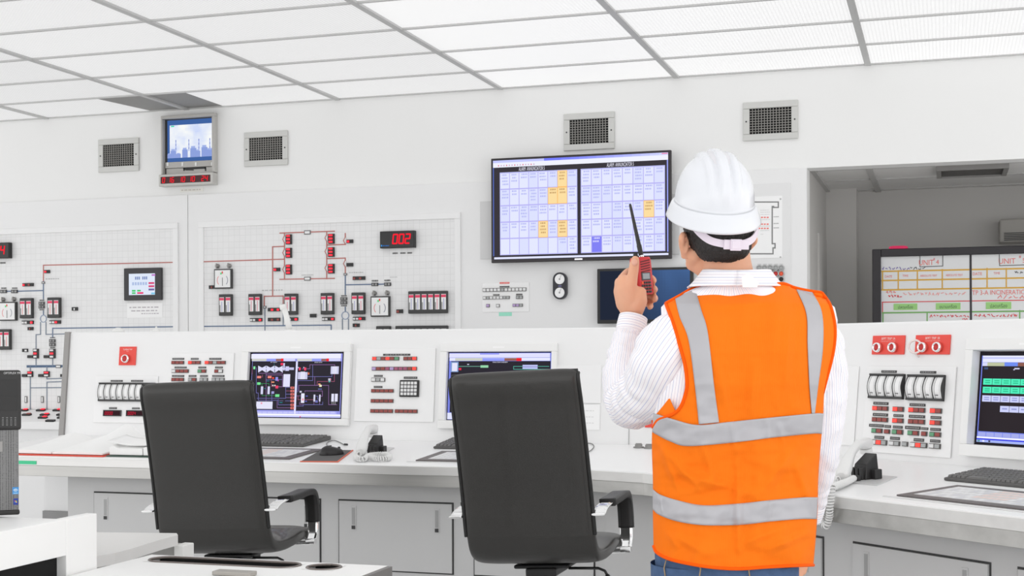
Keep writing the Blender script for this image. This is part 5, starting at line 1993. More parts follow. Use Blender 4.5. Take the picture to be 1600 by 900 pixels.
for x, y in ((905, 690), (915, 684.5), (925, 685), (929.5, 691), (928, 699), (922, 706), (912, 709)):
    s, t = DK.px(x, y)
    pts.append(DK.pt(s, min(t, .865), .0045))
mb = MB()
mb.tube(crom(pts, 6), 0.0022, 6)
tag(part('cable', mb, mat('cable_grey', rgb(110), 0.5, var=0.03), base=pts[3]), 'thin dark cable looping on the worktop just right of the chair nearer the person', 'cable')
for x, y, lab in ((998, 699.5, 'small round metal knob on the worktop, farther from the vest of two'), (1014, 700.5, 'small round metal knob on the worktop, right beside the orange vest')):
    s, t = DK.px(x, y)
    mb = MB()
    mb.lathe(DK.pt(s, t, .0006), DK.ez, [(0.026, 0), (0.026, .004), (0.018, .006), (0.018, .015), (0.014, .018), (0.0001, .018)], 20)
    mb.fbox(DK, s - .014, t - .003, s + .014, t + .003, .018, .021)
    tag(part('round_dial', mb, mat('knob_steel', rgb(150, 149, 147), 0.35, 0.7, var=0.05), base=DK.pt(s, t)), lab, 'knob', 'round knobs on the worktop')


# telephones -----------------------------------------------------------------
def coil(pts, R=0.010, r=0.0032, turns_per_m=105, n=6):
    C = crom(pts, 14)
    L = [0.0]
    for a, b in zip(C[:-1], C[1:]):
        L.append(L[-1] + np.linalg.norm(b - a))
    C = np.array(C)
    total = L[-1]
    N = int(total * turns_per_m * 9)
    out = []
    for i in range(N + 1):
        l = total * i / N
        p = np.array([np.interp(l, L, C[:, k]) for k in range(3)])
        p2 = np.array([np.interp(min(l + .004, total), L, C[:, k]) for k in range(3)])
        p1 = np.array([np.interp(max(l - .004, 0), L, C[:, k]) for k in range(3)])
        t = unit(p2 - p1)
        e = unit(np.cross(t, V(0.3, 0.2, 1)))
        g = np.cross(t, e)
        a = 2 * PI * l * turns_per_m
        out.append(p + (e * math.cos(a) + g * math.sin(a)) * R)
    mb = MB()
    mb.tube(out, r, n)
    return mb


def handset(near, far, up, w=0.024):
    """bowed grip with a thick cup at both ends"""
    near, far, up = (np.asarray(q, float) for q in (near, far, up))
    ax = unit(far - near)
    up = unit(up - ax * np.dot(up, ax))
    L = np.linalg.norm(far - near)
    pts, sq = [], []
    for u, h, ww, hh in ((0.0, 0.0, 0.6, .55), (0.03, 0.001, 1.0, .85), (0.14, 0.010, 1.08, .95), (0.24, 0.024, .95, .72), (0.36, 0.034, .78, .55), (0.5, 0.037, .72, .5), (0.64, 0.034, .78, .55),
                         (0.76, 0.024, .95, .72), (0.86, 0.010, 1.08, .95), (0.97, 0.001, 1.0, .85), (1.0, 0.0, .6, .55)):
        pts.append(near + ax * L * u + up * h)
        sq.append((w * ww, w * hh))
    C = crom([np.concatenate([p, s]) for p, s in zip(pts, sq)], 5)
    mb = MB()
    P = []
    side = np.cross(ax, up)
    for q in C:
        row = []
        for k in range(20):
            a = 2 * PI * k / 20
            ca, sa = math.cos(a), math.sin(a)
            row.append(q[:3] + side * q[3] * math.copysign(abs(ca) ** .75, ca) + up * q[4] * math.copysign(abs(sa) ** .75, sa))
        P.append(row)
    mb.grid(P, closed=True)
    mb.add(P[0], [tuple(range(20))[::-1]])
    mb.add(P[-1], [tuple(range(20))])
    for u in (0.1, 0.9):
        c = near + ax * L * u - up * 0.012
        mb.lathe(c, -up, [(w * .98, 0), (w * 1.02, .014), (w * .9, .020), (0.0001, .020)], 20)
    return mb


PH = mat('phone_white', rgb(232, 232, 231), 0.35, var=0.02)


def phone(fr, base_px, plate_px, near_px, near_h, far_px, label, coil_pts, cradle):
    s, t = fr.px(*base_px)
    p = thing('telephone', label, 'telephone', fr.pt(s, t))
    cs = [fr.px(*q) for q in plate_px]
    mb = MB()
    mb.hexa([fr.pt(*c, .0006) for c in cs] + [fr.pt(*c, .004) for c in cs])
    part('base_plate', mb, mat('phone_plate', rgb(214), 0.4, 0.2, var=0.02), p)
    s, t, w, d, h = cradle
    mb = MB()
    mb.hexa([fr.pt(s - w, t - d, .004), fr.pt(s + w, t - d, .004), fr.pt(s + w, t + d, .004), fr.pt(s - w, t + d, .004),
             fr.pt(s - w * .8, t - d * .6, h * .62), fr.pt(s + w * .8, t - d * .6, h * .62), fr.pt(s + w * .8, t + d, h), fr.pt(s - w * .8, t + d, h)])
    for q in (-.55, 0, .55):
        mb.fbox(fr, s + w * q - .008, t - d * 1.25, s + w * q + .008, t - d * .5, .004, h * .5)
    mb.fbox(fr, s + w * .8, t - d * .2, s + w * 1.6, t + d * .8, .004, h * .42)
    mb.lathe(fr.pt(s + w * .7, t - d * 1.9, .004), fr.ez, [(0.014, 0), (0.014, .012), (0.010, .02), (0.0001, .021)], 14)
    part('cradle', mb, mat('cradle_black', rgb(38, 37, 37), 0.45, var=0.06), p, bevel=0.003)
    N = fr.pt(*fr.px(*near_px), near_h)
    far = fr.pt(s - w * .1, t + d * .3, h * .9 + 0.03) if far_px is None else far_px
    part('handset', handset(N, far, fr.ez * 1.0), PH, p)
    part('coil_cord', coil([N + (N - far) * .08] + coil_pts), PH, p)
    return p


D = lambda x, y, h=.0155: DK.pt(*DK.px(x, y), h)
phone(DK, (585, 712), ((576, 711), (596, 713), (616, 700.5), (598, 699)), (563.5, 717.5), 0.034, D(585, 702, 0.105),
      'white corded telephone resting on a black cradle on the worktop between the two chairs',
      [D(556, 717), D(560, 722), D(569, 722.5), D(576, 717.5), D(588, 715.5), D(602, 715), D(609, 718), D(604, 721.5), D(590, 722), D(579, 720)],
      (*DK.px(586, 709), 0.030, 0.04, 0.085))
Dw = lambda x, y, h=.0155: DWG.pt(*DWG.px(x, y), h)
fe2 = Frame((C2[0], C2[1], 0), (DW[0], DW[1], 0), (0, 0, 1))
Fw = lambda x, y, d=.024: fe2.pt(*fe2.px(x, y, d), d)
phone(DWG, (1352, 752), ((1326, 755), (1370, 759.5), (1402, 746), (1362, 743)), (1315, 757), 0.030, Dw(1358, 738, 0.118),
      'white corded telephone on a black cradle on the right console wing beside the hanging sleeve',
      [Dw(1303, 758), Dw(1300, 768), Dw(1312, 765), Dw(1334, 754), Dw(1322, 762, .02), Dw(1303, 770, .022), DWG.pt(DWG.px(1301, 774)[0], -.012, .026), Fw(1297, 792, .03), Fw(1296, 808), Fw(1291, 822), Fw(1284.5, 816), Fw(1284.5, 800), Fw(1290, 786, .03)],
      (*DWG.px(1352, 749), 0.036, 0.036, 0.095))

# books ----------------------------------------------------------------------
def page_block(fr, s0, s1, t0, t1, h, ns=26, nt=14):
    top = [[fr.pt(s0 + (s1 - s0) * i / ns, t0 + (t1 - t0) * j / nt, h(i / ns, j / nt)) for i in range(ns + 1)] for j in range(nt + 1)]
    mb = MB()
    mb.grid(top)
    fl = lambda i, j: fr.pt(s0 + (s1 - s0) * i / ns, t0 + (t1 - t0) * j / nt, 0.009)
    for j in (0, nt):
        row = [top[j][i] for i in range(ns + 1)]
        low = [fl(i, j) for i in range(ns + 1)]
        mb.grid([low, row] if j == 0 else [row, low], smooth=False)
    for i in (0, ns):
        row = [top[j][i] for j in range(nt + 1)]
        low = [fl(i, j) for j in range(nt + 1)]
        mb.grid([row, low] if i == 0 else [low, row], smooth=False)
    return mb


def open_book(fr, sx0, sspine, sx1, t0, t1, hl, hr, label, cover):
    b = thing('open_book', label, 'book', fr.pt(sspine, t0))
    mb = MB()
    mb.fbox(fr, sx0 - .012, t0 - .012, sspine - .004, t1 + .012, .001, .006)
    mb.fbox(fr, sspine - .004, t0 - .012, sspine + .004, t1 + .012, .001, .005)
    mb.fbox(fr, sspine + .004, t0 - .012, sx1 + .012, t1 + .012, .001, .006)
    part('cover', mb, cover, b)
    part('page_block', page_block(fr, sx0, sspine - .003, t0, t1, hl), paper, b)
    part('page_block', page_block(fr, sspine + .003, sx1, t0, t1, hr), paper, b)
    return b


red_cover = mat('red_cover', rgb(232, 82, 62), 0.5, var=0.03)
bs = [DK.px(x, 714)[0] for x in (-5, 71, 159)]
open_book(DK, bs[0], bs[1], bs[2], 0.035, 0.42,
          lambda u, v: 0.018 + 0.022 * math.sin(PI * min(1, u * 1.05) ** .8) * (.4 + .6 * v) + .03 * v * v * (1 - abs(u - .5)),
          lambda u, v: 0.016 + 0.014 * math.sin(PI * u ** .7) * (.5 + .5 * v) + .075 * (v ** 1.4) * math.exp(-((u - .62) / .30) ** 2) + .03 * v * (1 - u),
          'open book with blank white pages and red cover at the worktop left end', red_cover)
bs2 = [DK.px(x, 712)[0] for x in (177, 234, 296)]
rngp = random.Random(8)
open_book(DK, bs2[0], bs2[1], bs2[2], 0.055, 0.44,
          lambda u, v: 0.040 + 0.006 * math.sin(9 * v) + .035 * v * math.exp(-((u - .55) / .5) ** 2) + .012 * math.exp(-((u - .1) / .1) ** 2) * (1 - v),
          lambda u, v: 0.044 + 0.02 * math.sin(PI * u) + .02 * v,
          'thick pile of loose curled pages lying open on the worktop, partly behind the left chair', mat('green_cover', rgb(60, 84, 74), 0.5, var=0.03))
s0, t0 = bs2[0], 0.055
mb = MB()
for i, (dx, h, lift) in enumerate(((-.012, .046, .030), (.006, .050, .016), (-.004, .043, .010))):
    P = []
    for j in range(8):
        row = []
        for k in range(12):
            u = k / 11
            x = s0 + dx + .24 * u
            y = t0 + .004 + i * .012 + .16 * j / 7
            row.append(DK.pt(x, y, h + .012 * u + lift * (1 - u) ** 3 + .012 * (j / 7) * (1 - u)))
        P.append(row)
    mb.grid(P)
lp = part('loose_pages', mb, paper, bpy.data.objects['open_book.001'])
md = lp.modifiers.new('sheet', 'SOLIDIFY')
md.thickness = 0.002

# ------------------------------------------------------------------ office chairs
def build_chair(label):
    c = thing('office_chair', label, 'chair', (0, 0, 0), 'black leather office chairs at the console', local=True)
    W = 0.245
    prof = [(-.276, 1.1655), (-.287, 1.160), (-.290, 1.145), (-.285, 1.115), (-.270, 1.06), (-.247, .95), (-.226, .84), (-.207, .73), (-.197, .65), (-.190, .60)]
    seat = [(-.186, .58), (-.165, .535), (-.12, .507), (-.04, .497), (.06, .500), (.16, .510), (.235, .508), (.268, .490)]

    prof = [(y, .5 + (z - .5) * .945) for y, z in prof]

    def slab(profile, wid, th, taper, front_th=None):
        C = crom([V(*p) for p in profile], 5)
        P = []
        N = len(C)
        for i, p in enumerate(C):
            t = unit(C[min(i + 1, N - 1)] - C[max(i - 1, 0)])
            n = V(t[1], -t[0])           # points to the sitter's back side (rear / underside)
            n = -n if np.dot(n, V(-1, -.3)) < 0 else n
            e = 1.0
            w = wid(i / (N - 1))
            k = min(1.0, .55 + 6 * min(i, N - 1 - i) / N) if taper else 1.0
            row = []
            M = 40
            for q in range(M):
                a = 2 * PI * q / M
                ca, sa = math.cos(a), math.sin(a)
                x = w * math.copysign(abs(ca) ** .28, ca)
                o = th * k * math.copysign(abs(sa) ** .55, sa) * (1 + .25 * (1 - (x / w) ** 2) * (sa < 0))
                row.append(V(x, p[0] + n[0] * o, p[1] + n[1] * o))
            P.append(row)
        mb = MB()
        mb.grid(P, closed=True)
        mb.add(P[0], [tuple(range(len(P[0])))])
        mb.add(P[-1], [tuple(range(len(P[0])))[::-1]])
        return mb, C

    mb, CF = slab(prof + seat, lambda u: .221 + .007 * min(1, u * 1.3), .028, True)
    M = 40
    NR = len(CF)
    ks = next(i for i, p in enumerate(CF) if p[1] < .585)
    C = CF[:ks + 1]
    rows = [mb.v[i * M:(i + 1) * M] for i in range(NR)]
    up_ = MB()
    up_.grid(rows[:ks + 1], closed=True)
    up_.add(rows[0], [tuple(range(M))])
    part('backrest', up_, leather, c)
    lo_ = MB()
    lo_.grid(rows[ks:], closed=True)
    lo_.add(rows[-1], [tuple(range(M))[::-1]])
    part('seat', lo_, leather, c)
    for sx in (-1, 1):
        mb = MB()
        N = len(C)
        mb.tube([V(sx * (.221 + .007 * min(1, 1.3 * i / (N - 1))), p[0] - .012, p[1]) for i, p in enumerate(C)], 0.0065, 8)
        part('side_welt', mb, welt, c)
    mb = MB()
    mb.tube([V(x, -.289 - .006 * (1 - (x / .22) ** 2), 1.136 + .002 * (1 - (x / .22) ** 2)) for x in np.linspace(-.220, .220, 13)], 0.007, 8)
    part('top_welt', mb, welt, c)
    for sx in (-1, 1):
        x = sx * .251
        # flat arm loop: chrome at both ends, leather sleeve between
        path = crom([V(x, -.240, .655), V(x, -.222, .656), V(x, -.19, .668), V(x, -.12, .678), V(x, .02, .682), V(x, .13, .686), V(x, .178, .674), V(x, .196, .64), V(x, .20, .59), V(x, .198, .55), V(x, .19, .515), V(x, .170, .490)], 5)
        n = len(path)
        a, b = int(n * .29), int(n * .80)
        arm = MB()
        arm.tube(path[a:b + 1], 0.01, 16, sq=(.012, .027), up=V(1, 0, 0))
        # up is the width axis: swap by building with width along x
        o1 = part('arm_sleeve', arm, mat('arm_leather', rgb(34, 33, 33), 0.45, var=0.08, vscale=60, bump=0.3, bscale=160), c)
        ch = MB()
        ch.tube(path[:a + 1], 0.01, 12, sq=(.005, .023), up=V(1, 0, 0), smooth=False)
        part('arm_bracket', ch, chrome, c, bevel=0.002)
        ch = MB()
        ch.tube(path[b:], 0.01, 12, sq=(.005, .023), up=V(1, 0, 0), smooth=False)
        part('arm_bracket', ch, chrome, c, bevel=0.002)
        ch = MB()
        ch.box((min(x, sx * .15), .155, .470), (max(x, sx * .15), .195, .482))
        ch.box((x - .02, .155, .472), (x + .02, .185, .495))
        part('arm_foot', ch, chrome, c, bevel=0.002)
    mb = MB()
    mb.box((-.055, -.09, .425), (.055, .12, .455))
    mb.box((-.10, -.08, .452), (.10, .12, .466))
    part('tilt_mechanism', mb, black_pl, c, bevel=0.006)
    mb = MB()
    mb.tube([V(.09, -.04, .448), V(.20, -.06, .450), V(.225, -.07, .442), V(.235, -.075, .425)], 0.005, 8)
    lv = part('height_lever', mb, black_pl, c)
    mb = MB()
    mb.tube([V(.233, -.074, .430), V(.240, -.078, .412), V(.252, -.084, .385), V(.258, -.088, .372)], [.007, .012, .014, .009], 10)
    part('lever_grip', mb, black_pl, lv)
    mb = MB()
    mb.lathe(V(0, 0, .10), UP, [(0.028, 0), (0.030, .02), (0.030, .20)], 20)
    mb.lathe(V(0, 0, .39), UP, [(0.036, 0), (0.044, .02), (0.044, .04)], 20)
    part('gas_column', mb, black_pl, c)
    mb = MB()
    mb.lathe(V(0, 0, .29), UP, [(0.0245, 0), (0.0245, .11)], 20)
    part('gas_piston', mb, chrome, c)
    for k in range(5):
        a = 2 * PI * k / 5 + .3
        d = V(math.cos(a), math.sin(a), 0)
        mb = MB()
        mb.tube([d * .02 + UP * .115, d * .16 + UP * .105, d * .31 + UP * .085], [.028, .022, .016], 10)
        leg = part('base_arm', mb, chrome, c)
        mb = MB()
        w_ = V(-d[1], d[0], 0)
        for s in (-1, 1):
            mb.lathe(d * .315 + UP * .03 + w_ * (s * .012 - .007), w_, [(.022, 0), (.030, .003), (.030, .011), (.022, .014)], 16)
        mb.cyl(d * .31 + UP * .04, d * .31 + UP * .085, .009, 10)
        part('caster', mb, black_pl, leg)
    return c


def set_chair(c, px, py, zf, yaw, roll, label, dz):
    p = at(px, py, zf)
    c.matrix_world = (Matrix.Translation((p[0], p[1], 0)) @ Matrix.Rotation(yaw, 4, 'Z') @ Matrix.Translation((0, 0, 0)))
    c['label'] = label
    for ch in c.children:
        nm = ch.name.split('.')[0]
        if nm in ('backrest', 'seat', 'side_welt', 'top_welt', 'arm_sleeve', 'arm_bracket', 'arm_flange', 'arm_foot', 'tilt_mechanism', 'height_lever'):
            ch.matrix_local = Matrix.Translation((0, 0, dz)) @ Matrix.Translation((0, 0, .45)) @ Matrix.Rotation(roll, 4, 'Y') @ Matrix.Translation((0, 0, -.45))
        elif nm == 'gas_piston':
            ch.location.z = dz


L1 = 'black leather office chair at the console, its back in front of the left monitor'
L2 = 'black leather office chair next to the person, its gas column showing'
ch1 = build_chair(L1)
ch2 = copy_tree(ch1)
set_chair(ch1, 368, 700, 5.38, 0.09, -0.035, L1, -0.001)
set_chair(ch2, 854, 700, 4.82, 0.02, -0.050, L2, 0.042)

# ------------------------------------------------------------------ nearer furniture at the lower left
def onZ(px, py, z):
    r = ray(px, py)
    return O + r * ((z - HC) / r[2])


near_white = mat('furniture_white', rgb(244, 244, 243), 0.4, var=0.01, vscale=3)
edge_grey = mat('edge_banding', rgb(120, 118, 116), 0.5, var=0.04)
ZD = 0.745
pL, pR = onZ(215, 866.5, ZD), onZ(608, 883, ZD)
yb = (pL[1] + pR[1]) / 2
dx0, dx1, dy0 = max(pL[0], onZ(150, 805, 0.87)[0] + .004), pR[0], yb - 0.8
desk = thing('desk', 'white desk with a long black cable slot in the bottom foreground', 'desk', ((dx0 + dx1) / 2, yb - .4, 0))
FD = Frame((0, 0, ZD), (1, 0, 0), (0, 1, 0))
c0, c1 = FD.px(229, 875.5)[0], FD.px(466, 885)[0]
e0, e1 = FD.px(480, 886)[0], FD.px(527, 889)[0]
ty1, ty0 = FD.px(350, 874.5)[1], FD.px(350, 883.5)[1]
mb = MB()
mb.box((dx0, dy0, ZD - .03), (dx1, ty0, ZD))
mb.box((dx0, ty1, ZD - .03), (dx1, yb, ZD))
mb.box((dx0, ty0, ZD - .03), (c0 - .0, ty1, ZD))
mb.box((c1, ty0, ZD - .03), (e0, ty1, ZD))
mb.box((e1, ty0, ZD - .03), (dx1, ty1, ZD))
part('desk_top', mb, near_white, desk)
mb = MB()
mb.box((dx1, dy0, ZD - .032), (dx1 + .012, yb, ZD - .001))
mb.box((dx1 - .03, dy0, ZD - .16), (dx1 + .010, yb - .002, ZD - .032))
part('side_edge', mb, edge_grey, desk)
mb = MB()
mb.box((c0 - .004, ty0 - .004, ZD - .06), (e1 + .004, ty1 + .004, ZD - .031))
mb.box((c0, ty1 - .002, ZD - .031), (e1, ty1, ZD - .0015))
mb.box((c1 - .004, ty0, ZD - .031), (e0 + .004, ty1, ZD - .03))
part('cable_tray', mb, mat('slot_black', rgb(6), .9, var=.02), desk)
# rounded rims of the two openings
for a, b in ((c0, c1), (e0, e1)):
    mb = MB()
    h = (ty1 - ty0) / 2
    ym = (ty0 + ty1) / 2
    pts = []
    for k in range(13):
        q = PI / 2 + PI * k / 12
        pts.append(V(a + h + h * math.cos(q), ym + h * math.sin(q), ZD))
    for k in range(13):
        q = -PI / 2 + PI * k / 12
        pts.append(V(b - h + h * math.cos(q), ym + h * math.sin(q), ZD))
    pts.append(pts[0])
    mb.tube(pts, 0.0035, 6, cap=False)
    # corner fillets close the square ends to round ones
    for (cx, sg) in ((a, -1), (b, 1)):
        for sy in (-1, 1):
            corner = V(cx, ym + sy * h, ZD + .0004)
            arc = [V(cx - sg * h + sg * h * math.cos(t), ym + sy * h * math.sin(t), ZD + .0004) for t in np.linspace(0, PI / 2, 8)]
            vs = [corner] + arc
            fs = [(0, i, i + 1) if sg * sy < 0 else (0, i + 1, i) for i in range(1, 8)]
            mb.add(vs, fs, 1)
    part('slot_rim', mb, [mat('slot_rim_grey', rgb(120, 112, 108), 0.4, 0.3, var=0.03), near_white], desk)
for x in (dx0 + .05, dx1 - .06):
    for y in (dy0 + .05, yb - .06):
        mb = MB()
        mb.box((x - .02, y - .02, 0), (x + .02, y + .02, ZD - .03))
        part('leg', mb, grey_metal, desk)
q0, q1 = onZ(338, 897, ZD), onZ(402, 898.5, ZD)
mb = MB()
mb.box((q0[0], q1[1] - .035, ZD + .0005), (q1[0], q1[1], ZD + .010))
tag(part('flat_clip', mb, mat('clip_grey', rgb(170, 166, 160), 0.4, 0.3, var=0.04), base=V(q0[0], q1[1], ZD), bevel=0.002), 'small flat grey metal piece lying on the white desk below the cable slot', 'clip')

# curved side desk
ZT = 0.72
poly = [onZ(x, y, ZT) for x, y in ((276, 833), (150, 831.5), (40, 830), (40, 880), (150, 869), (180, 864), (205, 857.5), (230, 849.5), (255, 842), (278, 836))]
side = thing('side_desk', 'light desk end with a curved front edge, behind the white cabinet corner', 'desk', (poly[1][0], poly[1][1], 0))
mb = MB()
n = len(poly)
top = [V(p[0], p[1], ZT) for p in poly]
bot = [V(p[0], p[1], ZT - .030) for p in poly]
mb.add(top, [tuple(range(n))])
mb.add(bot, [tuple(range(n))[::-1]])
mb.grid([bot, top], closed=True, smooth=False)
part('desk_top', mb, mat('side_top', rgb(226, 225, 223), 0.45, var=0.02), side)
pr = onZ(278, 836, ZT)
mb = MB()
ax_, ay_ = pr[0], pr[1]
mb.box((ax_ - .02, ay_ + .01, 0), (ax_ + .012, ay_ + .07, ZT - .031))
part('leg', mb, white_pl, side, bevel=0.003)
mb = MB()
mb.box((poly[2][0] + .1, ay_ + .03, ZT - .30), (ax_ - .02, ay_ + .05, ZT - .031))
part('modesty_panel', mb, mat('panel_dim', rgb(168, 167, 165), 0.5, var=0.02), side)
pl_ = onZ(60, 850, ZT)
mb = MB()
mb.box((poly[2][0] + .06, ay_ - .02, 0), (poly[2][0] + .10, ay_ + .06, ZT - .031))
part('leg', mb, white_pl, side, bevel=0.003)

# white cabinet under the computer
ZK = 0.87
pk = onZ(150, 805, ZK)
kx1, ky1 = pk[0], pk[1]
kx0, ky0 = kx1 - 0.62, ky1 - 0.75
cabn = thing('storage_cabinet', 'white open shelf cabinet with a black opening, under the computer tower', 'cabinet', ((kx0 + kx1) / 2, (ky0 + ky1) / 2, 0))
FS = Frame((kx1, 0, 0), (0, 1, 0), (0, 0, 1))
oy1, oz1 = FS.px(104, 868)
mb = MB()
mb.box((kx0, ky0, 0), (kx1 - .03, ky1, ZK - .012))
part('body', mb, near_white, cabn, bevel=0.002)
mb = MB()
mb.fbox(FS, oy1, 0.0, ky1 + .004, ZK + .004, -.029, 0.0)
mb.fbox(FS, ky0, oz1, oy1, ZK + .004, -.029, 0.0)
mb.fbox(FS, ky0, 0.0, oy1, oz1 - .42, -.029, 0.0)
part('side_panel', mb, near_white, cabn, bevel=0.002)
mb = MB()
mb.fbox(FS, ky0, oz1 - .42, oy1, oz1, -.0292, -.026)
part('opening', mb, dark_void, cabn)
mb = MB()
mb.box((kx1 - .032, ky0, ZK - .013), (kx1 - .029, ky1, ZK - .008))
part('top_groove', mb, mat('groove_grey', rgb(150), 0.6, var=0.02), cabn)

# computer tower
zt = ZK - .012 + .001
pc0 = onZ(31, 807, zt)
r0 = unit(V(ray(31, 700)[0], ray(31, 700)[1], 0))
ang = math.atan2(-r0[0], r0[1]) + 0.03
tx = V(math.cos(ang), math.sin(ang), 0)
ty = V(-math.sin(ang), math.cos(ang), 0)
TF = Frame((pc0[0], pc0[1], zt), tx, UP)     # s runs to the right; front right corner at s=0
th_ = 0.352
pc = thing('computer_tower', 'black and grey desktop computer tower standing on the white cabinet at the left edge', 'computer', (pc0[0], pc0[1], zt))
wT = 0.175
mb = MB()
mb.fbox(TF, -wT + .002, 0.012, -.002, th_ - .006, -.40, -.03)
mb.fbox(TF, -wT + .02, 0.0, -.02, 0.012, -.38, -.05)
part('case', mb, charcoal, pc, bevel=0.004)
mb = MB()
h1 = TF.px(20, 672)[1]
mb.fbox(TF, -wT, h1, 0.004, th_, -.03, 0.0)
part('upper_bezel', mb, mat('tower_black', rgb(34, 33, 33), 0.4, var=0.05), pc, bevel=0.006)
h0 = TF.px(20, 797)[1]


def mesh_front():
    m = bpy.data.materials.new('tower_grille')
    m.use_nodes = True
    nt = m.node_tree
    b = nt.nodes['Principled BSDF']
    b.inputs['Roughness'].default_value = 0.45
    b.inputs['Metallic'].default_value = 0.3
    tc = nt.nodes.new('ShaderNodeTexCoord')
    vo = nt.nodes.new('ShaderNodeTexVoronoi')
    vo.inputs['Scale'].default_value = 260
    vo.inputs['Randomness'].default_value = 0.15
    cr = nt.nodes.new('ShaderNodeValToRGB')
    cr.color_ramp.elements[0].position = 0.30
    cr.color_ramp.elements[0].color = rgb(72)
    cr.color_ramp.elements[1].position = 0.42
    cr.color_ramp.elements[1].color = rgb(124)
    nt.links.new(tc.outputs['Object'], vo.inputs['Vector'])
    nt.links.new(vo.outputs['Distance'], cr.inputs['Fac'])
    nt.links.new(cr.outputs['Color'], b.inputs['Base Color'])
    return m


mb = MB()
mb.fbox(TF, -wT + .004, h0, -.002, h1, -.03, -.006)
part('front_grille', mb, mesh_front(), pc)
mb = MB()
mb.fbox(TF, -wT + .002, 0.004, 0.0, h0, -.03, -.003)
part('lower_bezel', mb, mat('tower_black2', rgb(40, 39, 38), 0.45, var=0.05), pc, bevel=0.004)
mb = MB()
for y0, y1 in ((594, 618), (620, 642)):
    a = TF.rect(-20, y0, 27, y1)
    mb.fbox(TF, -wT + .014, a[1], a[2], a[3], 0.0, 0.0015)
part('drive_bay', mb, mat('bay_black', rgb(22, 21, 21), 0.35, var=0.05), pc)
for x in (4.5, 11, 17.5, 24):
    a = TF.rect(x - 1.2, 655, x + 1.2, 665)
    mb = MB()
    mb.fbox(TF, *a, 0.0, 0.001, 0, rgb(120))
    b_ = TF.rect(x - .5, 656, x + .5, 664)
    mb.fbox(TF, *b_, 0.001, 0.0014, 0, rgb(24))
    c_ = TF.rect(x - 1.4, 652, x + 1.4, 653.4)
    mb.fbox(TF, *c_, 0.0, 0.001, 0, rgb(120))
    part('port', mb, PRINT, pc)
mb = MB()
s, t = TF.px(19.5, 583)
text(mb, TF, s, t, 'OPTIPLEX 990', 0.0072, 0.0006, 0, rgb(205), wide=.9)
part('lettering', mb, PRINT, pc)
for (x0, y0, x1, y1, kind) in ((19.5, 761.5, 29.5, 772.5, 0), (21, 779, 28.5, 789, 1)):
    a = TF.rect(x0, y0, x1, y1)
    mb = MB()
    mb.fbox(TF, *a, -.006, -.005, 0, rgb(60, 140, 205) if kind == 0 else rgb(40, 60, 150))
    cx, cy = (a[0] + a[2]) / 2, (a[1] + a[3]) / 2
    w = (a[2] - a[0])
    if kind == 0:
        mb.disc(TF, cx, cy + w * .1, w * .36, -.0046, 20, 0, rgb(190, 220, 240), r2=w * .24)
        text(mb, TF, cx, cy + w * .1, 'intel', w * .34, -.0042, 0, rgb(30, 90, 170))
        mb.frect(TF, a[0] + w * .15, a[1] + w * .1, a[2] - w * .15, a[1] + w * .26, -.0046, 0, rgb(150, 200, 235))
    else:
        for i, c in enumerate((rgb(235, 90, 60), rgb(120, 200, 80), rgb(70, 150, 230), rgb(245, 200, 60))):
            dx, dy = (-.24 if i % 2 == 0 else .02), (.02 if i < 2 else -.24)
            mb.frect(TF, cx + w * dx, cy + w * dy, cx + w * (dx + .22), cy + w * (dy + .22), -.0046, 0, c)
    part('sticker', mb, PRINT, pc)
a = TF.rect(-8, 690, 4, 706)
mb = MB()
mb.fbox(TF, *a, -.006, -.003)
part('maker_badge', mb, grey_metal, pc)

# ------------------------------------------------------------------ the person
ZP = 3.15                      # distance of the body's middle plane along the view axis
KP = ZP / FPX                  # metres per pixel there


def P_(x, y, d=0.0):
    return at(x, y, ZP + d)


pbase = P_(1150, 900)
person = thing('person', 'person seen from behind in white hard hat and orange reflective vest, raising a red radio',
               'person', (pbase[0], pbase[1], 0))

# torso half-section: y px -> centre x px, half width px, half depth m, depth of the middle m
TOR = [(430, 1160, 52, .060, .020), (450, 1163, 70, .075, .012), (475, 1168, 138, .095, .004), (500, 1171, 141, .108, .000), (550, 1168, 140, .122, -.004), (600, 1161, 136, .126, -.004),
       (650, 1153.5, 134.5, .122, .000), (700, 1150.5, 132.5, .116, .004), (750, 1149.5, 130, .115, .006), (800, 1149, 129, .120, .004),
       (850, 1147, 127.5, .126, .002), (900, 1143, 124, .126, .002)]
RIDGE = [(1030, 482), (1040, 474), (1060, 463), (1085, 450), (1110, 447), (1140, 444), (1165, 443), (1195, 442), (1222, 443), (1240, 449), (1262, 454), (1285, 457), (1303, 476), (1315, 490)]


def torso_d(x, y, back=True, grow=0.0):
    xc, a, b, dc = interp(TOR, y)
    t = max(-1.0, min(1.0, (x - xc) / (a + grow / KP)))
    q = (1 - abs(t) ** 2.5) ** (1 / 2.2)
    dd = (b + grow) * q
    if back:                                    # spine furrow and shoulder blades
        dd -= .012 * math.exp(-((x - xc) / 22) ** 2) * math.exp(-((y - 620) / 130) ** 2)
        for sx in (-1, 1):
            dd += .010 * math.exp(-(((x - xc) - sx * 62) / 40) ** 2) * math.exp(-((y - 540) / 55) ** 2)
    ys = interp(RIDGE, x)[0]
    s = max(0.0, min(1.0, (y - ys + 2) / 75.0))
    k = math.sqrt(max(0.0, 1 - (1 - s) ** 2))
    dd = .020 + (dd - .020) * k if dd > .02 else dd
    return dc - dd if back else dc + dd * .95


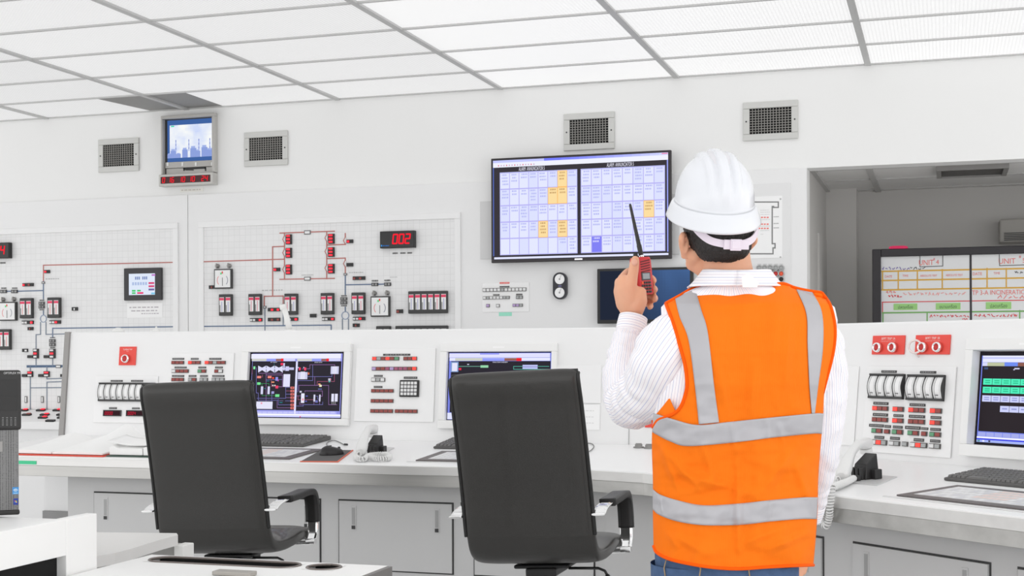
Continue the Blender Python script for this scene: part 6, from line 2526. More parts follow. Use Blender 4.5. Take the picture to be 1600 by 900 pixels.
def coons(L, R, B, T, nu, nv):
    """grid of (x, y) pixels between four boundary polylines: L, R run bottom to top, B, T left to right"""
    def par(poly, n):
        poly = [V(*p) for p in poly]
        d = [0.0]
        for a, b in zip(poly[:-1], poly[1:]):
            d.append(d[-1] + np.linalg.norm(b - a))
        u = np.linspace(0, d[-1], n + 1)
        return [V(np.interp(q, d, [p[0] for p in poly]), np.interp(q, d, [p[1] for p in poly])) for q in u]
    L, R, B, T = par(crom(L, 6), nv), par(crom(R, 6), nv), par(crom(B, 6), nu), par(crom(T, 6), nu)
    G = []
    for j in range(nv + 1):
        v = j / nv
        row = []
        for i in range(nu + 1):
            u = i / nu
            p = (1 - u) * L[j] + u * R[j] + (1 - v) * B[i] + v * T[i] - ((1 - u) * (1 - v) * L[0] + u * (1 - v) * R[0] + (1 - u) * v * L[nv] + u * v * R[nv])
            row.append(p)
        G.append(row)
    return G


CREASES = [(1024, 690, 1100, 772, .007, 9), (1040, 735, 1190, 775, .008, 12), (1032, 700, 1062, 770, .006, 7), (1150, 690, 1156, 884, .005, 9), (1188, 772, 1250, 690, .007, 12),
           (1215, 660, 1226, 700, .004, 7), (1050, 835, 1098, 862, .006, 8), (1026, 815, 1062, 858, .005, 8), (1195, 862, 1266, 832, .007, 9), (1160, 850, 1230, 820, .005, 8),
           (1110, 480, 1215, 470, .003, 8), (1118, 560, 1140, 655, .005, 9), (1180, 560, 1172, 650, .005, 12), (1235, 480, 1225, 620, .005, 12), (1096, 690, 1120, 765, .005, 8),
           (1195, 640, 1201, 690, .004, 5), (1143, 655, 1147, 700, .004, 5), (1205, 780, 1200, 818, .004, 5), (1030, 775, 1036, 812, .004, 4), (1240, 720, 1272, 800, .005, 9)]


def wrinkle(x, y):
    """folds of the hanging vest, metres"""
    n1 = noise.fractal(Vector((x * .016, y * .006, 3.1)), .9, 2.0, 3)
    n2 = noise.fractal(Vector((x * .010 + y * .012, y * .018 - x * .006, 7.7)), .9, 2.0, 3)
    lo = max(0.0, min(1.0, (y - 560) / 160))
    f = .010 * n1 * (.45 + .55 * lo) + .011 * n2 * (.15 + .85 * lo)
    # slack folds sweeping down from the left band and a centre pleat
    f += .009 * lo * math.sin((x * .55 + y) * .055 + 2.0 * n2) * math.exp(-((x - 1090) / 70) ** 2) * math.exp(-((y - 735) / 55) ** 2)
    f += .007 * lo * math.sin((y - x * .35) * .075 + n1 * 2) * math.exp(-((x - 1215) / 60) ** 2) * math.exp(-((y - 850) / 40) ** 2)
    f += .005 * math.exp(-((x - 1152) / 7) ** 2) * max(0, min(1, (y - 690) / 40))
    f += .004 * math.sin(x * .12) * math.exp(-((y - 520) / 70) ** 2) * math.exp(-((x - 1180) / 60) ** 2)
    for x0, y0, x1, y1, amp, w in CREASES:
        dx, dy = x1 - x0, y1 - y0
        L2 = dx * dx + dy * dy
        t = max(0.0, min(1.0, ((x - x0) * dx + (y - y0) * dy) / L2))
        q = abs((x - x0) * dy - (y - y0) * dx) / math.sqrt(L2)
        if 0 < t < 1:
            f += 1.5 * amp * max(0.0, 1 - q / w) * math.sin(PI * t) ** .6
    return max(f, -.004)


GV = 0.006


def vest_pt(x, y, back=True, off=0.0):
    d = torso_d(x, y, back, GV)
    d += -(off + wrinkle(x, y)) if back else (off + wrinkle(x + 500, y))
    return P_(x, y, d)


LB = [(1021, 853), (1020, 800), (1020, 750), (1018.5, 700), (1020, 668), (1030, 655), (1050, 648), (1063, 636), (1071, 615), (1073, 597), (1070, 570), (1062, 540), (1052, 506), (1040, 474)]
RB_ = [(1271, 883), (1274, 850), (1277, 810), (1278, 780), (1279, 740), (1283, 690), (1286.5, 650), (1288, 615), (1294, 585), (1302, 550), (1305, 522), (1303, 498), (1296, 474), (1284, 457)]
HB = [(1021, 853), (1027, 864), (1050, 875), (1100, 885), (1150, 889), (1200, 886), (1240, 884), (1271, 883)]
NB = [(1040, 474), (1060, 463), (1085, 450), (1110, 451), (1140, 454), (1165, 453), (1195, 448), (1222, 443), (1242, 449.5), (1262, 454), (1284, 457)]
LF_ = [(1021, 853), (1020, 800), (1020, 750), (1018.5, 700), (1020, 660), (1026, 640), (1042, 622), (1060, 600), (1066, 570), (1060, 540), (1052, 506), (1040, 474)]
RF_ = RB_
NF = [(1040, 474), (1060, 463), (1085, 452), (1105, 490), (1135, 560), (1152, 590), (1170, 560), (1198, 490), (1222, 446), (1242, 449.5), (1262, 454), (1284, 457)]


def fabric(name, col, rough=.75, weave=0.0, wscale=900, translucent=0.0, var=.03):
    m = mat(name, col, rough, var=var, vscale=6)
    nt = m.node_tree
    b = nt.nodes['Principled BSDF']
    b.inputs['Sheen Weight'].default_value = 0.02
    b.inputs['Specular IOR Level'].default_value = 0.12
    if weave > 0:
        tc = nt.nodes.new('ShaderNodeTexCoord')
        wv = nt.nodes.new('ShaderNodeTexWave')
        wv.bands_direction = 'X'
        wv.inputs['Scale'].default_value = wscale / 10
        wv.inputs['Distortion'].default_value = 1.5
        bp = nt.nodes.new('ShaderNodeBump')
        bp.inputs['Strength'].default_value = weave
        bp.inputs['Distance'].default_value = .001
        nt.links.new(tc.outputs['Object'], wv.inputs['Vector'])
        nt.links.new(wv.outputs['Fac'], bp.inputs['Height'])
        nt.links.new(bp.outputs['Normal'], b.inputs['Normal'])
    return m


orange = fabric('orange_mesh_fabric', rgb(255, 124, 22), .75, weave=.35, wscale=1500)
orange_trim = fabric('orange_binding', rgb(250, 96, 4), .7)
reflective = mat('reflective_tape', rgb(180, 179, 183), .42, .15, var=.05, vscale=14, bump=.12, bscale=60)

mb = MB()
GB = coons(LB, RB_, HB, NB, 110, 170)
mb.grid([[vest_pt(*p) for p in row] for row in GB])
GF = coons(LF_, RF_, HB, NF, 40, 60)
mb.grid([[vest_pt(*p, back=False) for p in row[::-1]] for row in GF])
GU = coons([(1020, 668), (1022, 652), (1032, 639), (1044, 624)], [(1062, 652), (1057, 645), (1051, 634), (1046, 623)], [(1020, 668), (1040, 662), (1062, 652)], [(1044, 624), (1045, 623), (1046, 623)], 12, 16)
mb.grid([[vest_pt(*p, off=-.001) for p in row] for row in GU])
vest = part('safety_vest', mb, orange, person, label='orange mesh safety vest with grey reflective bands')
md = vest.modifiers.new('thick', 'SOLIDIFY')
md.thickness = .0022


def strip(left, right, back, n=10, off=.0030, name='reflective_band'):
    """band between two pixel polylines with the same course"""
    L, R = crom(left, 8), crom(right, 8)
    k = min(len(L), len(R))
    def re_(C):
        t = np.linspace(0, len(C) - 1, 140)
        return [V(np.interp(q, range(len(C)), [p[0] for p in C]), np.interp(q, range(len(C)), [p[1] for p in C])) for q in t]
    L, R = re_(L), re_(R)
    rows = []
    for q in range(n + 1):
        u = q / n
        rows.append([vest_pt(*((1 - u) * a + u * b), back=back, off=off) for a, b in zip(L, R)])
    mb = MB()
    mb.grid(rows if not back else rows[::-1])
    o = part(name, mb, reflective, vest)
    md = o.modifiers.new('thick', 'SOLIDIFY')
    md.thickness = .0012
    md.offset = 0
    return o


UPT = [(1021, 645), (1026, 647), (1055, 656), (1090.5, 664), (1141.5, 659), (1209.5, 652), (1272, 646), (1286.5, 646)]
UPB = [(1019.5, 675), (1026, 679), (1048, 690), (1075, 697), (1145, 691.5), (1209.5, 683.5), (1270, 677.5), (1284, 678)]
LOT = [(1020, 764.5), (1032, 773), (1060, 782), (1100, 789.6), (1156.6, 786.6), (1202, 781.7), (1250, 777.5), (1277.5, 777)]
LOB = [(1020, 796), (1031, 805), (1060, 815), (1100, 820.6), (1156.6, 820), (1202, 815), (1250, 811), (1276, 811)]
STL0 = [(1055, 467), (1062, 495), (1076, 532), (1086, 605), (1092, 663)]
STL1 = [(1086, 450.5), (1096, 485), (1106, 520), (1116, 605), (1123.5, 660)]
STR0 = [(1244, 451), (1260, 490), (1262, 540), (1265, 605), (1268.5, 646)]
STR1 = [(1269, 456), (1284, 488), (1286, 540), (1278, 605), (1273, 646)]
strip(STL0, STL1, True)
strip(STR0, STR1, True)
strip(UPT, UPB, True, off=.0042)
strip(LOT, LOB, True, off=.0042)
strip(UPT, UPB, False, off=.0042)
strip(LOT, LOB, False, off=.0042)
for pts, back in ((LB[4:], True), (RB_[7:], True), (NB, True), (HB, True), (LF_[4:], False)):
    mb = MB()
    C_ = crom(pts, 6)
    mb.tube([vest_pt(p[0], p[1], back, .0012) for p in C_], [.0038 * min(1.0, .1 + i / 9) if pts[0] == RB_[7] else .0038 for i in range(len(C_))], 8)
    part('binding', mb, orange_trim, vest)

# shirt ----------------------------------------------------------------------


def shirt_mat():
    m = bpy.data.materials.new('striped_shirt')
    m.use_nodes = True
    nt = m.node_tree
    b = nt.nodes['Principled BSDF']
    b.inputs['Roughness'].default_value = .8
    b.inputs['Specular IOR Level'].default_value = .2
    at_ = nt.nodes.new('ShaderNodeAttribute')
    at_.attribute_name = 'pu'

    def stripe(k, off, wid, col, prev):
        mu = nt.nodes.new('ShaderNodeMath')
        mu.operation = 'MULTIPLY_ADD'
        mu.inputs[1].default_value = k
        mu.inputs[2].default_value = off
        fr = nt.nodes.new('ShaderNodeMath')
        fr.operation = 'FRACT'
        lt = nt.nodes.new('ShaderNodeMath')
        lt.operation = 'LESS_THAN'
        lt.inputs[1].default_value = wid
        nt.links.new(at_.outputs['Fac'], mu.inputs[0])
        nt.links.new(mu.outputs[0], fr.inputs[0])
        nt.links.new(fr.outputs[0], lt.inputs[0])
        mx = nt.nodes.new('ShaderNodeMix')
        mx.data_type = 'RGBA'
        nt.links.new(lt.outputs[0], mx.inputs['Factor'])
        if prev is None:
            mx.inputs['A'].default_value = rgb(249, 247, 250)
        else:
            nt.links.new(prev, mx.inputs['A'])
        mx.inputs['B'].default_value = col
        return mx.outputs['Result']
    a = stripe(1.0, 0.0, .085, rgb(190, 195, 222), None)
    a = stripe(1.0, 0.5, .07, rgb(216, 204, 216), a)
    nt.links.new(a, b.inputs['Base Color'])
    tc = nt.nodes.new('ShaderNodeTexCoord')
    no = nt.nodes.new('ShaderNodeTexNoise')
    no.inputs['Scale'].default_value = 22
    no.inputs['Detail'].default_value = 4
    bp = nt.nodes.new('ShaderNodeBump')
    bp.inputs['Strength'].default_value = .35
    bp.inputs['Distance'].default_value = .01
    nt.links.new(tc.outputs['Object'], no.inputs['Vector'])
    nt.links.new(no.outputs['Fac'], bp.inputs['Height'])
    nt.links.new(bp.outputs['Normal'], b.inputs['Normal'])
    return m


SHIRT = shirt_mat()


def sleeve(mb, ctrl, n=40, per=12, fold=.004, seed=0.0, spacing=.0135):
    """ctrl: (x px, y px, depth m, radius m); cloth folds run round the arm where it bends"""
    C = crom([V(*c) for c in ctrl], per)
    pts = [P_(c[0], c[1], c[2]) for c in C]
    N = len(pts)
    e = None
    P, U = [], []
    for i in range(N):
        t = unit(pts[min(i + 1, N - 1)] - pts[max(i - 1, 0)])
        if e is None:
            e = unit(np.cross(t, FWD))
        e = unit(e - t * np.dot(e, t))
        g = np.cross(t, e)
        row, ur = [], []
        r0 = C[i][3]
        for k in range(n + 1):
            a = 2 * PI * k / n
            q = Vector((math.cos(a) * 1.3 + seed, math.sin(a) * 1.3, i * .23))
            f = noise.fractal(q, .9, 2.0, 3) * fold
            f += fold * .7 * math.sin(i * .55 + 3.5 * math.sin(a + seed) + 5 * noise.noise(q * .7)) * (.4 + .6 * abs(noise.noise(Vector((i * .13, seed, 2.2))) * 2))
            r = r0 + f * min(1, i / 4, (N - 1 - i) / 5 + .2)
            row.append(pts[i] + (e * math.cos(a) + g * math.sin(a)) * r)
            ur.append(k / n * (2 * PI * .06) / spacing)
        P.append(row)
        U.append(ur)
    mb.grid(P, pu=U)
    return P


mb = MB()
# trunk of the shirt, just under the vest
rows, us = [], []
YS = list(np.linspace(846, 500, 36)) + [490, 480, 472, 466]
for y in YS:
    xc, a, b, dc = interp(TOR, y)
    a2 = a - 3
    row, ur = [], []
    for k in range(65):
        th = 2 * PI * k / 64
        x = xc + a2 * math.copysign(abs(math.cos(th)) ** .9, math.cos(th))
        d = torso_d(x, y, math.sin(th) < 0, -.004)
        if abs(math.sin(th)) < 1e-6:
            d = dc
        row.append(P_(x, y, d))
        ur.append((x - xc) * KP / .0135)
    rows.append(row)
    us.append(ur)
mb.grid(rows, pu=us)
# yoke closing towards the neck
yk, uk = [], []
for j in range(9):
    v = j / 8
    row, ur = [], []
    for k in range(65):
        th = 2 * PI * k / 64
        xc, a, b, dc = interp(TOR, 466)
        x0 = xc + (a - 3) * math.copysign(abs(math.cos(th)) ** .9, math.cos(th))
        p0 = V(x0, 466, torso_d(x0, 466, math.sin(th) < 0, -.004) if abs(math.sin(th)) > 1e-6 else dc)
        p1 = V(1152 + 62 * math.cos(th), 444 + 4 * math.cos(2 * th), .018 + .072 * math.sin(th))
        q = p0 * (1 - v) + p1 * v
        q[1] -= 1.0 * math.sin(PI * v) - 5 * (1 - v) * max(0, math.cos(th))
        row.append(P_(*q))
        ur.append((x0 - xc) * KP / .0135)
    yk.append(row)
    uk.append(ur)
mb.grid(yk, pu=uk)
# raised left arm and hanging right arm
sleeve(mb, [(1090, 530, .030, .058), (1066, 533, .004, .078), (1046, 556, -.018, .084), (1025, 596, .025, .076), (1004, 618, .085, .067), (988, 630, .140, .060),
            (979, 620, .185, .056), (975, 590, .205, .052), (978, 560, .225, .046), (982, 533, .245, .040), (986, 516, .255, .034)], fold=.0045, seed=1.3)
sleeve(mb, [(1255, 512, .03, .050), (1268, 518, .034, .058), (1279, 548, .040, .061), (1285, 592, .044, .057), (1286, 640, .056, .052), (1283, 690, .08, .047), (1277, 730, .115, .043),
            (1270, 765, .15, .039), (1263, 792, .175, .036)], fold=.0035, seed=4.1)
shirt = part('shirt', mb, SHIRT, person, label='white shirt with thin blue stripes')
# cuffs: separate bands, stripes running round the wrist
for ctrl, lab in (([(984.5, 521, .253, .0355), (986, 512, .257, .036), (988, 503, .262, .0355), (989.5, 496, .266, .035)], 'c'),
                  ([(1265, 785, .17, .0385), (1262, 796, .178, .039), (1258, 808, .186, .0385)], 'c')):
    C = crom([V(*c) for c in ctrl], 5)
    pts = [P_(c[0], c[1], c[2]) for c in C]
    mbc = MB()
    P, U = [], []
    t = unit(pts[-1] - pts[0])
    e = unit(np.cross(t, FWD))
    g = np.cross(t, e)
    for i, (p, c) in enumerate(zip(pts, C)):
        P.append([p + (e * math.cos(2 * PI * k / 36) + g * math.sin(2 * PI * k / 36)) * c[3] for k in range(36)])
        U.append([np.linalg.norm(p - pts[0]) / .0135 + .2] * 36)
    mbc.grid(P, closed=True, pu=U)
    o = part('cuff', mbc, SHIRT, shirt)
    md = o.modifiers.new('thick', 'SOLIDIFY')
    md.thickness = .0025
    md.offset = 0
# collar
mb = MB()
P, U = [], []
for j, (v) in enumerate(np.linspace(0, 1, 10)):
    row, ur = [], []
    for k in range(49):
        th = -PI / 2 + 2 * PI * k / 48
        c, s = math.cos(th), math.sin(th)
        # outer fall at the bottom, fold at the top
        wx = 68 - 17 * v ** .8
        wd = .088 - .018 * v
        y = 452 - 27 * v + 9 * s * (1 - .3 * v) - 3 * math.cos(2 * th)
        if s > .55:                      # open at the throat
            y += 14 * (s - .55) * (1 - v)
        row.append(P_(1151 + wx * c * (1 + .10 * (1 - v) * abs(c)) + 3 * c, y, .018 + wd * s))
        ur.append((452 - y) * KP / .0135)
    P.append(row)
    U.append(ur)
mb.grid(P, pu=U)
co = part('collar', mb, SHIRT, shirt)
md = co.modifiers.new('thick', 'SOLIDIFY')
md.thickness = .003
mb = MB()
q = [(1159, 431, -.094), (1170, 427, -.092), (1186, 441, -.088), (1183, 449, -.093), (1160, 449, -.100)]
mb.add([P_(*a) for a in q] + [P_(a[0], a[1], a[2] + .003) for a in q], [(4, 3, 2, 1, 0), (5, 6, 7, 8, 9)] + [(i, (i + 1) % 5, 5 + (i + 1) % 5, 5 + i) for i in range(5)])
part('neck_label', mb, mat('label_cloth', rgb(250, 240, 238), .7, var=.03), shirt)

# jeans and shoes -------------------------------------------------------------


def denim():
    m = mat('blue_denim', rgb(72, 98, 136), .85, var=.28, vscale=55, bump=.4, bscale=500)
    return m


mb = MB()


def leg_rows(sx):
    z = lambda h: h
    tab = [(.76, 1132 + sx * 52, .094, .004), (.66, 1132 + sx * 54, .088, .004), (.52, 1132 + sx * 57, .073, .0), (.44, 1132 + sx * 58, .066, .002), (.34, 1132 + sx * 59, .064, .01), (.20, 1132 + sx * 60, .060, .006), (.07, 1132 + sx * 61, .066, .0), (.025, 1132 + sx * 61, .068, .0)]
    return tab


def at_h(x, h, d=0.0):
    r = ray(x, 900)
    p = O + r * (ZP + d)
    return V(p[0], p[1], h)


hips = []
for h, hw, hd in ((.83, .160, .100), (.79, .164, .112), (.75, .163, .116), (.70, .158, .105)):
    c = at_h(1134, h, .002)
    hips.append([c + RIGHT * (hw * math.copysign(abs(math.cos(a)) ** .8, math.cos(a))) + FWD * (hd * math.sin(a)) for a in np.linspace(0, 2 * PI, 48, endpoint=False)])
mb.grid(hips, closed=True)
mb.add(hips[-1], [tuple(range(48))])
mb.add(hips[0], [tuple(range(48))[::-1]])
for sx in (-1, 1):
    C = crom([V(h, x, r, d) for h, x, r, d in leg_rows(sx)], 6)
    P = []
    for c in C:
        o = at_h(c[1], c[0], c[3])
        P.append([o + RIGHT * (c[2] * math.cos(a)) + FWD * (c[2] * 1.08 * math.sin(a)) for a in np.linspace(0, 2 * PI, 36, endpoint=False)])
    mb.grid(P, closed=True)
jeans = part('jeans', mb, denim(), person, label='blue denim jeans')
stitch = mat('denim_stitch', rgb(176, 152, 120), .8, var=.05)
for sx, x0, x1 in ((-1, 1040, 1092), (1, 1172, 1224)):
    for (ya, yb_) in ((872, 872), (872, 905)):
        pass
    mb = MB()
    pts = []
    for (x, y) in ((x0, 905), (x0 + 1, 874), (x1 - 1, 876), (x1, 906)):
        t = (x - 1134) * KP / .165
        pts.append(P_(x, y, .002 - .1225 * math.sqrt(max(.05, 1 - abs(t) ** 2.2)) - .002))
    mb.tube(crom(pts, 2), .0016, 5)
    part('pocket_seam', mb, stitch, jeans)
for sx in (-1, 1):
    mb = MB()
    c = at_h(1132 + sx * 62, 0.0, .045)
    P = []
    for u in np.linspace(0, 1, 16):
        y = -.115 + .275 * u
        hw = .042 * (math.sin(PI * min(1, max(.02, u * .98 + .01))) ** .35) * (1 + .12 * u)
        hh = .080 * (1 - u) ** .7 + .045 * u ** .3 * (1 - u) + .030 + .012 * (1 - u)
        P.append([c + RIGHT * (hw * math.cos(a)) + FWD * y + UP * (.002 + hh * .5 + hh * .5 * math.copysign(abs(math.sin(a)) ** .6, math.sin(a))) for a in np.linspace(0, 2 * PI, 24, endpoint=False)])
    mb.grid(P, closed=True)
    mb.add(P[0], [tuple(range(24))[::-1]])
    mb.add(P[-1], [tuple(range(24))])
    part('shoe', mb, mat('shoe_black', rgb(40, 38, 36), .5, var=.06), person)

# the body: one continuous skin -----------------------------------------------
bm_ = MB()


def limb(pts, rad, n=18):
    for p, r in zip(pts, rad):
        bm_.sphere(p, r, n)
    for a, b, ra, rb in zip(pts[:-1], pts[1:], rad[:-1], rad[1:]):
        if np.linalg.norm(np.asarray(b) - a) > 1e-4:
            bm_.cyl(a, b, ra, n, r2=rb)


def limb_px(tab, n=18, per=3):
    C = crom([V(*t) for t in tab], per)
    limb([P_(c[0], c[1], c[2]) for c in C], [c[3] for c in C], n)


# head, turned a little to the left and tilted back
HYAW, HTILT = 0.24, 0.16
hc = P_(1119.5, 363, .035)
Rz = np.array([[math.cos(HYAW), -math.sin(HYAW), 0], [math.sin(HYAW), math.cos(HYAW), 0], [0, 0, 1]])
Rx = np.array([[1, 0, 0], [0, math.cos(HTILT), -math.sin(HTILT)], [0, math.sin(HTILT), math.cos(HTILT)]])
BASE = np.stack([RIGHT, FWD, UP], 1)
HR = BASE @ Rz @ Rx                 # columns: head's right, forward, up


def H(x, y, z):
    return hc + HR @ V(x, y, z)


bm_.sphere(H(0, -.008, .022), 1.0, 36, sx=(.0740, .094, .080), R=HR)
bm_.sphere(H(0, -.038, -.022), 1.0, 30, sx=(.060, .056, .050), R=HR)
bm_.sphere(H(0, .028, -.035), 1.0, 30, sx=(.066, .064, .078), R=HR)       # face
bm_.sphere(H(0, .052, -.088), 1.0, 24, sx=(.030, .030, .022), R=HR)       # chin
limb([H(-.052, -.004, -.050), H(-.044, .030, -.078), H(-.012, .060, -.094)], [.020, .016, .013])
limb([H(.052, -.004, -.050), H(.044, .030, -.078), H(.012, .060, -.094)], [.020, .016, .013])
limb([H(0, .086, .010), H(0, .100, -.014), H(0, .106, -.034)], [.009, .012, .014])   # nose
for sx in (-1, 1):
    bm_.sphere(H(sx * .012, .097, -.037), .009, 12)
    limb([H(sx * .048, .078, .018), H(sx * .016, .090, .016)], [.008, .009])            # brow
    bm_.sphere(H(sx * .033, .072, .000), .0135, 14)                                     # eye
    bm_.sphere(H(sx * .046, .060, -.025), .020, 14)                                     # cheek
    # ear: rim, lobe and bowl
    rim = [H(sx * .076, .002, -.0565), H(sx * .084, -.010, -.043), H(sx * .094, -.024, -.0265), H(sx * .098, -.032, -.0145), H(sx * .093, -.026, -.006), H(sx * .081, -.006, -.007)]
    rim = [p - HR[:, 0] * (.014 if sx > 0 else 0) for p in rim]
    limb(crom(rim, 3), [.0075] * (len(rim) * 3 - 2), 10)
    bm_.sphere(H(sx * (.080 if sx < 0 else .070), -.009, -.029), 1.0, 14, sx=(.008, .018, .024), R=HR)
    bm_.sphere(H(sx * .0765, .001, -.056), .0085, 12)
limb([H(-.022, .090, -.062), H(0, .095, -.060), H(.022, .090, -.062)], [.005, .008, .005])
limb([H(-.018, .088, -.070), H(0, .093, -.071), H(.018, .088, -.070)], [.005, .008, .005])
# neck, shoulders and trunk
limb([P_(1134, 388, .034), P_(1137, 415, .026), P_(1146, 456, .022)], [.054, .055, .056], 24)
for y in range(506, 900, 18):
    xc, a, b, dc = interp(TOR, y)
    bm_.sphere(P_(xc, y, dc), 1.0, 24, sx=((a - 20) * KP, b * .82, .03), R=np.stack([RIGHT, FWD, UP], 1))
limb([P_(1080, 508, .012), P_(1146, 492, .016), P_(1250, 506, .03)], [.045, .05, .04])
# left arm up to the wrist
limb_px([(1064, 530, .01, .048), (1032, 572, .02, .044), (988, 628, .145, .038), (978, 605, .20, .036), (980, 560, .225, .034), (985, 520, .253, .027), (988, 497, .265, .0245), (987, 485, .27, .026)])
# right arm
limb_px([(1262, 520, .036, .040), (1284, 600, .046, .038), (1284, 680, .078, .033), (1268, 770, .155, .029), (1258, 808, .186, .024)])
# legs inside the jeans
for sx in (-1, 1):
    limb([at_h(1132 + sx * 48, .80), at_h(1132 + sx * 54, .62), at_h(1132 + sx * 58, .44), at_h(1132 + sx * 59, .32, .01), at_h(1132 + sx * 61, .08)], [.085, .070, .048, .050, .034])
    limb([at_h(1132 + sx * 61, .06), at_h(1132 + sx * 62, .045, .10)], [.032, .026])

# left hand closed round the radio: palm, thumb up its near side, four fingers behind it
palm = [((986, 484, .272), .029), ((983, 470, .272), .032), ((980, 456, .272), .030), ((976, 444, .276), .024)]
limb([P_(*p) for p, r in palm], [r for p, r in palm])
limb([P_(992, 482, .262), P_(998, 470, .262), P_(1000, 458, .266)], [.024, .022, .017])       # heel of the hand
limb([P_(977, 474, .276), P_(972, 455, .282), P_(969, 442, .288)], [.024, .022, .015])
TH = [(983, 462, .262, .0185), (986, 444, .258, .0155), (989, 428, .257, .0135), (991, 415, .257, .0128), (992.5, 406, .258, .0105)]
limb_px(TH, 14, 3)
FING = [  # knuckle, two bends behind the radio, tip coming round the right side
    [(972, 436, .298, .0125), (984, 424, .338, .0105), (1006, 428, .352, .0098), (1019, 436, .332, .0092), (1021.5, 439, .318, .0078)],
    [(974, 448, .302, .0130), (986, 440, .342, .0108), (1008, 444, .352, .0100), (1021, 451, .328, .0098), (1023, 453, .310, .0082)],
    [(978, 460, .302, .0125), (990, 456, .340, .0105), (1010, 459, .346, .0100), (1022, 465, .322, .0096), (1023, 468, .304, .0080)],
    [(984, 471, .298, .0115), (996, 470, .330, .0095), (1009, 473, .334, .0090), (1016, 478, .314, .0084), (1015, 480, .300, .0070)]]
for f in FING:
    limb_px(f, 12, 4)
# right hand hanging, lightly curled
limb([P_(1257, 812, .188), P_(1252, 836, .196), P_(1249, 852, .200)], [.024, .028, .026])
limb([P_(1262, 818, .178), P_(1259, 842, .182), P_(1255, 858, .186)], [.018, .018, .015])
for i, (x, d, L) in enumerate(((1240, .176, .88), (1246, .19, 1.0), (1252, .204, .95), (1258, .216, .8))):
    y0 = 856
    limb_px([(x + 3, y0, d + .006, .0115), (x + 1, y0 + 20 * L, d + .006, .0100), (x - 1, y0 + 36 * L, d - .002, .0092), (x - 3, y0 + 48 * L, d - .014, .0078)], 12, 3)
limb_px([(1255, 832, .180, .016), (1244, 850, .166, .0125), (1239, 866, .160, .0112), (1237, 880, .158, .0092)], 12, 3)


def skin():
    m = mat('skin', rgb(228, 170, 138), .55, var=.10, vscale=18, bump=.12, bscale=260)
    b = m.node_tree.nodes['Principled BSDF']
    b.inputs['Subsurface Weight'].default_value = .12
    b.inputs['Subsurface Radius'].default_value = (.012, .005, .003)
    b.inputs['Subsurface Scale'].default_value = .6
    return m


raw = bpy.data.objects.new('body_raw', mesh_of('body_raw', bm_, skin(), V(*person.location)))
COL.objects.link(raw)
md = raw.modifiers.new('skin', 'REMESH')
md.mode = 'VOXEL'
md.voxel_size = .0030
md.use_smooth_shade = True
md = raw.modifiers.new('soft', 'SMOOTH')
md.factor = .5
md.iterations = 4
bpy.context.view_layer.update()
dg_ = bpy.context.evaluated_depsgraph_get()
me = bpy.data.meshes.new_from_object(raw.evaluated_get(dg_))
bpy.data.objects.remove(raw)
me.name = 'body'
me.materials.clear()
me.materials.append(MATS['skin'])
me.polygons.foreach_set('use_smooth', [True] * len(me.polygons))
body = bpy.data.objects.new('body', me)
COL.objects.link(body)
body.parent = person

# thumb nail and finger nails
nail = mat('fingernail', rgb(232, 178, 156), .3, var=.03)
for c, dx, sz in (((991.5, 410, .2440), 0, (.0072, .0035, .009)), ((1025.0, 466.5, .296), 0, (.004, .003, .0065)), ((1025, 452, .302), 0, (.004, .003, .006))):
    mb = MB()
    mb.sphere(P_(*c), 1.0, 14, sx=sz, R=np.stack([RIGHT, FWD, UP], 1))
    part('fingernail', mb, nail, person)
for sx in (-1, 1):
    mb = MB()
    mb.sphere(H(sx * .033, .0755, .000), .0118, 16)
    ey = part('eye', mb, mat('eye_white', rgb(236, 232, 228), .2, var=.01), person)
    mb = MB()
    mb.sphere(H(sx * .033, .0835, .000), .0052, 12)
    part('iris', mb, mat('iris_brown', rgb(48, 30, 22), .2, var=.05), ey)

HATY, HATT = 0.07, 0.33
Rz2 = np.array([[math.cos(HATY), -math.sin(HATY), 0], [math.sin(HATY), math.cos(HATY), 0], [0, 0, 1]])
Rx2 = np.array([[1, 0, 0], [0, math.cos(HATT), -math.sin(HATT)], [0, math.sin(HATT), math.cos(HATT)]])
HH = BASE @ Rz2 @ Rx2
hat0 = P_(1116, 317, .03)


def HT(x, y, z):
    return hat0 + HH @ V(x, y, z)


# hair: a close cap with a clipped nape, grown over the skull and trimmed round the ears and face
hm = MB()
hm.sphere(H(0, -.008, .028), 1.0, 36, sx=(.0815, .101, .090), R=HR)
hm.sphere(H(0, -.040, -.020), 1.0, 32, sx=(.0685, .0625, .056), R=HR)
hm.sphere(H(0, -.016, .000), 1.0, 32, sx=(.0810, .082, .064), R=HR)
raw = bpy.data.objects.new('hair_raw', mesh_of('hair_raw', hm, skin(), V(*person.location)))
COL.objects.link(raw)
md = raw.modifiers.new('skin', 'REMESH')
md.mode = 'VOXEL'
md.voxel_size = .0028
md = raw.modifiers.new('soft', 'SMOOTH')
md.factor = .5
md.iterations = 6
bpy.context.view_layer.update()
hme = bpy.data.meshes.new_from_object(raw.evaluated_get(bpy.context.evaluated_depsgraph_get()))
bpy.data.objects.remove(raw)
pl0 = V(*person.location)
hv = [V(*v.co) + pl0 for v in hme.vertices]
loc = [HR.T @ (p - hc) for p in hv]


def is_hair(q):
    x, y, z = q
    n = .003 * noise.noise(Vector((x * 120, y * 120, z * 60)))
    ax = abs(x)
    if y < -.012 + n:
        return z > -.064 + .55 * max(0, ax - .045) + n and not (ax > .062 and z < -.040 and y > -.032)
    return (z > -.004 + n and y < .022) or (z > .020 + n and y < .034) or (z > .034 + n and y < .072)


def under_hat(p):
    q = HH.T @ (p - hat0)
    return q[2] < -.010 or (q[0] / .0862) ** 2 + (q[1] / .117) ** 2 + (q[2] / .108) ** 2 < .86


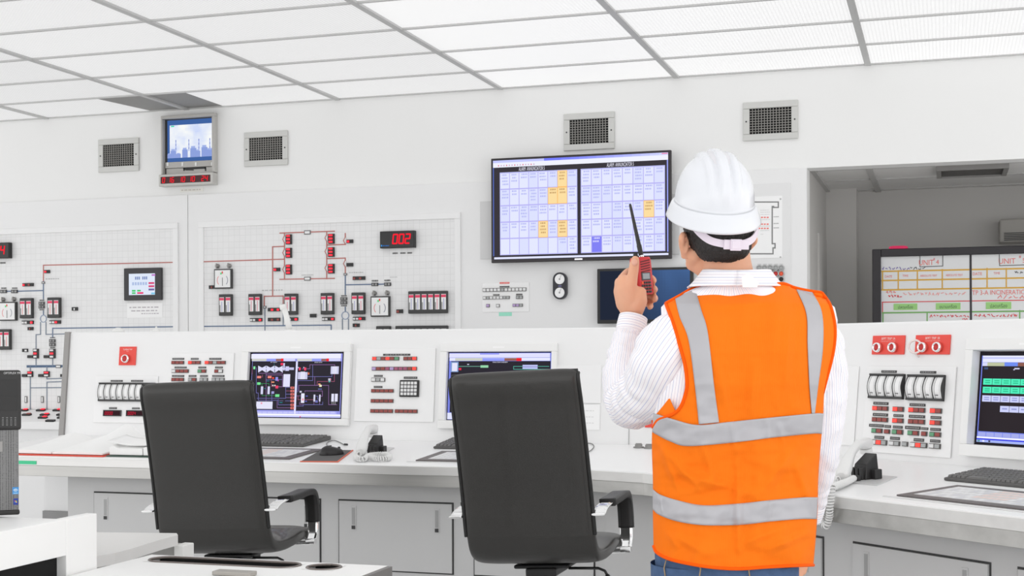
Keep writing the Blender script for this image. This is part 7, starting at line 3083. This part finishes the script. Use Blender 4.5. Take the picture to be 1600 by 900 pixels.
fk = [tuple(p.vertices) for p in hme.polygons if all(is_hair(loc[i]) and under_hat(hv[i]) for i in p.vertices)]
used = sorted({i for f in fk for i in f})
ix = {k: j for j, k in enumerate(used)}
mb = MB()
vs_ = []
for k in used:
    q = loc[k]
    jit = .0022 * noise.noise(Vector((q[0] * 420, q[1] * 420, q[2] * 110))) + .0012 * noise.noise(Vector((q[0] * 900, q[1] * 900, q[2] * 200)))
    vs_.append(hv[k] + (hv[k] - hc) / np.linalg.norm(hv[k] - hc) * jit)
mb.add(vs_, [tuple(ix[i] for i in f) for f in fk], smooth=True)
hair = part('hair', mb, mat('black_hair', rgb(36, 33, 32), .5, var=.6, vscale=260, bump=.9, bscale=520, stretch=(1, 1, .22)), person)
md = hair.modifiers.new('thick', 'SOLIDIFY')
md.thickness = .007
md.offset = -1

# hard hat ---------------------------------------------------------------------
def ridge(x, y, z):
    """three raised ribs running front to back over the crown"""
    s = 0
    for c, w, h in ((0, .012, .0090), (-.030, .009, .0062), (.030, .009, .0062)):
        s += h * max(0.0, min(1.0, (w - abs(x - c)) / .004 + .3)) * (1 if abs(x - c) < w + .002 else 0)
    k = max(0, min(1, (z - .018) / .06))
    return s * k


P = []
NT = 120
for k in range(31):
    th = PI / 2 * k / 30
    row = []
    for i in range(NT):
        a = 2 * PI * i / NT
        st, ct = math.sin(th), math.cos(th)
        x = .0905 * math.cos(a) * ct ** .86
        y = .124 * math.sin(a) * ct ** .86
        z = .115 * st ** .94
        g = ridge(x, y, z)
        n = unit(V(x / .1 ** 2, y / .124 ** 2, z / .125 ** 2 + 1e-6))
        row.append(HT(x + n[0] * g, y + n[1] * g, z + n[2] * g))
    P.append(row)
mb = MB()
# skirt: a soft step out, a flared band, the lip, then back inside
skirt = []
for (dr, dz, pk) in ((.001, -.034, -.6), (.010, -.036, .4), (.0165, -.037, 1.0), (.0185, -.035, 1.0), (.0175, -.031, 1.0), (.0140, -.021, .8), (.0105, -.011, .5), (.0075, -.004, .25), (.0045, -.0008, .1), (.001, .0015, 0)):
    row = []
    for i in range(NT):
        a = 2 * PI * i / NT
        ca, sa = math.cos(a), math.sin(a)
        peak = pk * (.045 * max(0, sa) ** 3 + .004)
        drop = -.004 * abs(sa) * (pk > .3)
        row.append(HT(.0905 * ca + dr * ca, (.124 + dr) * sa + peak * sa, dz + drop + (.012 * max(0, sa) ** 3 if pk > .3 else 0)))
    skirt.append(row)
mb.grid(skirt + P, closed=True)
hat = part('hard_hat', mb, mat('hat_white', rgb(229, 231, 236), .22, var=.005, spec=.5, coat=.3), person, label='white ribbed hard hat')
mb = MB()
inner = [[HT((.0872 - .001 * k) * math.cos(2 * PI * i / 48) * math.cos(PI / 2 * k / 10) ** .8, .119 * math.sin(2 * PI * i / 48) * math.cos(PI / 2 * k / 10) ** .8, -.030 + .15 * math.sin(PI / 2 * k / 10)) for i in range(48)] for k in range(11)]
mb.grid([r[::-1] for r in inner], closed=True)
part('hat_lining', mb, mat('lining_white', rgb(225, 224, 228), .5, var=.01), hat)
strap = mat('strap_lilac', rgb(232, 222, 234), .45, var=.02)


def onhead(x, y, z, out=.004):
    """push a head-space point onto the hair's surface"""
    d = V(x, y + .008, z - .030)
    s = math.sqrt((d[0] / .083) ** 2 + (d[1] / .105) ** 2 + (min(d[2], 0) / .13) ** 2)
    d[0] /= s
    d[1] /= s
    n = unit(V(d[0], d[1], 0))
    return H(d[0] + n[0] * out, d[1] - .008 + n[1] * out, z)


pth = [(-.075, -.030, .036), (-.066, -.060, .008), (-.050, -.082, -.011), (-.026, -.096, -.018), (0, -.1, -.019), (.026, -.096, -.016), (.050, -.080, -.006), (.066, -.058, .014), (.076, -.030, .040)]
pts = [onhead(*p) for p in crom([V(*q) for q in pth], 6)]
rows = []
for dz, o in ((-.0085, .0), (-.0085, .0022), (.0085, .0022), (.0085, .0)):
    row = []
    for i, p in enumerate(pts):
        t = unit(pts[min(i + 1, len(pts) - 1)] - pts[max(i - 1, 0)])
        out = unit(p - (hc + HR @ V(0, -.008, 0)) - HR[:, 2] * np.dot(p - hc, HR[:, 2]))
        w = unit(np.cross(out, t))
        row.append(p + w * (dz if np.dot(w, UP) > 0 else -dz) + out * o)
    rows.append(row)
mb = MB()
mb.grid(rows + [rows[0]], smooth=False)
part('nape_strap', mb, strap, hat)
mb = MB()
cpt = onhead(.004, -.1, -.019, .006)
fr_ = Frame(cpt, unit(HR[:, 0] + HR[:, 1] * .0), HR[:, 2])
mb.fbox(fr_, -.030, -.0115, .030, .0105, -.003, .003)
mb.fbox(fr_, -.016, -.014, .010, .012, .003, .007)
mb.fbox(fr_, -.0135, -.010, .0075, .008, .007, .0085)
part('strap_buckle', mb, strap, hat, bevel=.0015)

# the radio ----------------------------------------------------------------------
rc = P_(1002.5, 431.5, .300)
ra = 0.62
rot_t = 0.10
rx = RIGHT * math.cos(ra) + FWD * math.sin(ra)       # radio's own right, turned so its face looks right
rf = np.cross(rx, UP)
rf = rf if np.dot(rf, FWD) < 0 else -rf              # out of the keypad face
ru = unit(UP * math.cos(rot_t) - RIGHT * math.sin(rot_t) * .9)
rx = unit(rx - ru * np.dot(rx, ru))
RF = Frame(rc, rx, ru)
if np.dot(RF.ez, FWD) > 0:
    RF = Frame(rc, -rx, ru)
radio = thing('walkie_talkie', 'red two-way radio with black antenna held up in the raised left hand', 'radio', rc)
hw, hh_, hd = .0265, .0475, .0150
mb = MB()
sec = [(-1, 1), (-.7, .94), (.6, 1.0), (1, .96)]
P = []
for v, w in ((-1, .90), (-.93, .97), (-.3, 1.0), (.35, 1.02), (.8, 1.0), (.96, .94), (1, .86)):
    row = []
    for k in range(32):
        a = 2 * PI * k / 32
        ca, sa = math.cos(a), math.sin(a)
        row.append(RF.pt(hw * w * math.copysign(abs(ca) ** .35, ca), hh_ * v, hd * w * math.copysign(abs(sa) ** .35, sa)))
    P.append(row)
mb.grid(P, closed=True)
mb.add(P[0], [tuple(range(32))[::-1]])
mb.add(P[-1], [tuple(range(32))])
part('body', mb, mat('radio_red', rgb(205, 38, 46), .35, var=.03), radio, label='red plastic radio body')
mb = MB()
for i in range(5):
    t = hh_ * (.78 - i * .135)
    mb.fline(RF, [(-.012, t - .002), (.016, t + .002)], .0028, hd + .0002, th=.0006)
part('speaker_slot', mb, mat('slot_dark', rgb(96, 16, 22), .6, var=.05), radio)
mb = MB()
mb.fbox(RF, -.014, -.012, .016, .008, hd - .001, hd + .0012)
part('screen_frame', mb, mat('radio_frame', rgb(70, 66, 70), .4, var=.03), radio, bevel=.0006)
mb = MB()
mb.fbox(RF, -.0105, -.0085, .0125, .0055, hd + .0012, hd + .0018)
part('display', mb, mat('radio_lcd', rgb(150, 160, 166), .25, var=.05), radio)
for r in range(4):
    for c in range(4):
        mb = MB()
        s, t = -.0125 + c * .0082, -.0178 - r * .0078
        mb.fbox(RF, s - .0030, t - .0026, s + .0030, t + .0026, hd - .001, hd + .0016)
        part('key', mb, mat('radio_orange', rgb(236, 96, 40), .4, var=.02) if (r == 0 and c == 0) else black_pl, radio)
mb = MB()
mb.fbox(RF, -hw * 1.06, -.010, -hw * .9, .030, -.008, .006)
part('talk_button', mb, black_pl, radio, bevel=.002)
mb = MB()
mb.fbox(RF, -hw * .8, -hh_ * .9, hw * .8, hh_ * .6, -hd - .004, -hd + .002)
part('battery_pack', mb, black_pl, radio, bevel=.002)
tip = P_(984.3, 318.5, .300)
b0 = RF.pt(.006, hh_, 0)
mb = MB()
mb.lathe(b0, ru, [(.0062, -.002), (.0062, .006)], 14)
part('antenna_socket', mb, chrome, radio)
ad = tip - b0
mb = MB()
mb.tube([b0 + ad * .04, b0 + ad * .06, b0 + ad * .22, b0 + ad * .24, b0 + ad * .45, b0 + ad * .97, tip], [.0058, .0062, .0064, .0056, .0048, .0034, .0022], 12)
part('antenna', mb, mat('antenna_rubber', rgb(42, 40, 40), .5, var=.08), radio)
k0 = RF.pt(-.0135, hh_ - .001, 0)
mb = MB()
mb.lathe(k0, ru, [(.0062, 0), (.0062, .009), (.005, .012), (.0001, .012)], 16)
part('volume_knob', mb, black_pl, radio)
